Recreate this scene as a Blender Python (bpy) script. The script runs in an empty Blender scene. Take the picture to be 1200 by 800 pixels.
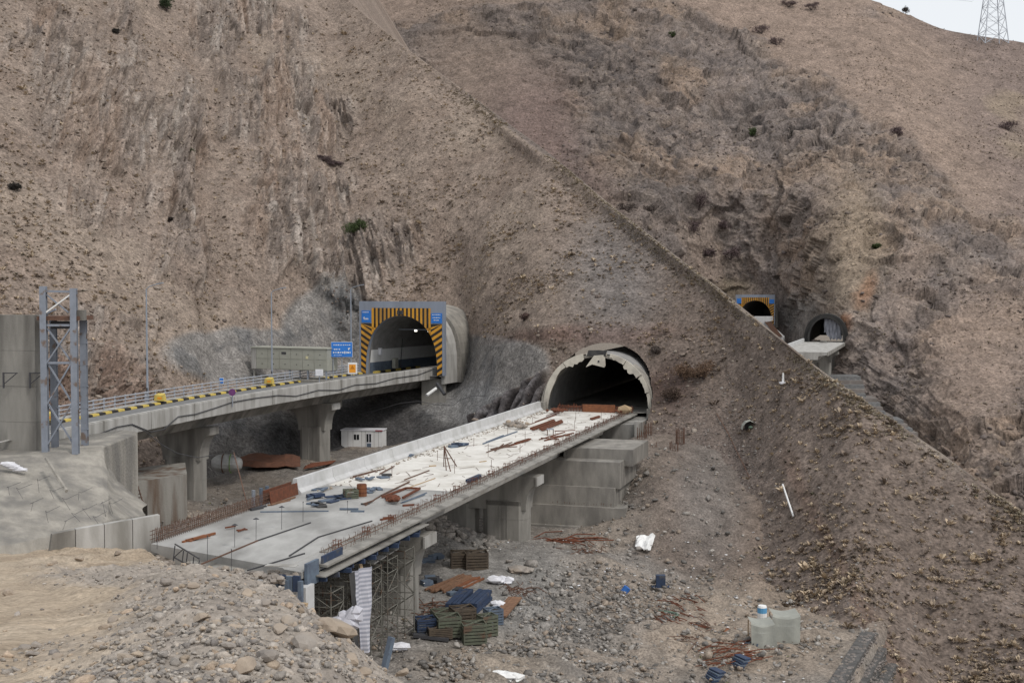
import bpy, math, random
import numpy as np
from mathutils import Vector
random.seed(7)
RNG = np.random.default_rng(7)
R = math.radians
scene = bpy.context.scene
COL = scene.collection

# ------------------------------------------------------------------ camera, sky, sun, exposure
EYE = 30.0                     # eye height over the datum (metres)
FPX = 1449.0                   # focal length in photograph pixels (1200 wide)
PITCH = math.atan(60.0 / FPX)
cam_d = bpy.data.cameras.new('camera')
cam = bpy.data.objects.new('camera', cam_d)
COL.objects.link(cam)
cam.location = (0, 0, EYE)
cam.rotation_euler = (math.pi / 2 - PITCH, 0, 0)
cam_d.sensor_width = 36.0
cam_d.lens = FPX / 1200.0 * 36.0
cam_d.clip_start = 0.5
cam_d.clip_end = 5000
scene.camera = cam

SUN_EL, SUN_AZ = 52.0, 135.0   # azimuth clockwise from +Y: over the right shoulder
world = bpy.data.worlds.new('World')
scene.world = world
world.use_nodes = True
wn, wl = world.node_tree.nodes, world.node_tree.links
wn.clear()
w_out = wn.new('ShaderNodeOutputWorld')
w_bg = wn.new('ShaderNodeBackground')
w_sky = wn.new('ShaderNodeTexSky')
w_sky.sky_type = 'NISHITA'
w_sky.sun_disc = False
w_sky.sun_elevation = R(SUN_EL)
w_sky.sun_rotation = R(SUN_AZ)
w_sky.air_density = 1.0
w_sky.dust_density = 3.0
w_mix = wn.new('ShaderNodeMix'); w_mix.data_type = 'RGBA'
w_mix.inputs[0].default_value = 0.78            # cloud cover: a closed pale deck over the blue
w_mix.inputs[7].default_value = (10.4, 10.6, 10.8, 1)
wl.new(w_sky.outputs[0], w_mix.inputs[6])
wl.new(w_mix.outputs[2], w_bg.inputs[0])
w_bg.inputs[1].default_value = 0.1
wl.new(w_bg.outputs[0], w_out.inputs[0])

sun_d = bpy.data.lights.new('sun', 'SUN')
sun_d.energy = 1.5
sun_d.angle = R(10)
sun_d.color = (1.0, 0.96, 0.9)
sun = bpy.data.objects.new('sun', sun_d)
COL.objects.link(sun)
sv = Vector((math.sin(R(SUN_AZ)) * math.cos(R(SUN_EL)), math.cos(R(SUN_AZ)) * math.cos(R(SUN_EL)), math.sin(R(SUN_EL))))
sun.rotation_euler = (-sv).to_track_quat('-Z', 'Y').to_euler()
sun.location = (60, -60, 120)
scene.view_settings.view_transform = 'Standard'
scene.view_settings.look = 'None'
scene.view_settings.exposure = 0.0
scene.view_settings.gamma = 1.0

# ------------------------------------------------------------------ surveying helpers
CT, ST = math.cos(PITCH), math.sin(PITCH)
def at(px, py, d):
    """the point seen at photograph pixel (px,py) that stands d metres north of the camera"""
    dx, dy, dz = px - 600.0, FPX * CT - (py - 400.0) * ST, -FPX * ST - (py - 400.0) * CT
    k = d / dy
    return Vector((dx * k, d, EYE + dz * k))
def on(px, py, z):
    """the point seen at pixel (px,py) on the level z"""
    dx, dy, dz = px - 600.0, FPX * CT - (py - 400.0) * ST, -FPX * ST - (py - 400.0) * CT
    k = (z - EYE) / dz
    return Vector((dx * k, dy * k, z))
def at_np(px, py, d):
    dy = FPX * CT - (py - 400.0) * ST
    k = d / dy
    return np.stack([(px - 600.0) * k, d + 0 * k, EYE + (-FPX * ST - (py - 400.0) * CT) * k], -1)

ZL = 15.2      # lower bridge deck
ZU = 17.9      # upper bridge carriageway
ZP = 8.0       # pit floor

class Fr:
    """a local frame: s to the right, t forward, z up (absolute)"""
    def __init__(self, x, y, heading):
        self.o = (x, y); h = heading
        self.r = (math.cos(h), -math.sin(h)); self.f = (math.sin(h), math.cos(h)); self.h = h
    def p(self, s, t, z):
        return Vector((self.o[0] + s * self.r[0] + t * self.f[0], self.o[1] + s * self.r[1] + t * self.f[1], z))
    def st(self, v):
        dx, dy = v[0] - self.o[0], v[1] - self.o[1]
        return dx * self.r[0] + dy * self.r[1], dx * self.f[0] + dy * self.f[1]
FL = Fr(-15.8, 68.0, R(17.0))           # lower bridge, origin at its near end
def s_of(fr, px, t):
    """s at which the line of pixel column px crosses the cross-section t of a frame"""
    k = (px - 600.0) / (FPX * CT)
    ox, oy = fr.o[0] + t * fr.f[0], fr.o[1] + t * fr.f[1]
    return (k * oy - ox) / (fr.r[0] - k * fr.r[1])
def z_of(p, py):
    return at(600, py, p.y).z

# ------------------------------------------------------------------ noise
def _hash(ix, iy, iz, seed):
    h = (ix.astype(np.int64) * 374761393 + iy.astype(np.int64) * 668265263 + iz.astype(np.int64) * 2147483647 + seed * 1274126177) & 0xFFFFFFFF
    h = ((h ^ (h >> 13)) * 1274126177) & 0xFFFFFFFF
    h = h ^ (h >> 16)
    return (h & 0xFFFF).astype(np.float32) / 32767.5 - 1.0
def vnoise(x, y, z, seed=0):
    x0, y0, z0 = np.floor(x), np.floor(y), np.floor(z)
    fx, fy, fz = (x - x0).astype(np.float32), (y - y0).astype(np.float32), (z - z0).astype(np.float32)
    fx = fx * fx * fx * (fx * (fx * 6 - 15) + 10); fy = fy * fy * fy * (fy * (fy * 6 - 15) + 10); fz = fz * fz * fz * (fz * (fz * 6 - 15) + 10)
    out = 0
    for i in (0, 1):
        wx = fx if i else 1 - fx
        for j in (0, 1):
            wy = fy if j else 1 - fy
            for k in (0, 1):
                wz = fz if k else 1 - fz
                out = out + wx * wy * wz * _hash(x0 + i, y0 + j, z0 + k, seed)
    return out
def fbm(x, y, z, octaves=4, seed=0, gain=0.5, lac=2.03):
    a, s, f = 1.0, 0, 1.0
    for o in range(octaves):
        s = s + a * vnoise(x * f, y * f, z * f, seed + o * 17)
        a *= gain; f *= lac
    return s
def ridged(x, y, z, octaves=4, seed=0, gain=0.5):
    a, s, f = 1.0, 0, 1.0
    for o in range(octaves):
        n = 1 - np.abs(vnoise(x * f, y * f, z * f, seed + o * 31))
        s = s + a * (n * n - 0.5)
        a *= gain; f *= 2.1
    return s
def blocky(u, v, w, seed=0):
    """broken slabs: one random level and tilt per cell, sharp steps between cells"""
    iu, iw = np.floor(u), np.floor(w)
    v = v + 3.7 * _hash(iu, iw, iu * 0, seed + 5)
    iv = np.floor(v)
    fu, fv = u - iu - .5, v - iv - .5
    return _hash(iu, iv, iw, seed) + .9 * (_hash(iu, iv, iw, seed + 1) * fu + _hash(iu, iv, iw, seed + 2) * fv), np.maximum(np.abs(fu), .9 * np.abs(fv)), _hash(iu, iv, iw, seed + 3)
def sstep(a, b, x):
    t = np.clip((x - a) / (b - a), 0, 1)
    return t * t * (3 - 2 * t)
def ell(px, py, cx, cy, rx, ry, soft=0.5):
    d = np.sqrt(((px - cx) / rx) ** 2 + ((py - cy) / ry) ** 2)
    return 1 - sstep(1 - soft, 1 + soft, d)

# ------------------------------------------------------------------ materials
MATS = {}
def srgb(r, g, b):
    f = lambda c: ((c / 255 + 0.055) / 1.055) ** 2.4 if c > 10 else c / 255 / 12.92
    return (f(r), f(g), f(b), 1)
def mat(name, c1, c2=None, scale=2.0, rough=0.85, bump=0.0, bscale=None, metal=0.0, c3=None, s3=0.35, stretch=(1, 1, 1), lo=0.35, hi=0.65, rust=None, spec=0.3):
    """noise-mixed paint/concrete/steel; c3 is a wide second stain, rust a thresholded patch colour"""
    m = bpy.data.materials.new(name); m.use_nodes = True
    n, l = m.node_tree.nodes, m.node_tree.links
    b = n['Principled BSDF']
    b.inputs['Roughness'].default_value = rough
    b.inputs['Metallic'].default_value = metal
    b.inputs['Specular IOR Level'].default_value = spec
    if c2 is None: c2 = tuple(x * 0.8 for x in c1[:3]) + (1,)
    g = n.new('ShaderNodeNewGeometry')
    mp = n.new('ShaderNodeMapping'); mp.inputs['Scale'].default_value = stretch
    l.new(g.outputs['Position'], mp.inputs[0])
    t = n.new('ShaderNodeTexNoise'); t.inputs['Scale'].default_value = scale; t.inputs['Detail'].default_value = 6; t.inputs['Roughness'].default_value = 0.65
    l.new(mp.outputs[0], t.inputs[0])
    r = n.new('ShaderNodeValToRGB'); r.color_ramp.elements[0].position = lo; r.color_ramp.elements[1].position = hi
    r.color_ramp.elements[0].color = c1; r.color_ramp.elements[1].color = c2
    l.new(t.outputs[0], r.inputs[0])
    out = r.outputs[0]
    if c3 is not None:
        t3 = n.new('ShaderNodeTexNoise'); t3.inputs['Scale'].default_value = s3; t3.inputs['Detail'].default_value = 5
        l.new(mp.outputs[0], t3.inputs[0])
        r3 = n.new('ShaderNodeValToRGB'); r3.color_ramp.elements[0].position = 0.45; r3.color_ramp.elements[1].position = 0.68
        l.new(t3.outputs[0], r3.inputs[0])
        mx = n.new('ShaderNodeMix'); mx.data_type = 'RGBA'
        l.new(r3.outputs[0], mx.inputs[0]); l.new(out, mx.inputs[6]); mx.inputs[7].default_value = c3
        out = mx.outputs[2]
    if rust is not None:
        t4 = n.new('ShaderNodeTexNoise'); t4.inputs['Scale'].default_value = 1.3; t4.inputs['Detail'].default_value = 8
        l.new(g.outputs['Position'], t4.inputs[0])
        r4 = n.new('ShaderNodeValToRGB'); r4.color_ramp.elements[0].position = 0.58; r4.color_ramp.elements[1].position = 0.66
        l.new(t4.outputs[0], r4.inputs[0])
        mx = n.new('ShaderNodeMix'); mx.data_type = 'RGBA'
        l.new(r4.outputs[0], mx.inputs[0]); l.new(out, mx.inputs[6]); mx.inputs[7].default_value = rust
        out = mx.outputs[2]
    l.new(out, b.inputs['Base Color'])
    if bump > 0:
        tb = n.new('ShaderNodeTexNoise'); tb.inputs['Scale'].default_value = bscale or scale * 3; tb.inputs['Detail'].default_value = 6
        l.new(g.outputs['Position'], tb.inputs[0])
        bp = n.new('ShaderNodeBump'); bp.inputs['Strength'].default_value = bump; bp.inputs['Distance'].default_value = 0.1
        l.new(tb.outputs[0], bp.inputs['Height']); l.new(bp.outputs[0], b.inputs['Normal'])
    MATS[name] = m
    return m
def terrain_mat(name, speck=1.6, amount=0.5, bump=0.6, grain=0.0):
    """soil colour comes from the mesh (kind of soil or rock, plus painted crevice shade), grain and stones from nodes"""
    m = bpy.data.materials.new(name); m.use_nodes = True
    n, l = m.node_tree.nodes, m.node_tree.links
    b = n['Principled BSDF']; b.inputs['Roughness'].default_value = 0.95; b.inputs['Specular IOR Level'].default_value = 0.15
    a = n.new('ShaderNodeAttribute'); a.attribute_name = 'soil'
    g = n.new('ShaderNodeNewGeometry')
    t1 = n.new('ShaderNodeTexNoise'); t1.inputs['Scale'].default_value = speck; t1.inputs['Detail'].default_value = 3.5; t1.inputs['Roughness'].default_value = 0.7
    l.new(g.outputs['Position'], t1.inputs[0])
    r1 = n.new('ShaderNodeMapRange'); r1.inputs[1].default_value = 0.3; r1.inputs[2].default_value = 0.7; r1.inputs[3].default_value = 1 - amount; r1.inputs[4].default_value = 1 + amount
    l.new(t1.outputs[0], r1.inputs[0])
    v = n.new('ShaderNodeTexVoronoi'); v.inputs['Scale'].default_value = speck * 1.7; v.inputs['Randomness'].default_value = 1
    l.new(g.outputs['Position'], v.inputs[0])
    r2 = n.new('ShaderNodeMapRange'); r2.inputs[1].default_value = 0.0; r2.inputs[2].default_value = 0.9; r2.inputs[3].default_value = 1.12; r2.inputs[4].default_value = 0.86
    l.new(v.outputs['Distance'], r2.inputs[0])
    t2 = n.new('ShaderNodeTexNoise'); t2.inputs['Scale'].default_value = speck * 3.4; t2.inputs['Detail'].default_value = 1.5; t2.inputs['Roughness'].default_value = 0.8
    l.new(g.outputs['Position'], t2.inputs[0])
    r3 = n.new('ShaderNodeMapRange'); r3.inputs[1].default_value = 0.3; r3.inputs[2].default_value = 0.7; r3.inputs[3].default_value = 1 - grain; r3.inputs[4].default_value = 1 + grain
    l.new(t2.outputs[0], r3.inputs[0])
    m0 = n.new('ShaderNodeMath'); m0.operation = 'MULTIPLY'
    l.new(r1.outputs[0], m0.inputs[0]); l.new(r3.outputs[0], m0.inputs[1])
    m1 = n.new('ShaderNodeMath'); m1.operation = 'MULTIPLY'
    l.new(m0.outputs[0], m1.inputs[0]); l.new(r2.outputs[0], m1.inputs[1])
    mx = n.new('ShaderNodeVectorMath'); mx.operation = 'SCALE'
    l.new(a.outputs['Color'], mx.inputs[0]); l.new(m1.outputs[0], mx.inputs['Scale'])
    l.new(mx.outputs[0], b.inputs['Base Color'])
    bp = n.new('ShaderNodeBump'); bp.inputs['Strength'].default_value = bump; bp.inputs['Distance'].default_value = 0.35
    l.new(m1.outputs[0], bp.inputs['Height']); l.new(bp.outputs[0], b.inputs['Normal'])
    MATS[name] = m
    return m
M_hill = terrain_mat('hill_soil', 0.95, 0.22, 0.2, 0.42)
M_gab = mat('dark_gabion', (0.12, 0.115, 0.11, 1), (0.07, 0.068, 0.066, 1), 2.0, 0.95, 0.3)
M_far = terrain_mat('mountain_rock', 0.42, 0.22, 0.25, 0.42)
M_ground = terrain_mat('site_soil', 1.7, 0.25, 0.3, 0.38)
M_fore = terrain_mat('fresh_soil', 4.5, 0.28, 0.4)

M_conc = mat('concrete', (0.30, 0.285, 0.26, 1), (0.23, 0.22, 0.20, 1), 1.2, 0.9, 0.2, 9, c3=(0.135, 0.127, 0.115, 1), s3=0.75, stretch=(1, 1, 0.16))
M_conc_pale = mat('pale_concrete', (0.47, 0.46, 0.44, 1), (0.38, 0.37, 0.35, 1), 1.0, 0.9, 0.1, 8, c3=(0.24, 0.23, 0.21, 1), s3=0.8, stretch=(1, 1, 0.2))
M_tier = mat('tier_concrete', (0.31, 0.29, 0.26, 1), (0.19, 0.178, 0.16, 1), 0.6, 0.9, 0.2, 7, c3=(0.155, 0.145, 0.132, 1), s3=0.9, stretch=(1, 1, 0.3))
M_conc_rust = mat('rust_streaked_concrete', (0.29, 0.275, 0.25, 1), (0.2, 0.19, 0.17, 1), 0.9, 0.9, 0.3, 6, c3=(0.13, 0.085, 0.06, 1), s3=0.9, stretch=(1, 1, 0.12))
M_conc_dark = mat('stained_concrete', (0.2, 0.19, 0.175, 1), (0.13, 0.125, 0.115, 1), 0.8, 0.9, 0.2, 7, c3=(0.30, 0.29, 0.27, 1), s3=0.6, stretch=(1, 1, 0.3))
M_deck_white = mat('bright_deck_concrete', (0.70, 0.68, 0.64, 1), (0.58, 0.56, 0.52, 1), 0.9, 0.9, 0.08, 12, c3=(0.50, 0.475, 0.43, 1), s3=0.4)
M_deck_grey = mat('damp_deck_concrete', (0.40, 0.395, 0.38, 1), (0.27, 0.265, 0.255, 1), 0.5, 0.8, 0.05, 10, c3=(0.20, 0.195, 0.185, 1), s3=0.3, stretch=(1, 0.45, 1))
M_barrier = mat('barrier_concrete', (0.56, 0.56, 0.56, 1), (0.48, 0.48, 0.48, 1), 1.5, 0.85, 0.05, c3=(0.42, 0.42, 0.41, 1), s3=0.6)
M_shot = mat('shotcrete', (0.36, 0.335, 0.295, 1), (0.235, 0.22, 0.195, 1), 0.9, 0.95, 0.9, 4, c3=(0.19, 0.18, 0.165, 1), s3=0.6, stretch=(1, 1, 0.22))
M_bore = mat('tunnel_lining', (0.30, 0.29, 0.28, 1), (0.2, 0.195, 0.19, 1), 0.7, 0.9, 0.1)
M_bore_dark = mat('dark_bore_rock', (0.05, 0.048, 0.046, 1), (0.03, 0.03, 0.03, 1), 0.7, 0.95, 0.3)  # near-black: the darkness of the distant bore is put into the colour
M_cream = mat('cream_lining', (0.6, 0.56, 0.48, 1), (0.47, 0.44, 0.38, 1), 1.2, 0.9, 0.2, c3=(0.36, 0.33, 0.29, 1), s3=0.5)
M_asphalt = mat('asphalt', (0.19, 0.19, 0.19, 1), (0.15, 0.15, 0.15, 1), 2.0, 0.9)
M_headwall = mat('blue_grey_cladding', (0.27, 0.30, 0.36, 1), (0.24, 0.27, 0.33, 1), 0.5, 0.6, c3=(0.21, 0.23, 0.27, 1), s3=0.6, stretch=(1, 1, 0.2))
M_yellow = mat('yellow_paint', (0.70, 0.34, 0.035, 1), (0.58, 0.28, 0.03, 1), 2.0, 0.6, c3=(0.42, 0.22, 0.05, 1), s3=0.7, stretch=(1, 1, 0.3))
M_yellow2 = mat('lemon_yellow_paint', (0.62, 0.47, 0.10, 1), (0.48, 0.37, 0.11, 1), 2.0, 0.6)
M_black = mat('black_paint', (0.035, 0.032, 0.03, 1), (0.025, 0.023, 0.022, 1), 2.0, 0.6)
M_blue_sign = mat('blue_sign', (0.035, 0.2, 0.62, 1), (0.03, 0.17, 0.55, 1), 1.0, 0.5)
M_white = mat('white_paint', (0.78, 0.78, 0.77, 1), (0.7, 0.7, 0.69, 1), 1.0, 0.6)
M_white_soft = mat('white_sheet', (0.74, 0.74, 0.77, 1), (0.6, 0.6, 0.64, 1), 2.0, 0.85)
M_orange = mat('orange_sign', (0.8, 0.33, 0.03, 1), (0.75, 0.3, 0.03, 1), 1.0, 0.5)
M_purple = mat('faded_purple_sign', (0.16, 0.05, 0.17, 1), None, 2.0, 0.6)
M_steel = mat('galvanised_steel', (0.31, 0.34, 0.39, 1), (0.26, 0.285, 0.33, 1), 1.5, 0.55, metal=0.2)
M_rail = mat('rail_paint', (0.40, 0.42, 0.47, 1), (0.34, 0.36, 0.4, 1), 1.0, 0.5)
M_tower = mat('grey_blue_steel', (0.255, 0.28, 0.33, 1), (0.205, 0.225, 0.265, 1), 1.5, 0.55, rust=(0.17, 0.13, 0.11, 1))
M_dark = mat('dark_metal', (0.06, 0.06, 0.065, 1), None, 2.0, 0.6)
M_rust = mat('rusty_steel', (0.17, 0.06, 0.033, 1), (0.1, 0.042, 0.026, 1), 3.0, 0.95, 0.2)
M_rust_pale = mat('brown_rusty_steel', (0.15, 0.085, 0.06, 1), (0.1, 0.06, 0.045, 1), 3.0, 0.9, 0.2)
M_rust_orange = mat('orange_rust', (0.24, 0.095, 0.045, 1), (0.155, 0.065, 0.035, 1), 3.0, 0.9, 0.2)
M_blue = mat('blue_formwork_paint', (0.035, 0.056, 0.11, 1), (0.028, 0.042, 0.075, 1), 2.0, 0.6, rust=(0.07, 0.075, 0.09, 1))
M_bluegrey = mat('faded_blue_steel', (0.13, 0.17, 0.22, 1), (0.09, 0.11, 0.15, 1), 2.0, 0.7)
M_wood = mat('timber', (0.46, 0.34, 0.21, 1), (0.36, 0.26, 0.16, 1), 3.0, 0.85, 0.1)
M_wood_orange = mat('orange_timber', (0.24, 0.135, 0.08, 1), (0.16, 0.09, 0.058, 1), 3.0, 0.85)
M_crate = mat('green_crate_paint', (0.125, 0.14, 0.10, 1), (0.095, 0.098, 0.075, 1), 3.0, 0.85, rust=(0.13, 0.085, 0.06, 1))
M_crate_brown = mat('brown_crate_boards', (0.115, 0.09, 0.065, 1), (0.075, 0.06, 0.048, 1), 3.0, 0.9)
M_scaf = mat('scaffold_tube', (0.17, 0.165, 0.145, 1), (0.11, 0.105, 0.09, 1), 3.0, 0.7, rust=(0.10, 0.06, 0.04, 1))
M_cabinet = mat('grey_green_enamel', (0.36, 0.36, 0.31, 1), (0.32, 0.32, 0.275, 1), 1.0, 0.6)
M_tarp_grey = mat('grey_green_tarp', (0.33, 0.335, 0.30, 1), (0.27, 0.275, 0.25, 1), 1.5, 0.85, 0.2)
M_tarp_rust = mat('rusty_sheet', (0.15, 0.068, 0.043, 1), (0.1, 0.05, 0.034, 1), 1.5, 0.9)
M_net = mat('dark_netting', (0.07, 0.068, 0.066, 1), (0.04, 0.04, 0.042, 1), 1.5, 0.9)
M_glass = mat('dark_window', (0.02, 0.022, 0.025, 1), None, 1.0, 0.2)
M_red = mat('dull_red_trim', (0.3, 0.05, 0.06, 1), None, 1.0, 0.7)
M_green = mat('green_hose', (0.12, 0.17, 0.13, 1), None, 3.0, 0.6)
M_leaf = mat('shrub_leaf', (0.055, 0.075, 0.035, 1), (0.035, 0.05, 0.022, 1), 1.5, 0.8)
M_twig = mat('bare_twigs', (0.10, 0.075, 0.07, 1), (0.065, 0.05, 0.048, 1), 1.5, 0.9)
M_straw = mat('straw_grass', (0.37, 0.29, 0.17, 1), (0.25, 0.195, 0.12, 1), 0.35, 0.9)
M_sage = mat('dry_sage', (0.17, 0.135, 0.09, 1), (0.10, 0.085, 0.062, 1), 0.35, 0.9)
M_stone = mat('grey_stone', (0.33, 0.295, 0.26, 1), (0.22, 0.195, 0.175, 1), 0.8, 0.95, 0.4, 6, c3=(0.36, 0.29, 0.22, 1), s3=0.5)
M_stone_warm = mat('warm_stone', (0.40, 0.33, 0.26, 1), (0.28, 0.23, 0.185, 1), 1.2, 0.95, 0.4, 6)
M_scree = mat('scree_stone', (0.225, 0.2, 0.185, 1), (0.13, 0.115, 0.105, 1), 0.6, 0.95, 0.3, 6)
M_pylon = mat('hazed_galvanised', (0.46, 0.49, 0.54, 1), None, 0.5, 0.5)  # steel paled towards blue: distance haze put into the colour

# ------------------------------------------------------------------ object helpers
def tag(o, label, cat, group=None):
    o['label'] = label; o['category'] = cat
    if group: o['group'] = group
    return o
def thing(name, label, cat, loc=(0, 0, 0), group=None, rz=0.0):
    o = bpy.data.objects.new(name, None); COL.objects.link(o)
    o.empty_display_size = 0.3
    o.location = loc; o.rotation_euler = (0, 0, rz)
    return tag(o, label, cat, group)
def dup(root, loc, rz=None, label=None, scale=None):
    """copy of a thing with copies of its parts and sub-parts"""
    r = root.copy(); COL.objects.link(r); r.location = loc
    if rz is not None: r.rotation_euler = (0, 0, rz)
    if label: r['label'] = label
    if scale: r.scale = (scale,) * 3
    for c0 in KIDS.get(root, []):
        c = c0.copy(); COL.objects.link(c); c.parent = r; KIDS.setdefault(r, []).append(c)
        for d0 in KIDS.get(c0, []):
            d = d0.copy(); COL.objects.link(d); d.parent = c; KIDS.setdefault(c, []).append(d)
    return r
KIDS = {}
ORG = {}
class MB:
    def __init__(self): self.v = []; self.f = []
    def add(self, vs, fs):
        n = len(self.v); self.v += [tuple(p) for p in vs]; self.f += [tuple(i + n for i in f) for f in fs]; return self
    def hexa(self, a):
        """8 corners: bottom ring 0-3, top ring 4-7"""
        return self.add(a, [(3, 2, 1, 0), (4, 5, 6, 7), (0, 1, 5, 4), (1, 2, 6, 5), (2, 3, 7, 6), (3, 0, 4, 7)])
    def box(self, c, s, rz=0.0):
        cx, cy, cz = c; hx, hy, hz = s[0] / 2, s[1] / 2, s[2] / 2
        ca, sa = math.cos(rz), math.sin(rz)
        q = lambda x, y, z: (cx + x * ca - y * sa, cy + x * sa + y * ca, cz + z)
        return self.hexa([q(-hx, -hy, -hz), q(hx, -hy, -hz), q(hx, hy, -hz), q(-hx, hy, -hz), q(-hx, -hy, hz), q(hx, -hy, hz), q(hx, hy, hz), q(-hx, hy, hz)])
    def fbox(self, fr, s0, s1, t0, t1, z0, z1):
        return self.hexa([fr.p(s0, t0, z0), fr.p(s1, t0, z0), fr.p(s1, t1, z0), fr.p(s0, t1, z0), fr.p(s0, t0, z1), fr.p(s1, t0, z1), fr.p(s1, t1, z1), fr.p(s0, t1, z1)])
    def beam(self, p0, p1, w, h, up=(0, 0, 1)):
        p0, p1 = Vector(p0), Vector(p1); d = (p1 - p0).normalized(); u = Vector(up)
        if abs(d.dot(u)) > 0.98: u = Vector((0, 1, 0)) if abs(d.y) < 0.9 else Vector((1, 0, 0))
        r = d.cross(u).normalized() * (w / 2); u = r.cross(d).normalized() * (h / 2)
        return self.hexa([p0 - r - u, p0 + r - u, p1 + r - u, p1 - r - u, p0 - r + u, p0 + r + u, p1 + r + u, p1 - r + u])
    def tube(self, pts, r, n=5, r2=None):
        pts = [Vector(p) for p in pts]; m = len(pts); vs = []
        for i, p in enumerate(pts):
            d = (pts[min(i + 1, m - 1)] - pts[max(i - 1, 0)]).normalized()
            u = Vector((0, 0, 1)) if abs(d.z) < 0.9 else Vector((1, 0, 0))
            a = d.cross(u).normalized(); b = a.cross(d)
            rr = r if r2 is None else r + (r2 - r) * i / (m - 1)
            for k in range(n):
                t = 2 * math.pi * k / n
                vs.append(p + a * math.cos(t) * rr + b * math.sin(t) * rr)
        fs = [(i * n + k, i * n + (k + 1) % n, (i + 1) * n + (k + 1) % n, (i + 1) * n + k) for i in range(m - 1) for k in range(n)]
        fs += [tuple(range(n))[::-1], tuple((m - 1) * n + k for k in range(n))]
        return self.add(vs, fs)
    def prism(self, pts, vec):
        pts = [Vector(p) for p in pts]; n = len(pts); vec = Vector(vec)
        return self.add(pts + [p + vec for p in pts], [tuple(range(n))[::-1], tuple(range(n, 2 * n))] + [(i, (i + 1) % n, n + (i + 1) % n, n + i) for i in range(n)])
    def sweep(self, frames, prof, z=0.0, closed=True, skew=0.0):
        n, m = len(prof), len(frames); vs = []
        for i, fr in enumerate(frames):
            for s, zz in prof: vs.append(fr.p(s, skew * s if i == 0 else 0, zz + z))
        fs = [(i * n + k, i * n + (k + 1) % n, (i + 1) * n + (k + 1) % n, (i + 1) * n + k) for i in range(m - 1) for k in range(n if closed else n - 1)]
        if closed: fs += [tuple(range(n))[::-1], tuple((m - 1) * n + k for k in range(n))]
        return self.add(vs, fs)
    def rock(self, c, r, seed, sq=(1, 1, 0.7)):
        rs = np.random.default_rng(seed)
        vs = [tuple(c[i] + p[i] * r * sq[i] * (0.72 + 0.5 * rs.random()) for i in range(3)) for p in ICO_V]
        return self.add(vs, ICO_F)
    def build(self, name, m, parent=None, smooth=False, local=False):
        me = bpy.data.meshes.new(name)
        v = self.v
        if parent is not None and not local:
            o = ORG.get(parent, parent.location)
            v = [(p[0] - o[0], p[1] - o[1], p[2] - o[2]) for p in v]
        me.from_pydata(v, [], self.f); me.update()
        import bmesh as _b
        bm = _b.new(); bm.from_mesh(me); _b.ops.recalc_face_normals(bm, faces=bm.faces); bm.to_mesh(me); bm.free()
        if smooth: me.polygons.foreach_set('use_smooth', [True] * len(me.polygons))
        me.materials.append(m)
        ob = bpy.data.objects.new(name, me); COL.objects.link(ob)
        if parent is not None:
            ob.parent = parent; KIDS.setdefault(parent, []).append(ob)
            ORG[ob] = Vector(ORG.get(parent, parent.location))
        return ob
PHI = (1 + 5 ** 0.5) / 2
ICO_V = [tuple(np.array(p) / math.sqrt(1 + PHI * PHI)) for p in [(-1, PHI, 0), (1, PHI, 0), (-1, -PHI, 0), (1, -PHI, 0), (0, -1, PHI), (0, 1, PHI), (0, -1, -PHI), (0, 1, -PHI), (PHI, 0, -1), (PHI, 0, 1), (-PHI, 0, -1), (-PHI, 0, 1)]]
ICO_F = [(0, 11, 5), (0, 5, 1), (0, 1, 7), (0, 7, 10), (0, 10, 11), (1, 5, 9), (5, 11, 4), (11, 10, 2), (10, 7, 6), (7, 1, 8), (3, 9, 4), (3, 4, 2), (3, 2, 6), (3, 6, 8), (3, 8, 9), (4, 9, 5), (2, 4, 11), (6, 2, 10), (8, 6, 7), (9, 8, 1)]
def at_base(mb, name, label, cat, m, group=None, smooth=False):
    """a thing that is one mesh, its origin at its base"""
    a = np.array(mb.v); o = Vector((a[:, 0].mean(), a[:, 1].mean(), a[:, 2].min()))
    mb.v = [(p[0] - o.x, p[1] - o.y, p[2] - o.z) for p in mb.v]
    ob = mb.build(name, m, None, smooth); ob.location = o
    return tag(ob, label, cat, group)
def np_mesh(name, V, F, m, col=None, smooth=False, kind=None):
    """fast mesh from arrays; F is (n,3) or (n,4)"""
    me = bpy.data.meshes.new(name)
    k = F.shape[1]
    me.vertices.add(len(V)); me.vertices.foreach_set('co', V.astype(np.float32).ravel())
    me.loops.add(F.size); me.loops.foreach_set('vertex_index', F.astype(np.int32).ravel())
    me.polygons.add(len(F)); me.polygons.foreach_set('loop_start', np.arange(0, F.size, k, dtype=np.int32))
    me.update(calc_edges=True)
    if smooth: me.polygons.foreach_set('use_smooth', np.ones(len(F), bool))
    if col is not None:
        a = me.color_attributes.new('soil', 'FLOAT_COLOR', 'POINT')
        a.data.foreach_set('color', np.concatenate([col, np.ones((len(col), 1))], 1).astype(np.float32).ravel())
    me.materials.append(m)
    ob = bpy.data.objects.new(name, me); COL.objects.link(ob)
    if kind: ob['kind'] = kind
    return ob
def grid_faces(nr, nc):
    i = np.arange(nr * nc).reshape(nr, nc)
    return np.stack([i[:-1, :-1], i[:-1, 1:], i[1:, 1:], i[1:, :-1]], -1).reshape(-1, 4)
def grid_normals(P):
    du = np.gradient(P, axis=1); dv = np.gradient(P, axis=0)
    n = np.cross(du, dv); n /= np.linalg.norm(n, axis=-1, keepdims=True) + 1e-9
    return n
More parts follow.
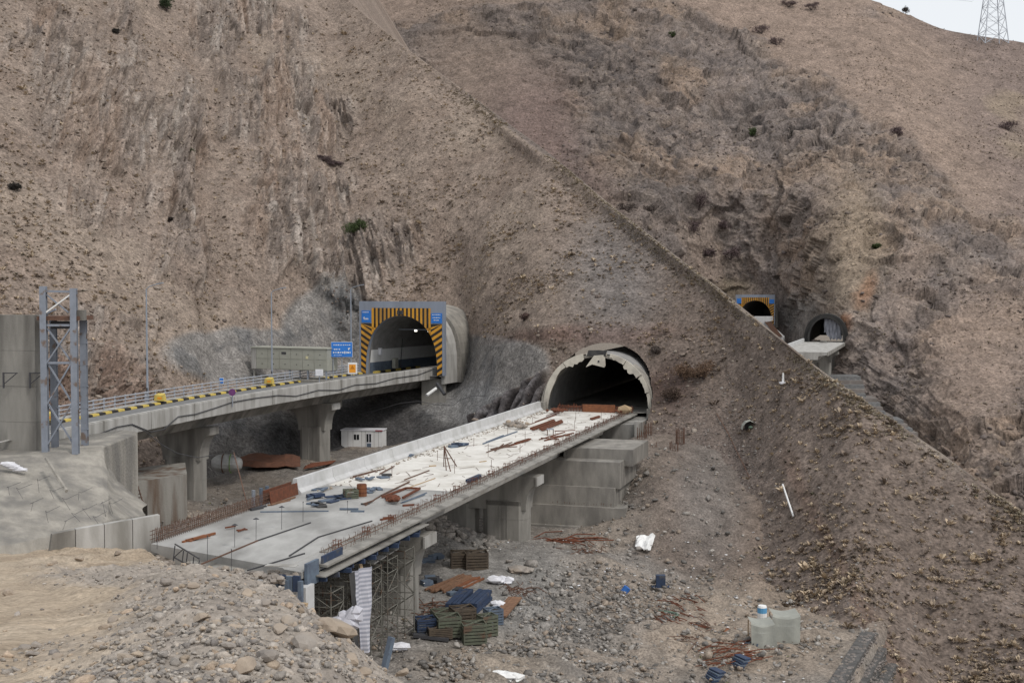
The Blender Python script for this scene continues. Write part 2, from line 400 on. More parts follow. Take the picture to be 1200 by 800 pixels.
def blur(a, k, axis, times=2):
    if k < 1: return a
    for _ in range(times):
        pad = [(0, 0)] * a.ndim; pad[axis] = (k + 1, k)
        b = np.cumsum(np.pad(a, pad, mode='edge' if axis == 1 else 'reflect', **({} if axis == 1 else {'reflect_type': 'odd'})), axis=axis)
        n = a.shape[axis]
        hi = np.take(b, np.arange(2 * k + 1, 2 * k + 1 + n), axis=axis); lo = np.take(b, np.arange(0, n), axis=axis)
        a = (hi - lo) / (2 * k + 1)
    return a
def loft(cols, rows_per, ncol, bu, bv):
    """surface through surveyed sections: cols = [(px, [(py,d),...])]; returns px, py, d grids"""
    pxs = np.array([c[0] for c in cols], float); nk = len(cols[0][1])
    vv = np.concatenate([np.linspace(i, i + 1, rows_per[i], endpoint=False) for i in range(nk - 1)] + [[nk - 1]])
    u = np.linspace(pxs[0], pxs[-1], ncol)
    py = np.stack([np.interp(vv, np.arange(nk), [k[0] for k in c[1]]) for c in cols], 1)
    d = np.stack([np.interp(vv, np.arange(nk), [k[1] for k in c[1]]) for c in cols], 1)
    PY = np.stack([np.interp(u, pxs, r) for r in py]); D = np.stack([np.interp(u, pxs, r) for r in d])
    PX = np.broadcast_to(u, PY.shape).copy()
    PY = blur(blur(PY, bu, 1), bv, 0); D = blur(blur(D, bu, 1), bv, 0)
    return PX, PY, D
# ------------------------------------------------------------------ bores that cut the hillside
FT1 = None
def xr(y):   # right edge of the upper bridge
    return -35.2 + 0.258 * (y - 100.2) + 0.00183 * (y - 100.2) * (y - 143.6)
def hr(y):
    return math.atan(0.258 + 0.00183 * (2 * y - 243.8))
FP1 = Fr(*(at(470, 400, 177.0).xy), R(23.0))      # upper portal: origin on the centre of its front
FP2 = Fr(*(FL.p(0.75, 87.5, 0).xy), R(17.0))      # lower portal
FP3 = Fr(*(at(885, 360, 437.0).xy), R(17.0))      # far upper portal
FP4 = Fr(*(at(968, 390, 363.0).xy), R(17.0))      # far lower tunnel mouth
def cut_mask(P, fr, half, z0, z1, t0, t1):
    dx, dy = P[..., 0] - fr.o[0], P[..., 1] - fr.o[1]
    s = dx * fr.r[0] + dy * fr.r[1]; t = dx * fr.f[0] + dy * fr.f[1]
    h = (P[..., 2] - z0) / (z1 - z0)
    return (t > t0) & (t < t1) & ((s / half) ** 2 + np.clip(h, 0, 2) ** 2.2 < 1) & (h > -0.1)

# ------------------------------------------------------------------ the near hillside
COLS = [
 (-150, [(600, 100), (480, 118), (430, 122), (300, 142), (150, 165), (0, 195), (-160, 240)]),
 (0,    [(600, 108), (480, 126), (432, 129), (300, 149), (150, 174), (0, 206), (-160, 252)]),
 (100,  [(590, 118), (480, 133), (432, 136), (300, 159), (150, 188), (0, 222), (-160, 277)]),
 (200,  [(585, 130), (490, 145), (435, 150), (300, 172), (150, 205), (0, 247), (-160, 312)]),
 (260,  [(575, 143), (500, 151), (440, 161), (300, 182), (150, 214), (0, 257), (-160, 325)]),
 (350,  [(565, 153), (490, 161), (430, 180), (300, 194), (150, 222), (0, 266), (-150, 335)]),
 (400,  [(560, 160), (490, 170), (430, 188), (350, 192), (200, 219), (80, 248), (-5, 272)]),
 (480,  [(555, 163), (490, 173), (440, 185), (345, 192), (230, 209), (130, 225), (61, 241)]),
 (538,  [(545, 160), (490, 171), (440, 184), (370, 189), (280, 198), (190, 212), (102, 230)]),
 (578,  [(530, 158), (465, 164), (405, 169), (385, 172), (290, 187), (205, 206), (133, 223)]),
 (635,  [(510, 150), (450, 156), (405, 159), (385, 160), (310, 174), (230, 190), (174, 203)]),
 (700,  [(520, 148), (440, 155), (405, 157), (390, 158), (330, 168), (278, 179), (230, 189)]),
 (770,  [(540, 138), (480, 146), (430, 153), (400, 156), (350, 162), (318, 167), (285, 172)]),
 (850,  [(660, 112), (560, 130), (500, 139), (450, 146), (400, 151), (373, 153), (346, 156)]),
 (930,  [(720, 97), (620, 111), (560, 118), (500, 126), (450, 132), (433, 134), (411, 136)]),
 (1000, [(790, 84), (680, 97), (620, 104), (560, 111), (510, 117), (485, 120), (463, 123)]),
 (1100, [(850, 86), (760, 95), (700, 99), (640, 105), (590, 110), (555, 113), (530, 116)]),
 (1200, [(900, 82), (800, 90), (750, 94), (700, 99), (660, 103), (630, 106), (604, 108)]),
 (1350, [(960, 76), (900, 80), (850, 84), (800, 88), (770, 92), (740, 95), (715, 98)]),
]
H_PX, H_PY, H_D = loft(COLS, [26, 36, 60, 104, 110, 100], 1000, 7, 4)
P = at_np(H_PX, H_PY, H_D)
N = grid_normals(P); N *= np.sign(-(N[..., 1:2]) + 1e-9)      # towards the valley
X, Y, Z = P[..., 0], P[..., 1], P[..., 2]
px, py = H_PX, H_PY
wob = fbm(X * .05, Y * .05, Z * .05, 3, 5)
wx, wy = px + 26 * wob, py + 22 * fbm(X * .06, Y * .06, Z * .06, 3, 9)
rock = np.zeros_like(px)
for cx, cy, rx, ry, a in [(40, 20, 70, 34, 1), (70, 75, 26, 22, 1), (160, 20, 30, 45, .9), (105, 110, 60, 75, .75), (150, 150, 42, 45, .9), (215, 160, 30, 70, 1),
                          (205, 235, 32, 42, 1), (120, 235, 50, 30, .6), (290, 25, 50, 45, 1), (345, 45, 34, 30, .7), (325, 105, 58, 44, 1), (375, 140, 34, 36, .9), (330, 175, 34, 22, .8),
                          (360, 225, 44, 34, .9), (345, 275, 40, 40, 1), (430, 300, 50, 34, 1), (385, 345, 62, 36, 1), (200, 305, 40, 40, .6), (100, 385, 80, 22, .6), (340, 340, 24, 50, .9)]:
    rock = np.maximum(rock, a * ell(wx, wy, cx, cy, rx, ry, .45))
rock *= sstep(-.6, -.05, fbm(X * .12, Y * .06, Z * .04, 3, 21) + .2)
cutwall = ell(px, py, 60, 452, 130, 50, .3) * (py > 395) * (1 - ell(px, py, 250, 440, 60, 40, .4))
shot = np.clip(sum(a * ell(wx * .35 + px * .65, wy * .35 + py * .65, cx, cy, rx, ry, .12) for cx, cy, rx, ry, a in
    [(295, 414, 105, 30, 1), (385, 380, 48, 46, 1), (410, 420, 40, 60, 1), (300, 530, 90, 60, 1), (420, 520, 90, 50, 1), (570, 440, 62, 50, 1), (500, 510, 90, 60, 1), (600, 432, 50, 34, 1)]), 0, 1)
ribs_cut = sstep(8, -3, (495 - py) - (px - 553) * .66) * sstep(552, 560, px) * sstep(644, 636, px) * (py < 530)
shot *= 1 - ribs_cut
# strata: beds standing on edge, read along the strike of the face
bed = X * .97 + Y * .235 + .55 * fbm(X * .08, Y * .08, Z * .035, 3, 33)
ribs = ridged(bed * .62, Z * .035, Y * .0, 3, 41)
ribs2 = ridged(bed * 1.7, Z * .09, Y * 0, 2, 47)
blocks = fbm(X * .5, Y * .5, Z * .42, 4, 61)
sl1, ed1, hc1 = blocky(bed * .62, Z * .15, Y * 0, 301)
sl2, ed2, hc2 = blocky(bed * 1.55 + .4 * blocks, Z * .4, Y * 0, 311)
D = rock * (1.2 * sl1 + .75 * sl2 + .6 * ribs + .4 * blocks + .7)
cb1, ce1, chh = blocky(bed * 1.1 + .5 * blocks, Z * .8, Y * 0, 331)
D += cutwall * (.55 * cb1 + .9 * ridged(bed * .9, Z * .5, Y * .2, 4, 77) + 1.0 * blocks)
D += (1 - rock) * (1 - shot) * (.5 * fbm(X * .09, Y * .09, Z * .09, 3, 3) + .10 * fbm(X * .9, Y * .9, Z * .9, 4, 4))
D += shot * (.25 * fbm(X * .28, Y * .28, Z * .28, 4, 15))
D += ribs_cut * (1.5 * np.abs(np.sin((px * .93 + py * .38) * .30)) + .35 * blocks + .2)
gully = ell(wx, wy * 0 + py, 250, 200, 20, 210, .8)
D -= gully * 1.6
D += 1.1 * np.exp(-((py - (330 + (px - 830) * .735)) / 9.0) ** 2) * sstep(520, 620, px) * sstep(900, 840, px)   # the lower rib that runs beside the crest
edge_fade = sstep(0, 14, np.arange(px.shape[0])[::-1])[:, None]
P2 = P + N * (D * (.35 + .65 * edge_fade))[..., None]
# soil kinds, with crevice shade painted into the rock colour
C = np.zeros(P.shape)
tan = np.array([.290, .222, .170]); brown = np.array([.192, .147, .115]); grey = np.array([.225, .205, .185]); rockc = np.array([.335, .265, .210]); rock_d = np.array([.2, .165, .14])
t = sstep(520, 860, px + .55 * (py - 250) + 60 * wob)
C[:] = tan; C = C * (1 - t[..., None]) + brown * t[..., None]
n1 = fbm(X * .16, Y * .16, Z * .1, 4, 8)
def mixc(C, c, w): return C * (1 - w[..., None]) + np.array(c) * w[..., None]
C = mixc(C, [.235, .172, .128], .55 * sstep(.0, .6, n1) * (1 - t))
C = mixc(C, [.35, .275, .205], .45 * sstep(.05, .7, fbm(X * .05, Y * .05, Z * .05, 3, 88)) * (1 - t))
C = mixc(C, rockc, rock * .85)
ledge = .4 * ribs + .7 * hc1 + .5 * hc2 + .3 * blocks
C = mixc(C, [.43, .365, .30], rock * .75 * sstep(.0, .7, ledge))  # rib crests painted pale as if lit, mixed with random slab tone
C = mixc(C, [.17, .137, .113], rock * .6 * sstep(-.1, -.75, ledge))  # hollows between ribs painted dark as shade, same slab tone
C = mixc(C, [.12, .097, .082], rock * .55 * np.clip(sstep(.36, .46, ed1) * (hc1 > -.4) + .6 * sstep(.36, .47, ed2), 0, 1))  # painted crevice shade along the slab edges
C = mixc(C, [.34, .235, .165], rock * .5 * sstep(.1, .6, fbm(bed * .3, Z * .05, Y * 0, 3, 91)))
C = mixc(C, [.27, .175, .13], cutwall * .5 * sstep(-.2, .5, n1))
C = mixc(C, [.24, .225, .205], cutwall * .5 * sstep(-.1, .5, -n1))
sc = np.array([.262, .236, .205])
C = mixc(C, [.12, .1, .085], cutwall * .6 * sstep(.42, .49, ce1))
C = mixc(C, sc, shot)
C = mixc(C, [.17, .162, .15], shot * .7 * sstep(0, .5, fbm(X * .2, Y * .2, Z * .12, 4, 18)))
wet = ell(wx * .3 + px * .7, wy * .4 + py * .6, 480, 515, 95, 26, .5) + ell(px, py, 440, 500, 60, 40, .5) + ell(px, py, 330, 520, 24, 30, .6)
C = mixc(C, [.075, .07, .066], np.clip(wet, 0, 1) * shot * .9)
C = mixc(C, [.31, .295, .27], shot * ell(px, py, 545, 472, 55, 24, .4) * .7)
C = mixc(C, [.12, .115, .108], shot * .6 * sstep(.86, .97, 1 - np.abs(fbm(X * .12, Y * .12, Z * .12, 3, 19)) * 1.0) * sstep(0, .3, n1))
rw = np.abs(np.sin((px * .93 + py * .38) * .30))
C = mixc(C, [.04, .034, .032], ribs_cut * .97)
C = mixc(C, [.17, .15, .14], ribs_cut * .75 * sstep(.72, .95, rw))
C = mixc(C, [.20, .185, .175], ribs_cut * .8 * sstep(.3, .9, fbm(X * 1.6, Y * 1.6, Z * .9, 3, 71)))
C = mixc(C, [.10, .066, .052], .9 * ell(wx, wy, 800, 450, 36, 30, .6))
C = mixc(C, [.17, .105, .08], .7 * ell(wx, wy, 690, 392, 90, 12, .6))
C = mixc(C, [.19, .125, .09], .6 * sstep(16, 2, np.abs(px - (930 + (py - 540) * .5) + 14 * wob)) * sstep(500, 560, py))
C = mixc(C, [.2, .185, .17], .55 * ell(wx, wy, 720, 330, 50, 60, .7))
C = mixc(C, [.185, .146, .120], .9 * ell(wx, wy, 830, 610, 70, 110, .6))
band = sstep(-3, 6, (330 + (px - 830) * .735) - 4 - py) * sstep(500, 580, px) * sstep(900, 850, px)
C = mixc(C, [.165, .130, .108], .8 * band)
crest = np.exp(-((py - H_PY[-1][None]) / 12.0) ** 2)
C = mixc(C, [.33, .275, .215], .5 * np.clip(crest, 0, 1) * sstep(520, 900, px) * sstep(-.5, .4, n1))
C *= np.array([.785, .815, .88]) * (1 + .18 * fbm(X * .7, Y * .7, Z * .7, 3, 55))[..., None]
# back of the crest: falls to the next valley
back = [P2]
cb = [C]
last = P2[-1]
for k, (off, dz) in enumerate([(2.5, -.6), (9, -5), (24, -17), (60, -48)]):
    q = last + np.array([.55 * off, .83 * off, dz]); back.append(q[None]); cb.append(C[-1:])
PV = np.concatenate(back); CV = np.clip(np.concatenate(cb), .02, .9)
F = grid_faces(*PV.shape[:2])
cutm = cut_mask(PV, FP2, 7.0, ZL, ZL + 8.1, -14, 30) | cut_mask(PV, FP1, 6.4, ZU, ZU + 9.6, -16, 30)
F = F[~cutm.reshape(-1)[F].any(1)]
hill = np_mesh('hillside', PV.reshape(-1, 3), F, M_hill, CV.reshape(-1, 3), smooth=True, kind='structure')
H_P, H_N, H_ROCK, H_SHOT, H_RIB, H_CUT = P2, N, rock, shot, ribs_cut, cutwall

# ------------------------------------------------------------------ the mountain behind
COLS2 = [
 (300,  [(230, 520), (130, 560), (60, 590), (0, 620), (-60, 660), (-130, 720)]),
 (450,  [(260, 460), (180, 500), (110, 540), (50, 575), (-30, 640), (-120, 710)]),
 (600,  [(330, 400), (250, 440), (170, 480), (100, 520), (0, 590), (-110, 680)]),
 (750,  [(400, 385), (320, 420), (240, 445), (150, 490), (50, 570), (-70, 670)]),
 (860,  [(450, 425), (385, 456), (320, 460), (220, 472), (100, 545), (-40, 665)]),
 (920,  [(480, 375), (410, 444), (330, 450), (230, 460), (110, 535), (-30, 660)]),
 (980,  [(520, 325), (430, 358), (360, 372), (240, 425), (110, 525), (-12, 655)]),
 (1040, [(580, 290), (480, 330), (390, 352), (260, 412), (120, 515), (6, 648)]),
 (1100, [(640, 262), (550, 290), (440, 322), (300, 390), (150, 500), (34, 642)]),
 (1140, [(680, 250), (570, 280), (460, 310), (320, 382), (165, 495), (41, 640)]),
 (1200, [(740, 235), (620, 262), (490, 298), (340, 370), (180, 490), (50, 640)]),
 (1350, [(820, 215), (700, 240), (560, 270), (400, 350), (220, 480), (86, 640)]),
]
M_PX, M_PY, M_D = loft(COLS2, [40, 75, 95, 105, 85], 660, 8, 5)
P = at_np(M_PX, M_PY, M_D)
N = grid_normals(P); N *= np.sign(-(N[..., 1:2]) + 1e-9)
X, Y, Z = P[..., 0], P[..., 1], P[..., 2]; px, py = M_PX, M_PY
wob = fbm(X * .012, Y * .012, Z * .012, 4, 105)
wx, wy = px + 34 * wob, py + 30 * fbm(X * .014, Y * .014, Z * .014, 4, 109)
lim = np.interp(wx, [300, 560, 690, 860, 920, 1000, 1060, 1130, 1200, 1350], [60, -10, -20, 36, 70, 140, 172, 240, 296, 420])
mr = sstep(-8, 14, wy - lim)
for cx, cy, rx, ry, a in [(610, 180, 60, 110, 1), (690, 240, 40, 50, .8), (985, 300, 34, 70, .6), (960, 240, 30, 40, .5), (545, 80, 60, 60, .9), (800, 300, 26, 40, .4), (1060, 340, 26, 50, .5), (1160, 420, 60, 60, .85)]:
    mr *= 1 - a * ell(wx, wy, cx, cy, rx, ry, .6)
mr = np.maximum(mr, .8 * ell(wx, wy, 1045, 14, 50, 12, .5))
mr = np.maximum(mr, .9 * ell(wx, wy, 1190, 280, 40, 30, .5))
slab = ell(wx, wy, 1070, 470, 120, 110, .5)
big = ridged(X * .03 + .3 * wob, Y * .03, Z * .022, 5, 120, .55)
med = ridged(X * .11, Y * .11, Z * .085, 4, 131, .55)
fine = fbm(X * .35, Y * .35, Z * .3, 4, 141)
diag = ridged((X * .55 + Z * .8) * .075, (Z * .5 - X * .4) * .03, Y * .03, 4, 151)
blkx = fbm(X * .06, Y * .06, Z * .06, 3, 205)
wq = 1.1 * fbm(X * .05, Y * .05, Z * .05, 3, 341)
mb1, me1, mh1 = blocky((X * .8 + Z * .55) * .075 + wq, (Z * .8 - X * .5) * .055 + .5 * wq, Y * .04, 351)
mb2, me2, mh2 = blocky((X * .8 + Z * .45) * .24 + 1.5 * wq, (Z * .8 - X * .4) * .17 + wq, Y * .1, 361)
D = mr * (2.2 * mb1 + .7 * mb2) + mr * (3.4 * big * (1 - .4 * slab) + .9 * med * (1 - .35 * slab) + .6 * fine + slab * 3.6 * diag) + (1 - mr) * (.9 * fbm(X * .03, Y * .03, Z * .03, 3, 160) + .3 * fine)
D *= sstep(0, 26, np.arange(px.shape[0])[::-1])[:, None] * .8 + .2
D *= 1 - .85 * np.clip(ell(px, py, 890, 362, 34, 34, .4) + ell(px, py, 962, 395, 36, 34, .4), 0, 1)
P2 = P + N * D[..., None]
C = np.zeros(P.shape); C[:] = [.290, .215, .163]
C = mixc(C, [.225, .17, .14], .8 * sstep(1010, 1120, wx - (wy - 20) * .5) * sstep(170, 60, wy - (wx - 1020) * .9))
C = mixc(C, [.235, .165, .138], .85 * (ell(wx, wy, 630, 190, 90, 110, .6)))
rc = np.zeros(P.shape); rc[:] = [.225, .180, .150]
rc = mixc(rc, [.30, .22, .16], sstep(-.1, .6, fbm(X * .04, Y * .04, Z * .04, 4, 170)))
rc = mixc(rc, [.21, .175, .15], .6 * sstep(.0, .6, fbm(X * .035, Y * .035, Z * .035, 4, 180)))
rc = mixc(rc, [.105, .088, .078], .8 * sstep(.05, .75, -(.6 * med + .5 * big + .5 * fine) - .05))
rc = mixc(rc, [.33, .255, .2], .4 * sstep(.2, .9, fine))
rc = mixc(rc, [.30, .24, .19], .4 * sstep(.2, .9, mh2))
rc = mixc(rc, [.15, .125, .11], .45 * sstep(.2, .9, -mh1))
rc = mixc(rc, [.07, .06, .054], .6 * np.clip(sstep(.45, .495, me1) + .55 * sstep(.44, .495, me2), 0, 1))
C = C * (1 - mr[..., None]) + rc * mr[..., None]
C = mixc(C, [.29, .225, .15], .6 * ell(wx, wy, 985, 300, 40, 80, .7))
C = mixc(C, [.32, .25, .16], .45 * np.clip(ell(wx, wy, 840, 322, 22, 10, .6) + ell(wx, wy, 1185, 148, 24, 12, .6), 0, 1))
C = mixc(C, [.36, .16, .07], .7 * np.clip(ell(wx, wy, 1000, 396, 8, 10, .7) + ell(wx, wy, 1010, 350, 10, 20, .7) * .6, 0, 1))
C = mixc(C, [.25, .235, .21], .7 * ell(wx * .3 + px * .7, wy * .3 + py * .7, 935, 372, 26, 30, .5))
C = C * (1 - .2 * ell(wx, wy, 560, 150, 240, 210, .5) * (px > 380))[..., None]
C *= np.array([.815, .84, .90]) * (1 + .18 * fbm(X * .2, Y * .2, Z * .2, 4, 190))[..., None]
last = P2[-1]; back = [P2]; cb = [C]
for off, dz in [(6, -1), (30, -14), (90, -60), (220, -170)]:
    back.append((last + np.array([.3 * off, .95 * off, dz]))[None]); cb.append(C[-1:])
PV = np.concatenate(back); CV = np.clip(np.concatenate(cb), .02, .9)
F = grid_faces(*PV.shape[:2])
cutm = cut_mask(PV, FP4, 5.2, ZL, ZL + 7.4, -40, 40) | cut_mask(PV, FP3, 6.4, ZU, ZU + 9.4, -40, 40)
F = F[~cutm.reshape(-1)[F].any(1)]
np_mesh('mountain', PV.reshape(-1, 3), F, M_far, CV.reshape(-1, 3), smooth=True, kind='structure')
M_P, M_N, M_R = P2, N, mr

# ------------------------------------------------------------------ valley floor / pit (levels by thin-plate spline through surveyed spots)
SP = []
def spot(px, py, z): v = on(px, py, z); SP.append((v.x, v.y, z))
def spotd(px, py, d): v = at(px, py, d); SP.append((v.x, v.y, v.z))
for a in [(500, 720, 8), (560, 690, 8), (620, 650, 8), (640, 636, 7.4), (480, 740, 7.9), (540, 775, 7.6), (430, 560, 8.6), (300, 580, 8), (250, 575, 8), (350, 556, 8.8), (440, 530, 8.7), (500, 522, 8.8),
          (690, 636, 7.2), (720, 622, 7.6), (650, 700, 7.4), (700, 660, 7.2), (690, 760, 5.6), (620, 790, 6.6), (560, 800, 7.2),
          (740, 600, 8.8), (765, 570, 10.2), (775, 530, 12.2), (790, 503, 14.0), (800, 620, 8.2), (830, 560, 10.3), (850, 640, 6.6),
          (800, 695, 5.0), (900, 740, 5.0), (985, 758, 4.9), (760, 790, 5.0), (850, 790, 5.0), (720, 700, 6.0), (900, 690, 5.0), (960, 800, 4.8)]: spot(*a)
for x, y, z in [(-50, 100, 9), (-45, 70, 9), (-60, 130, 9), (-30, 70, 8), (-12, 62, 8), (0, 55, 7.5), (20, 50, 5), (8, 40, 6), (-6, 120, 8.2), (-4, 150, 9.0), (-20, 165, 8.9), (-24, 150, 8.8), (-14, 160, 8.8), (8, 145, 10.5), (18, 150, 12), (40, 60, 2), (40, 90, 3), (60, 120, 0), (-30, 150, 9), (-40, 130, 9), (6, 121, 7.4), (8, 128, 8.0), (60, 60, -2), (-10, 100, 8)]: SP.append((x, y, z))
for s_, t_, z_ in [(12.6, 53, 7.8), (12.8, 57, 10.6), (13.2, 61, 13.0), (8, 67, 13.2), (12, 70, 13.6), (5, 70, 12.6), (15.5, 58, 11.0), (14, 50, 7.4)]:
    q_ = FL.p(s_, t_, z_); SP.append((q_.x, q_.y, z_))
SPA = np.array(SP)
def tps_fit(A, lam=.6):
    n = len(A); d = np.hypot(A[:, None, 0] - A[None, :, 0], A[:, None, 1] - A[None, :, 1])
    K = np.where(d > 0, d * d * np.log(d + 1e-9), 0) + lam * np.eye(n) * 50
    Pm = np.c_[np.ones(n), A[:, :2]]
    L = np.block([[K, Pm], [Pm.T, np.zeros((3, 3))]])
    return np.linalg.solve(L, np.r_[A[:, 2], 0, 0, 0])
W = tps_fit(SPA)
def pit_z(x, y):
    x, y = np.asarray(x, float), np.asarray(y, float)
    o = W[-3] + W[-2] * x + W[-1] * y
    for i in range(len(SPA)):
        d2 = (x - SPA[i, 0]) ** 2 + (y - SPA[i, 1]) ** 2
        o = o + W[i] * .5 * d2 * np.log(d2 + 1e-9)
    # the pad's gabion edge on the right: beyond it the ground drops towards the river
    a, b = GAB_A, GAB_B
    dx, dy = b[0] - a[0], b[1] - a[1]; L = math.hypot(dx, dy)
    side = ((x - a[0]) * dy - (y - a[1]) * dx) / L
    return o - 5.5 * sstep(0.4, 2.0, side) - .35 * np.maximum(side - 2, 0) 
GAB_A = on(972, 815, 5.0); GAB_B = on(1018, 742, 5.0)
GAB_A, GAB_B = (GAB_A.x, GAB_A.y), (GAB_B.x, GAB_B.y)
gx, gy = np.meshgrid(np.linspace(-62, 64, 300), np.linspace(42, 176, 320))
gz = pit_z(gx, gy)
qx = 600 + FPX * gx / gy
qy = 340 + FPX * (EYE - gz) / gy
rub = np.clip(ell(qx, qy, 690, 740, 90, 80, .5) + ell(qx, qy, 620, 790, 90, 40, .5) + .8 * ell(qx, qy, 545, 640, 60, 30, .6) + .6 * ell(qx, qy, 850, 610, 130, 90, .5) + .5 * ell(qx, qy, 880, 740, 130, 60, .5), 0, 1)
flat = ell(qx, qy, 560, 690, 110, 70, .6)
gz2 = gz + .35 * fbm(gx * .2, gy * .2, gx * 0, 4, 301) * (1 - .8 * flat) + rub * .35 * fbm(gx * .8, gy * .8, gx * 0, 4, 303) + .06 * fbm(gx * 1.2, gy * 1.2, gx * 0, 3, 305)
HEAP, HEAP_H = FL.p(-3.2, 39, 0), 2.4
# heap of spoil under the near span, beside the twin pier
heap = HEAP_H * np.exp(-(((gx - HEAP.x) / 3.6) ** 2 + ((gy - HEAP.y) / 4.6) ** 2))
gz2 += heap
C = np.zeros(gx.shape + (3,)); C[:] = [.20, .182, .165]
n1 = fbm(gx * .15, gy * .15, gx * 0, 4, 311)
scr = sstep(700, 800, qx) * sstep(705, 660, qy + 20 * n1 - (qx - 850) * .35)
C = mixc(C, [.162, .128, .106], scr * 1.0)
C = mixc(C, [.165, .153, .144], .6 * ell(qx, qy, 830, 580, 40, 90, .7))
C = mixc(C, [.25, .205, .165], sstep(-.2, .5, n1) * .6 * (1 - scr) * (1 - flat))
C = mixc(C, [.235, .226, .213], flat * .85)
C = mixc(C, [.29, .235, .185], .7 * ell(qx, qy, 880, 745, 130, 60, .5))
C = mixc(C, [.26, .215, .17], .7 * ell(qx, qy, 570, 785, 80, 30, .6))
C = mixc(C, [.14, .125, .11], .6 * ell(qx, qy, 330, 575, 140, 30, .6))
C = mixc(C, [.36, .345, .32], .75 * sstep(5, 1, np.abs(qx - (745 - (qy - 550) * .95) + 6 * n1)) * sstep(545, 560, qy) * sstep(640, 610, qy))
C *= (1 + .2 * fbm(gx * .9, gy * .9, gx * 0, 3, 315))[..., None]
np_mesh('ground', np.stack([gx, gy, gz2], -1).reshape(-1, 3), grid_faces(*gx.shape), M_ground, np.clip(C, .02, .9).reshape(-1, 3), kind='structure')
# river-valley bottom and everything below, out to the horizon
V = np.array([(-3000, -400, -22), (3000, -400, -22), (3000, 4000, -22), (-3000, 4000, -22)], float)
np_mesh('valley_floor', V, np.array([[0, 1, 2, 3]]), M_ground, np.tile([.2, .17, .14], (4, 1)), kind='structure')

# ------------------------------------------------------------------ foreground bank with the dirt track
EDGE = [(-21.5, 71.0), (-16.2, 57), (-11.6, 49), (-8.9, 44.6), (-6.4, 36), (-3.9, 26), (-1.8, 12), (0, 0)]
EDGE_N = np.array(EDGE)
def edge_dist(x, y):
    best = np.full(np.shape(x), 1e9); sgn = np.zeros(np.shape(x))
    for (ax, ay), (bx, by) in zip(EDGE[:-1], EDGE[1:]):
        dx, dy = bx - ax, by - ay; L2 = dx * dx + dy * dy
        t = np.clip(((x - ax) * dx + (y - ay) * dy) / L2, 0, 1)
        d = np.hypot(x - ax - t * dx, y - ay - t * dy)
        s = np.where((x - ax) * dy - (y - ay) * dx > 0, 1.0, -1.0)      # - beyond the edge
        m = d < best; best = np.where(m, d, best); sgn = np.where(m, s, sgn)
    return best * sgn
def bank_z(x, y, detail=True):
    x, y = np.asarray(x, float), np.asarray(y, float)
    z = EYE - 3.9 - .1570 * y
    ed = -edge_dist(x, y)                                            # + beyond the edge (drop side)
    hump = np.exp(-((ed + 2.4) / 2.0) ** 2) * sstep(50, 40, y) * .7 + np.exp(-((ed + 1.0) / 3.5) ** 2) * .25 * sstep(56, 44, y)
    z = z + hump - .30 * sstep(-5, -8, ed) * sstep(20, 60, y)
    z = z - np.where(ed > 0, .78 * ed, 0)
    if detail:
        z = z + (.22 * fbm(x * .35, y * .35, x * 0, 4, 401) + .14 * fbm(x * 1.3, y * 1.3, x * 0, 4, 403)) * sstep(-7.5, -4, ed) + .05 * fbm(x * .5, y * .5, x * 0, 3, 405)
        ruts = np.exp(-((ed + 6.6) / .35) ** 2) + np.exp(-((ed + 8.4) / .35) ** 2)
        z = z - .10 * ruts
    return z
gx, gy = np.meshgrid(np.linspace(-62, 14, 300), np.concatenate([np.linspace(4, 16, 20), np.linspace(16.3, 84, 330)]))
gz = bank_z(gx, gy)
# the track ends against the shotcrete foot: nothing of the bank runs under the left bridge end
ed = -edge_dist(gx, gy)
C = np.zeros(gx.shape + (3,)); C[:] = [.40, .325, .245]
n1 = fbm(gx * .25, gy * .25, gx * 0, 4, 411)
rubw = sstep(-6.6, -4.0, ed + 1.6 * n1) * sstep(64, 55, gy + 3 * n1)
C = mixc(C, [.335, .295, .255], rubw)
C = mixc(C, [.27, .235, .205], rubw * .6 * sstep(0, .6, fbm(gx * .6, gy * .6, gx * 0, 4, 413)))
C = mixc(C, [.31, .245, .18], (1 - rubw) * .7 * sstep(0, .6, n1))
C = mixc(C, [.45, .375, .29], (1 - rubw) * .5 * sstep(0, .5, fbm(gx * .12, gy * .5, gx * 0, 3, 415)))
C *= (1 + .15 * fbm(gx * 2, gy * 2, gx * 0, 3, 417))[..., None]
np_mesh('dirt_bank', np.stack([gx, gy, gz], -1).reshape(-1, 3), grid_faces(*gx.shape), M_fore, np.clip(C, .02, .9).reshape(-1, 3), kind='structure')
# ------------------------------------------------------------------ tunnels
def arch(half, h, n=24, p=1.0, base=0.0):
    """open arch profile from the left foot over the crown to the right foot"""
    out = []
    for i in range(n + 1):
        a = math.pi * (1 - i / n)
        out.append((half * math.cos(a), base + h * (max(0, math.sin(a)) ** p)))
    return out
def arch_z(s, half, h, p=1.0):
    c = max(-1, min(1, s / half)); return h * math.sin(math.acos(c)) ** p
def shell(mb, fr, prof_o, prof_i, t0, t1, z):
    """a hollow tube of arch section between two profiles"""
    n = len(prof_o); vs = []
    for t in (t0, t1):
        for s, zz in prof_o: vs.append(fr.p(s, t, z + zz))
        for s, zz in prof_i: vs.append(fr.p(s, t, z + zz))
    m = 2 * n; fs = []
    for i in range(n - 1):
        fs += [(i, i + 1, m + i + 1, m + i), (n + i, m + n + i, m + n + i + 1, n + i + 1), (i, n + i, n + i + 1, i + 1), (m + i, m + i + 1, m + n + i + 1, m + n + i)]
    fs += [(0, m, m + n, n), (n - 1, 2 * n - 1, m + 2 * n - 1, m + n - 1)]
    mb.add(vs, fs)
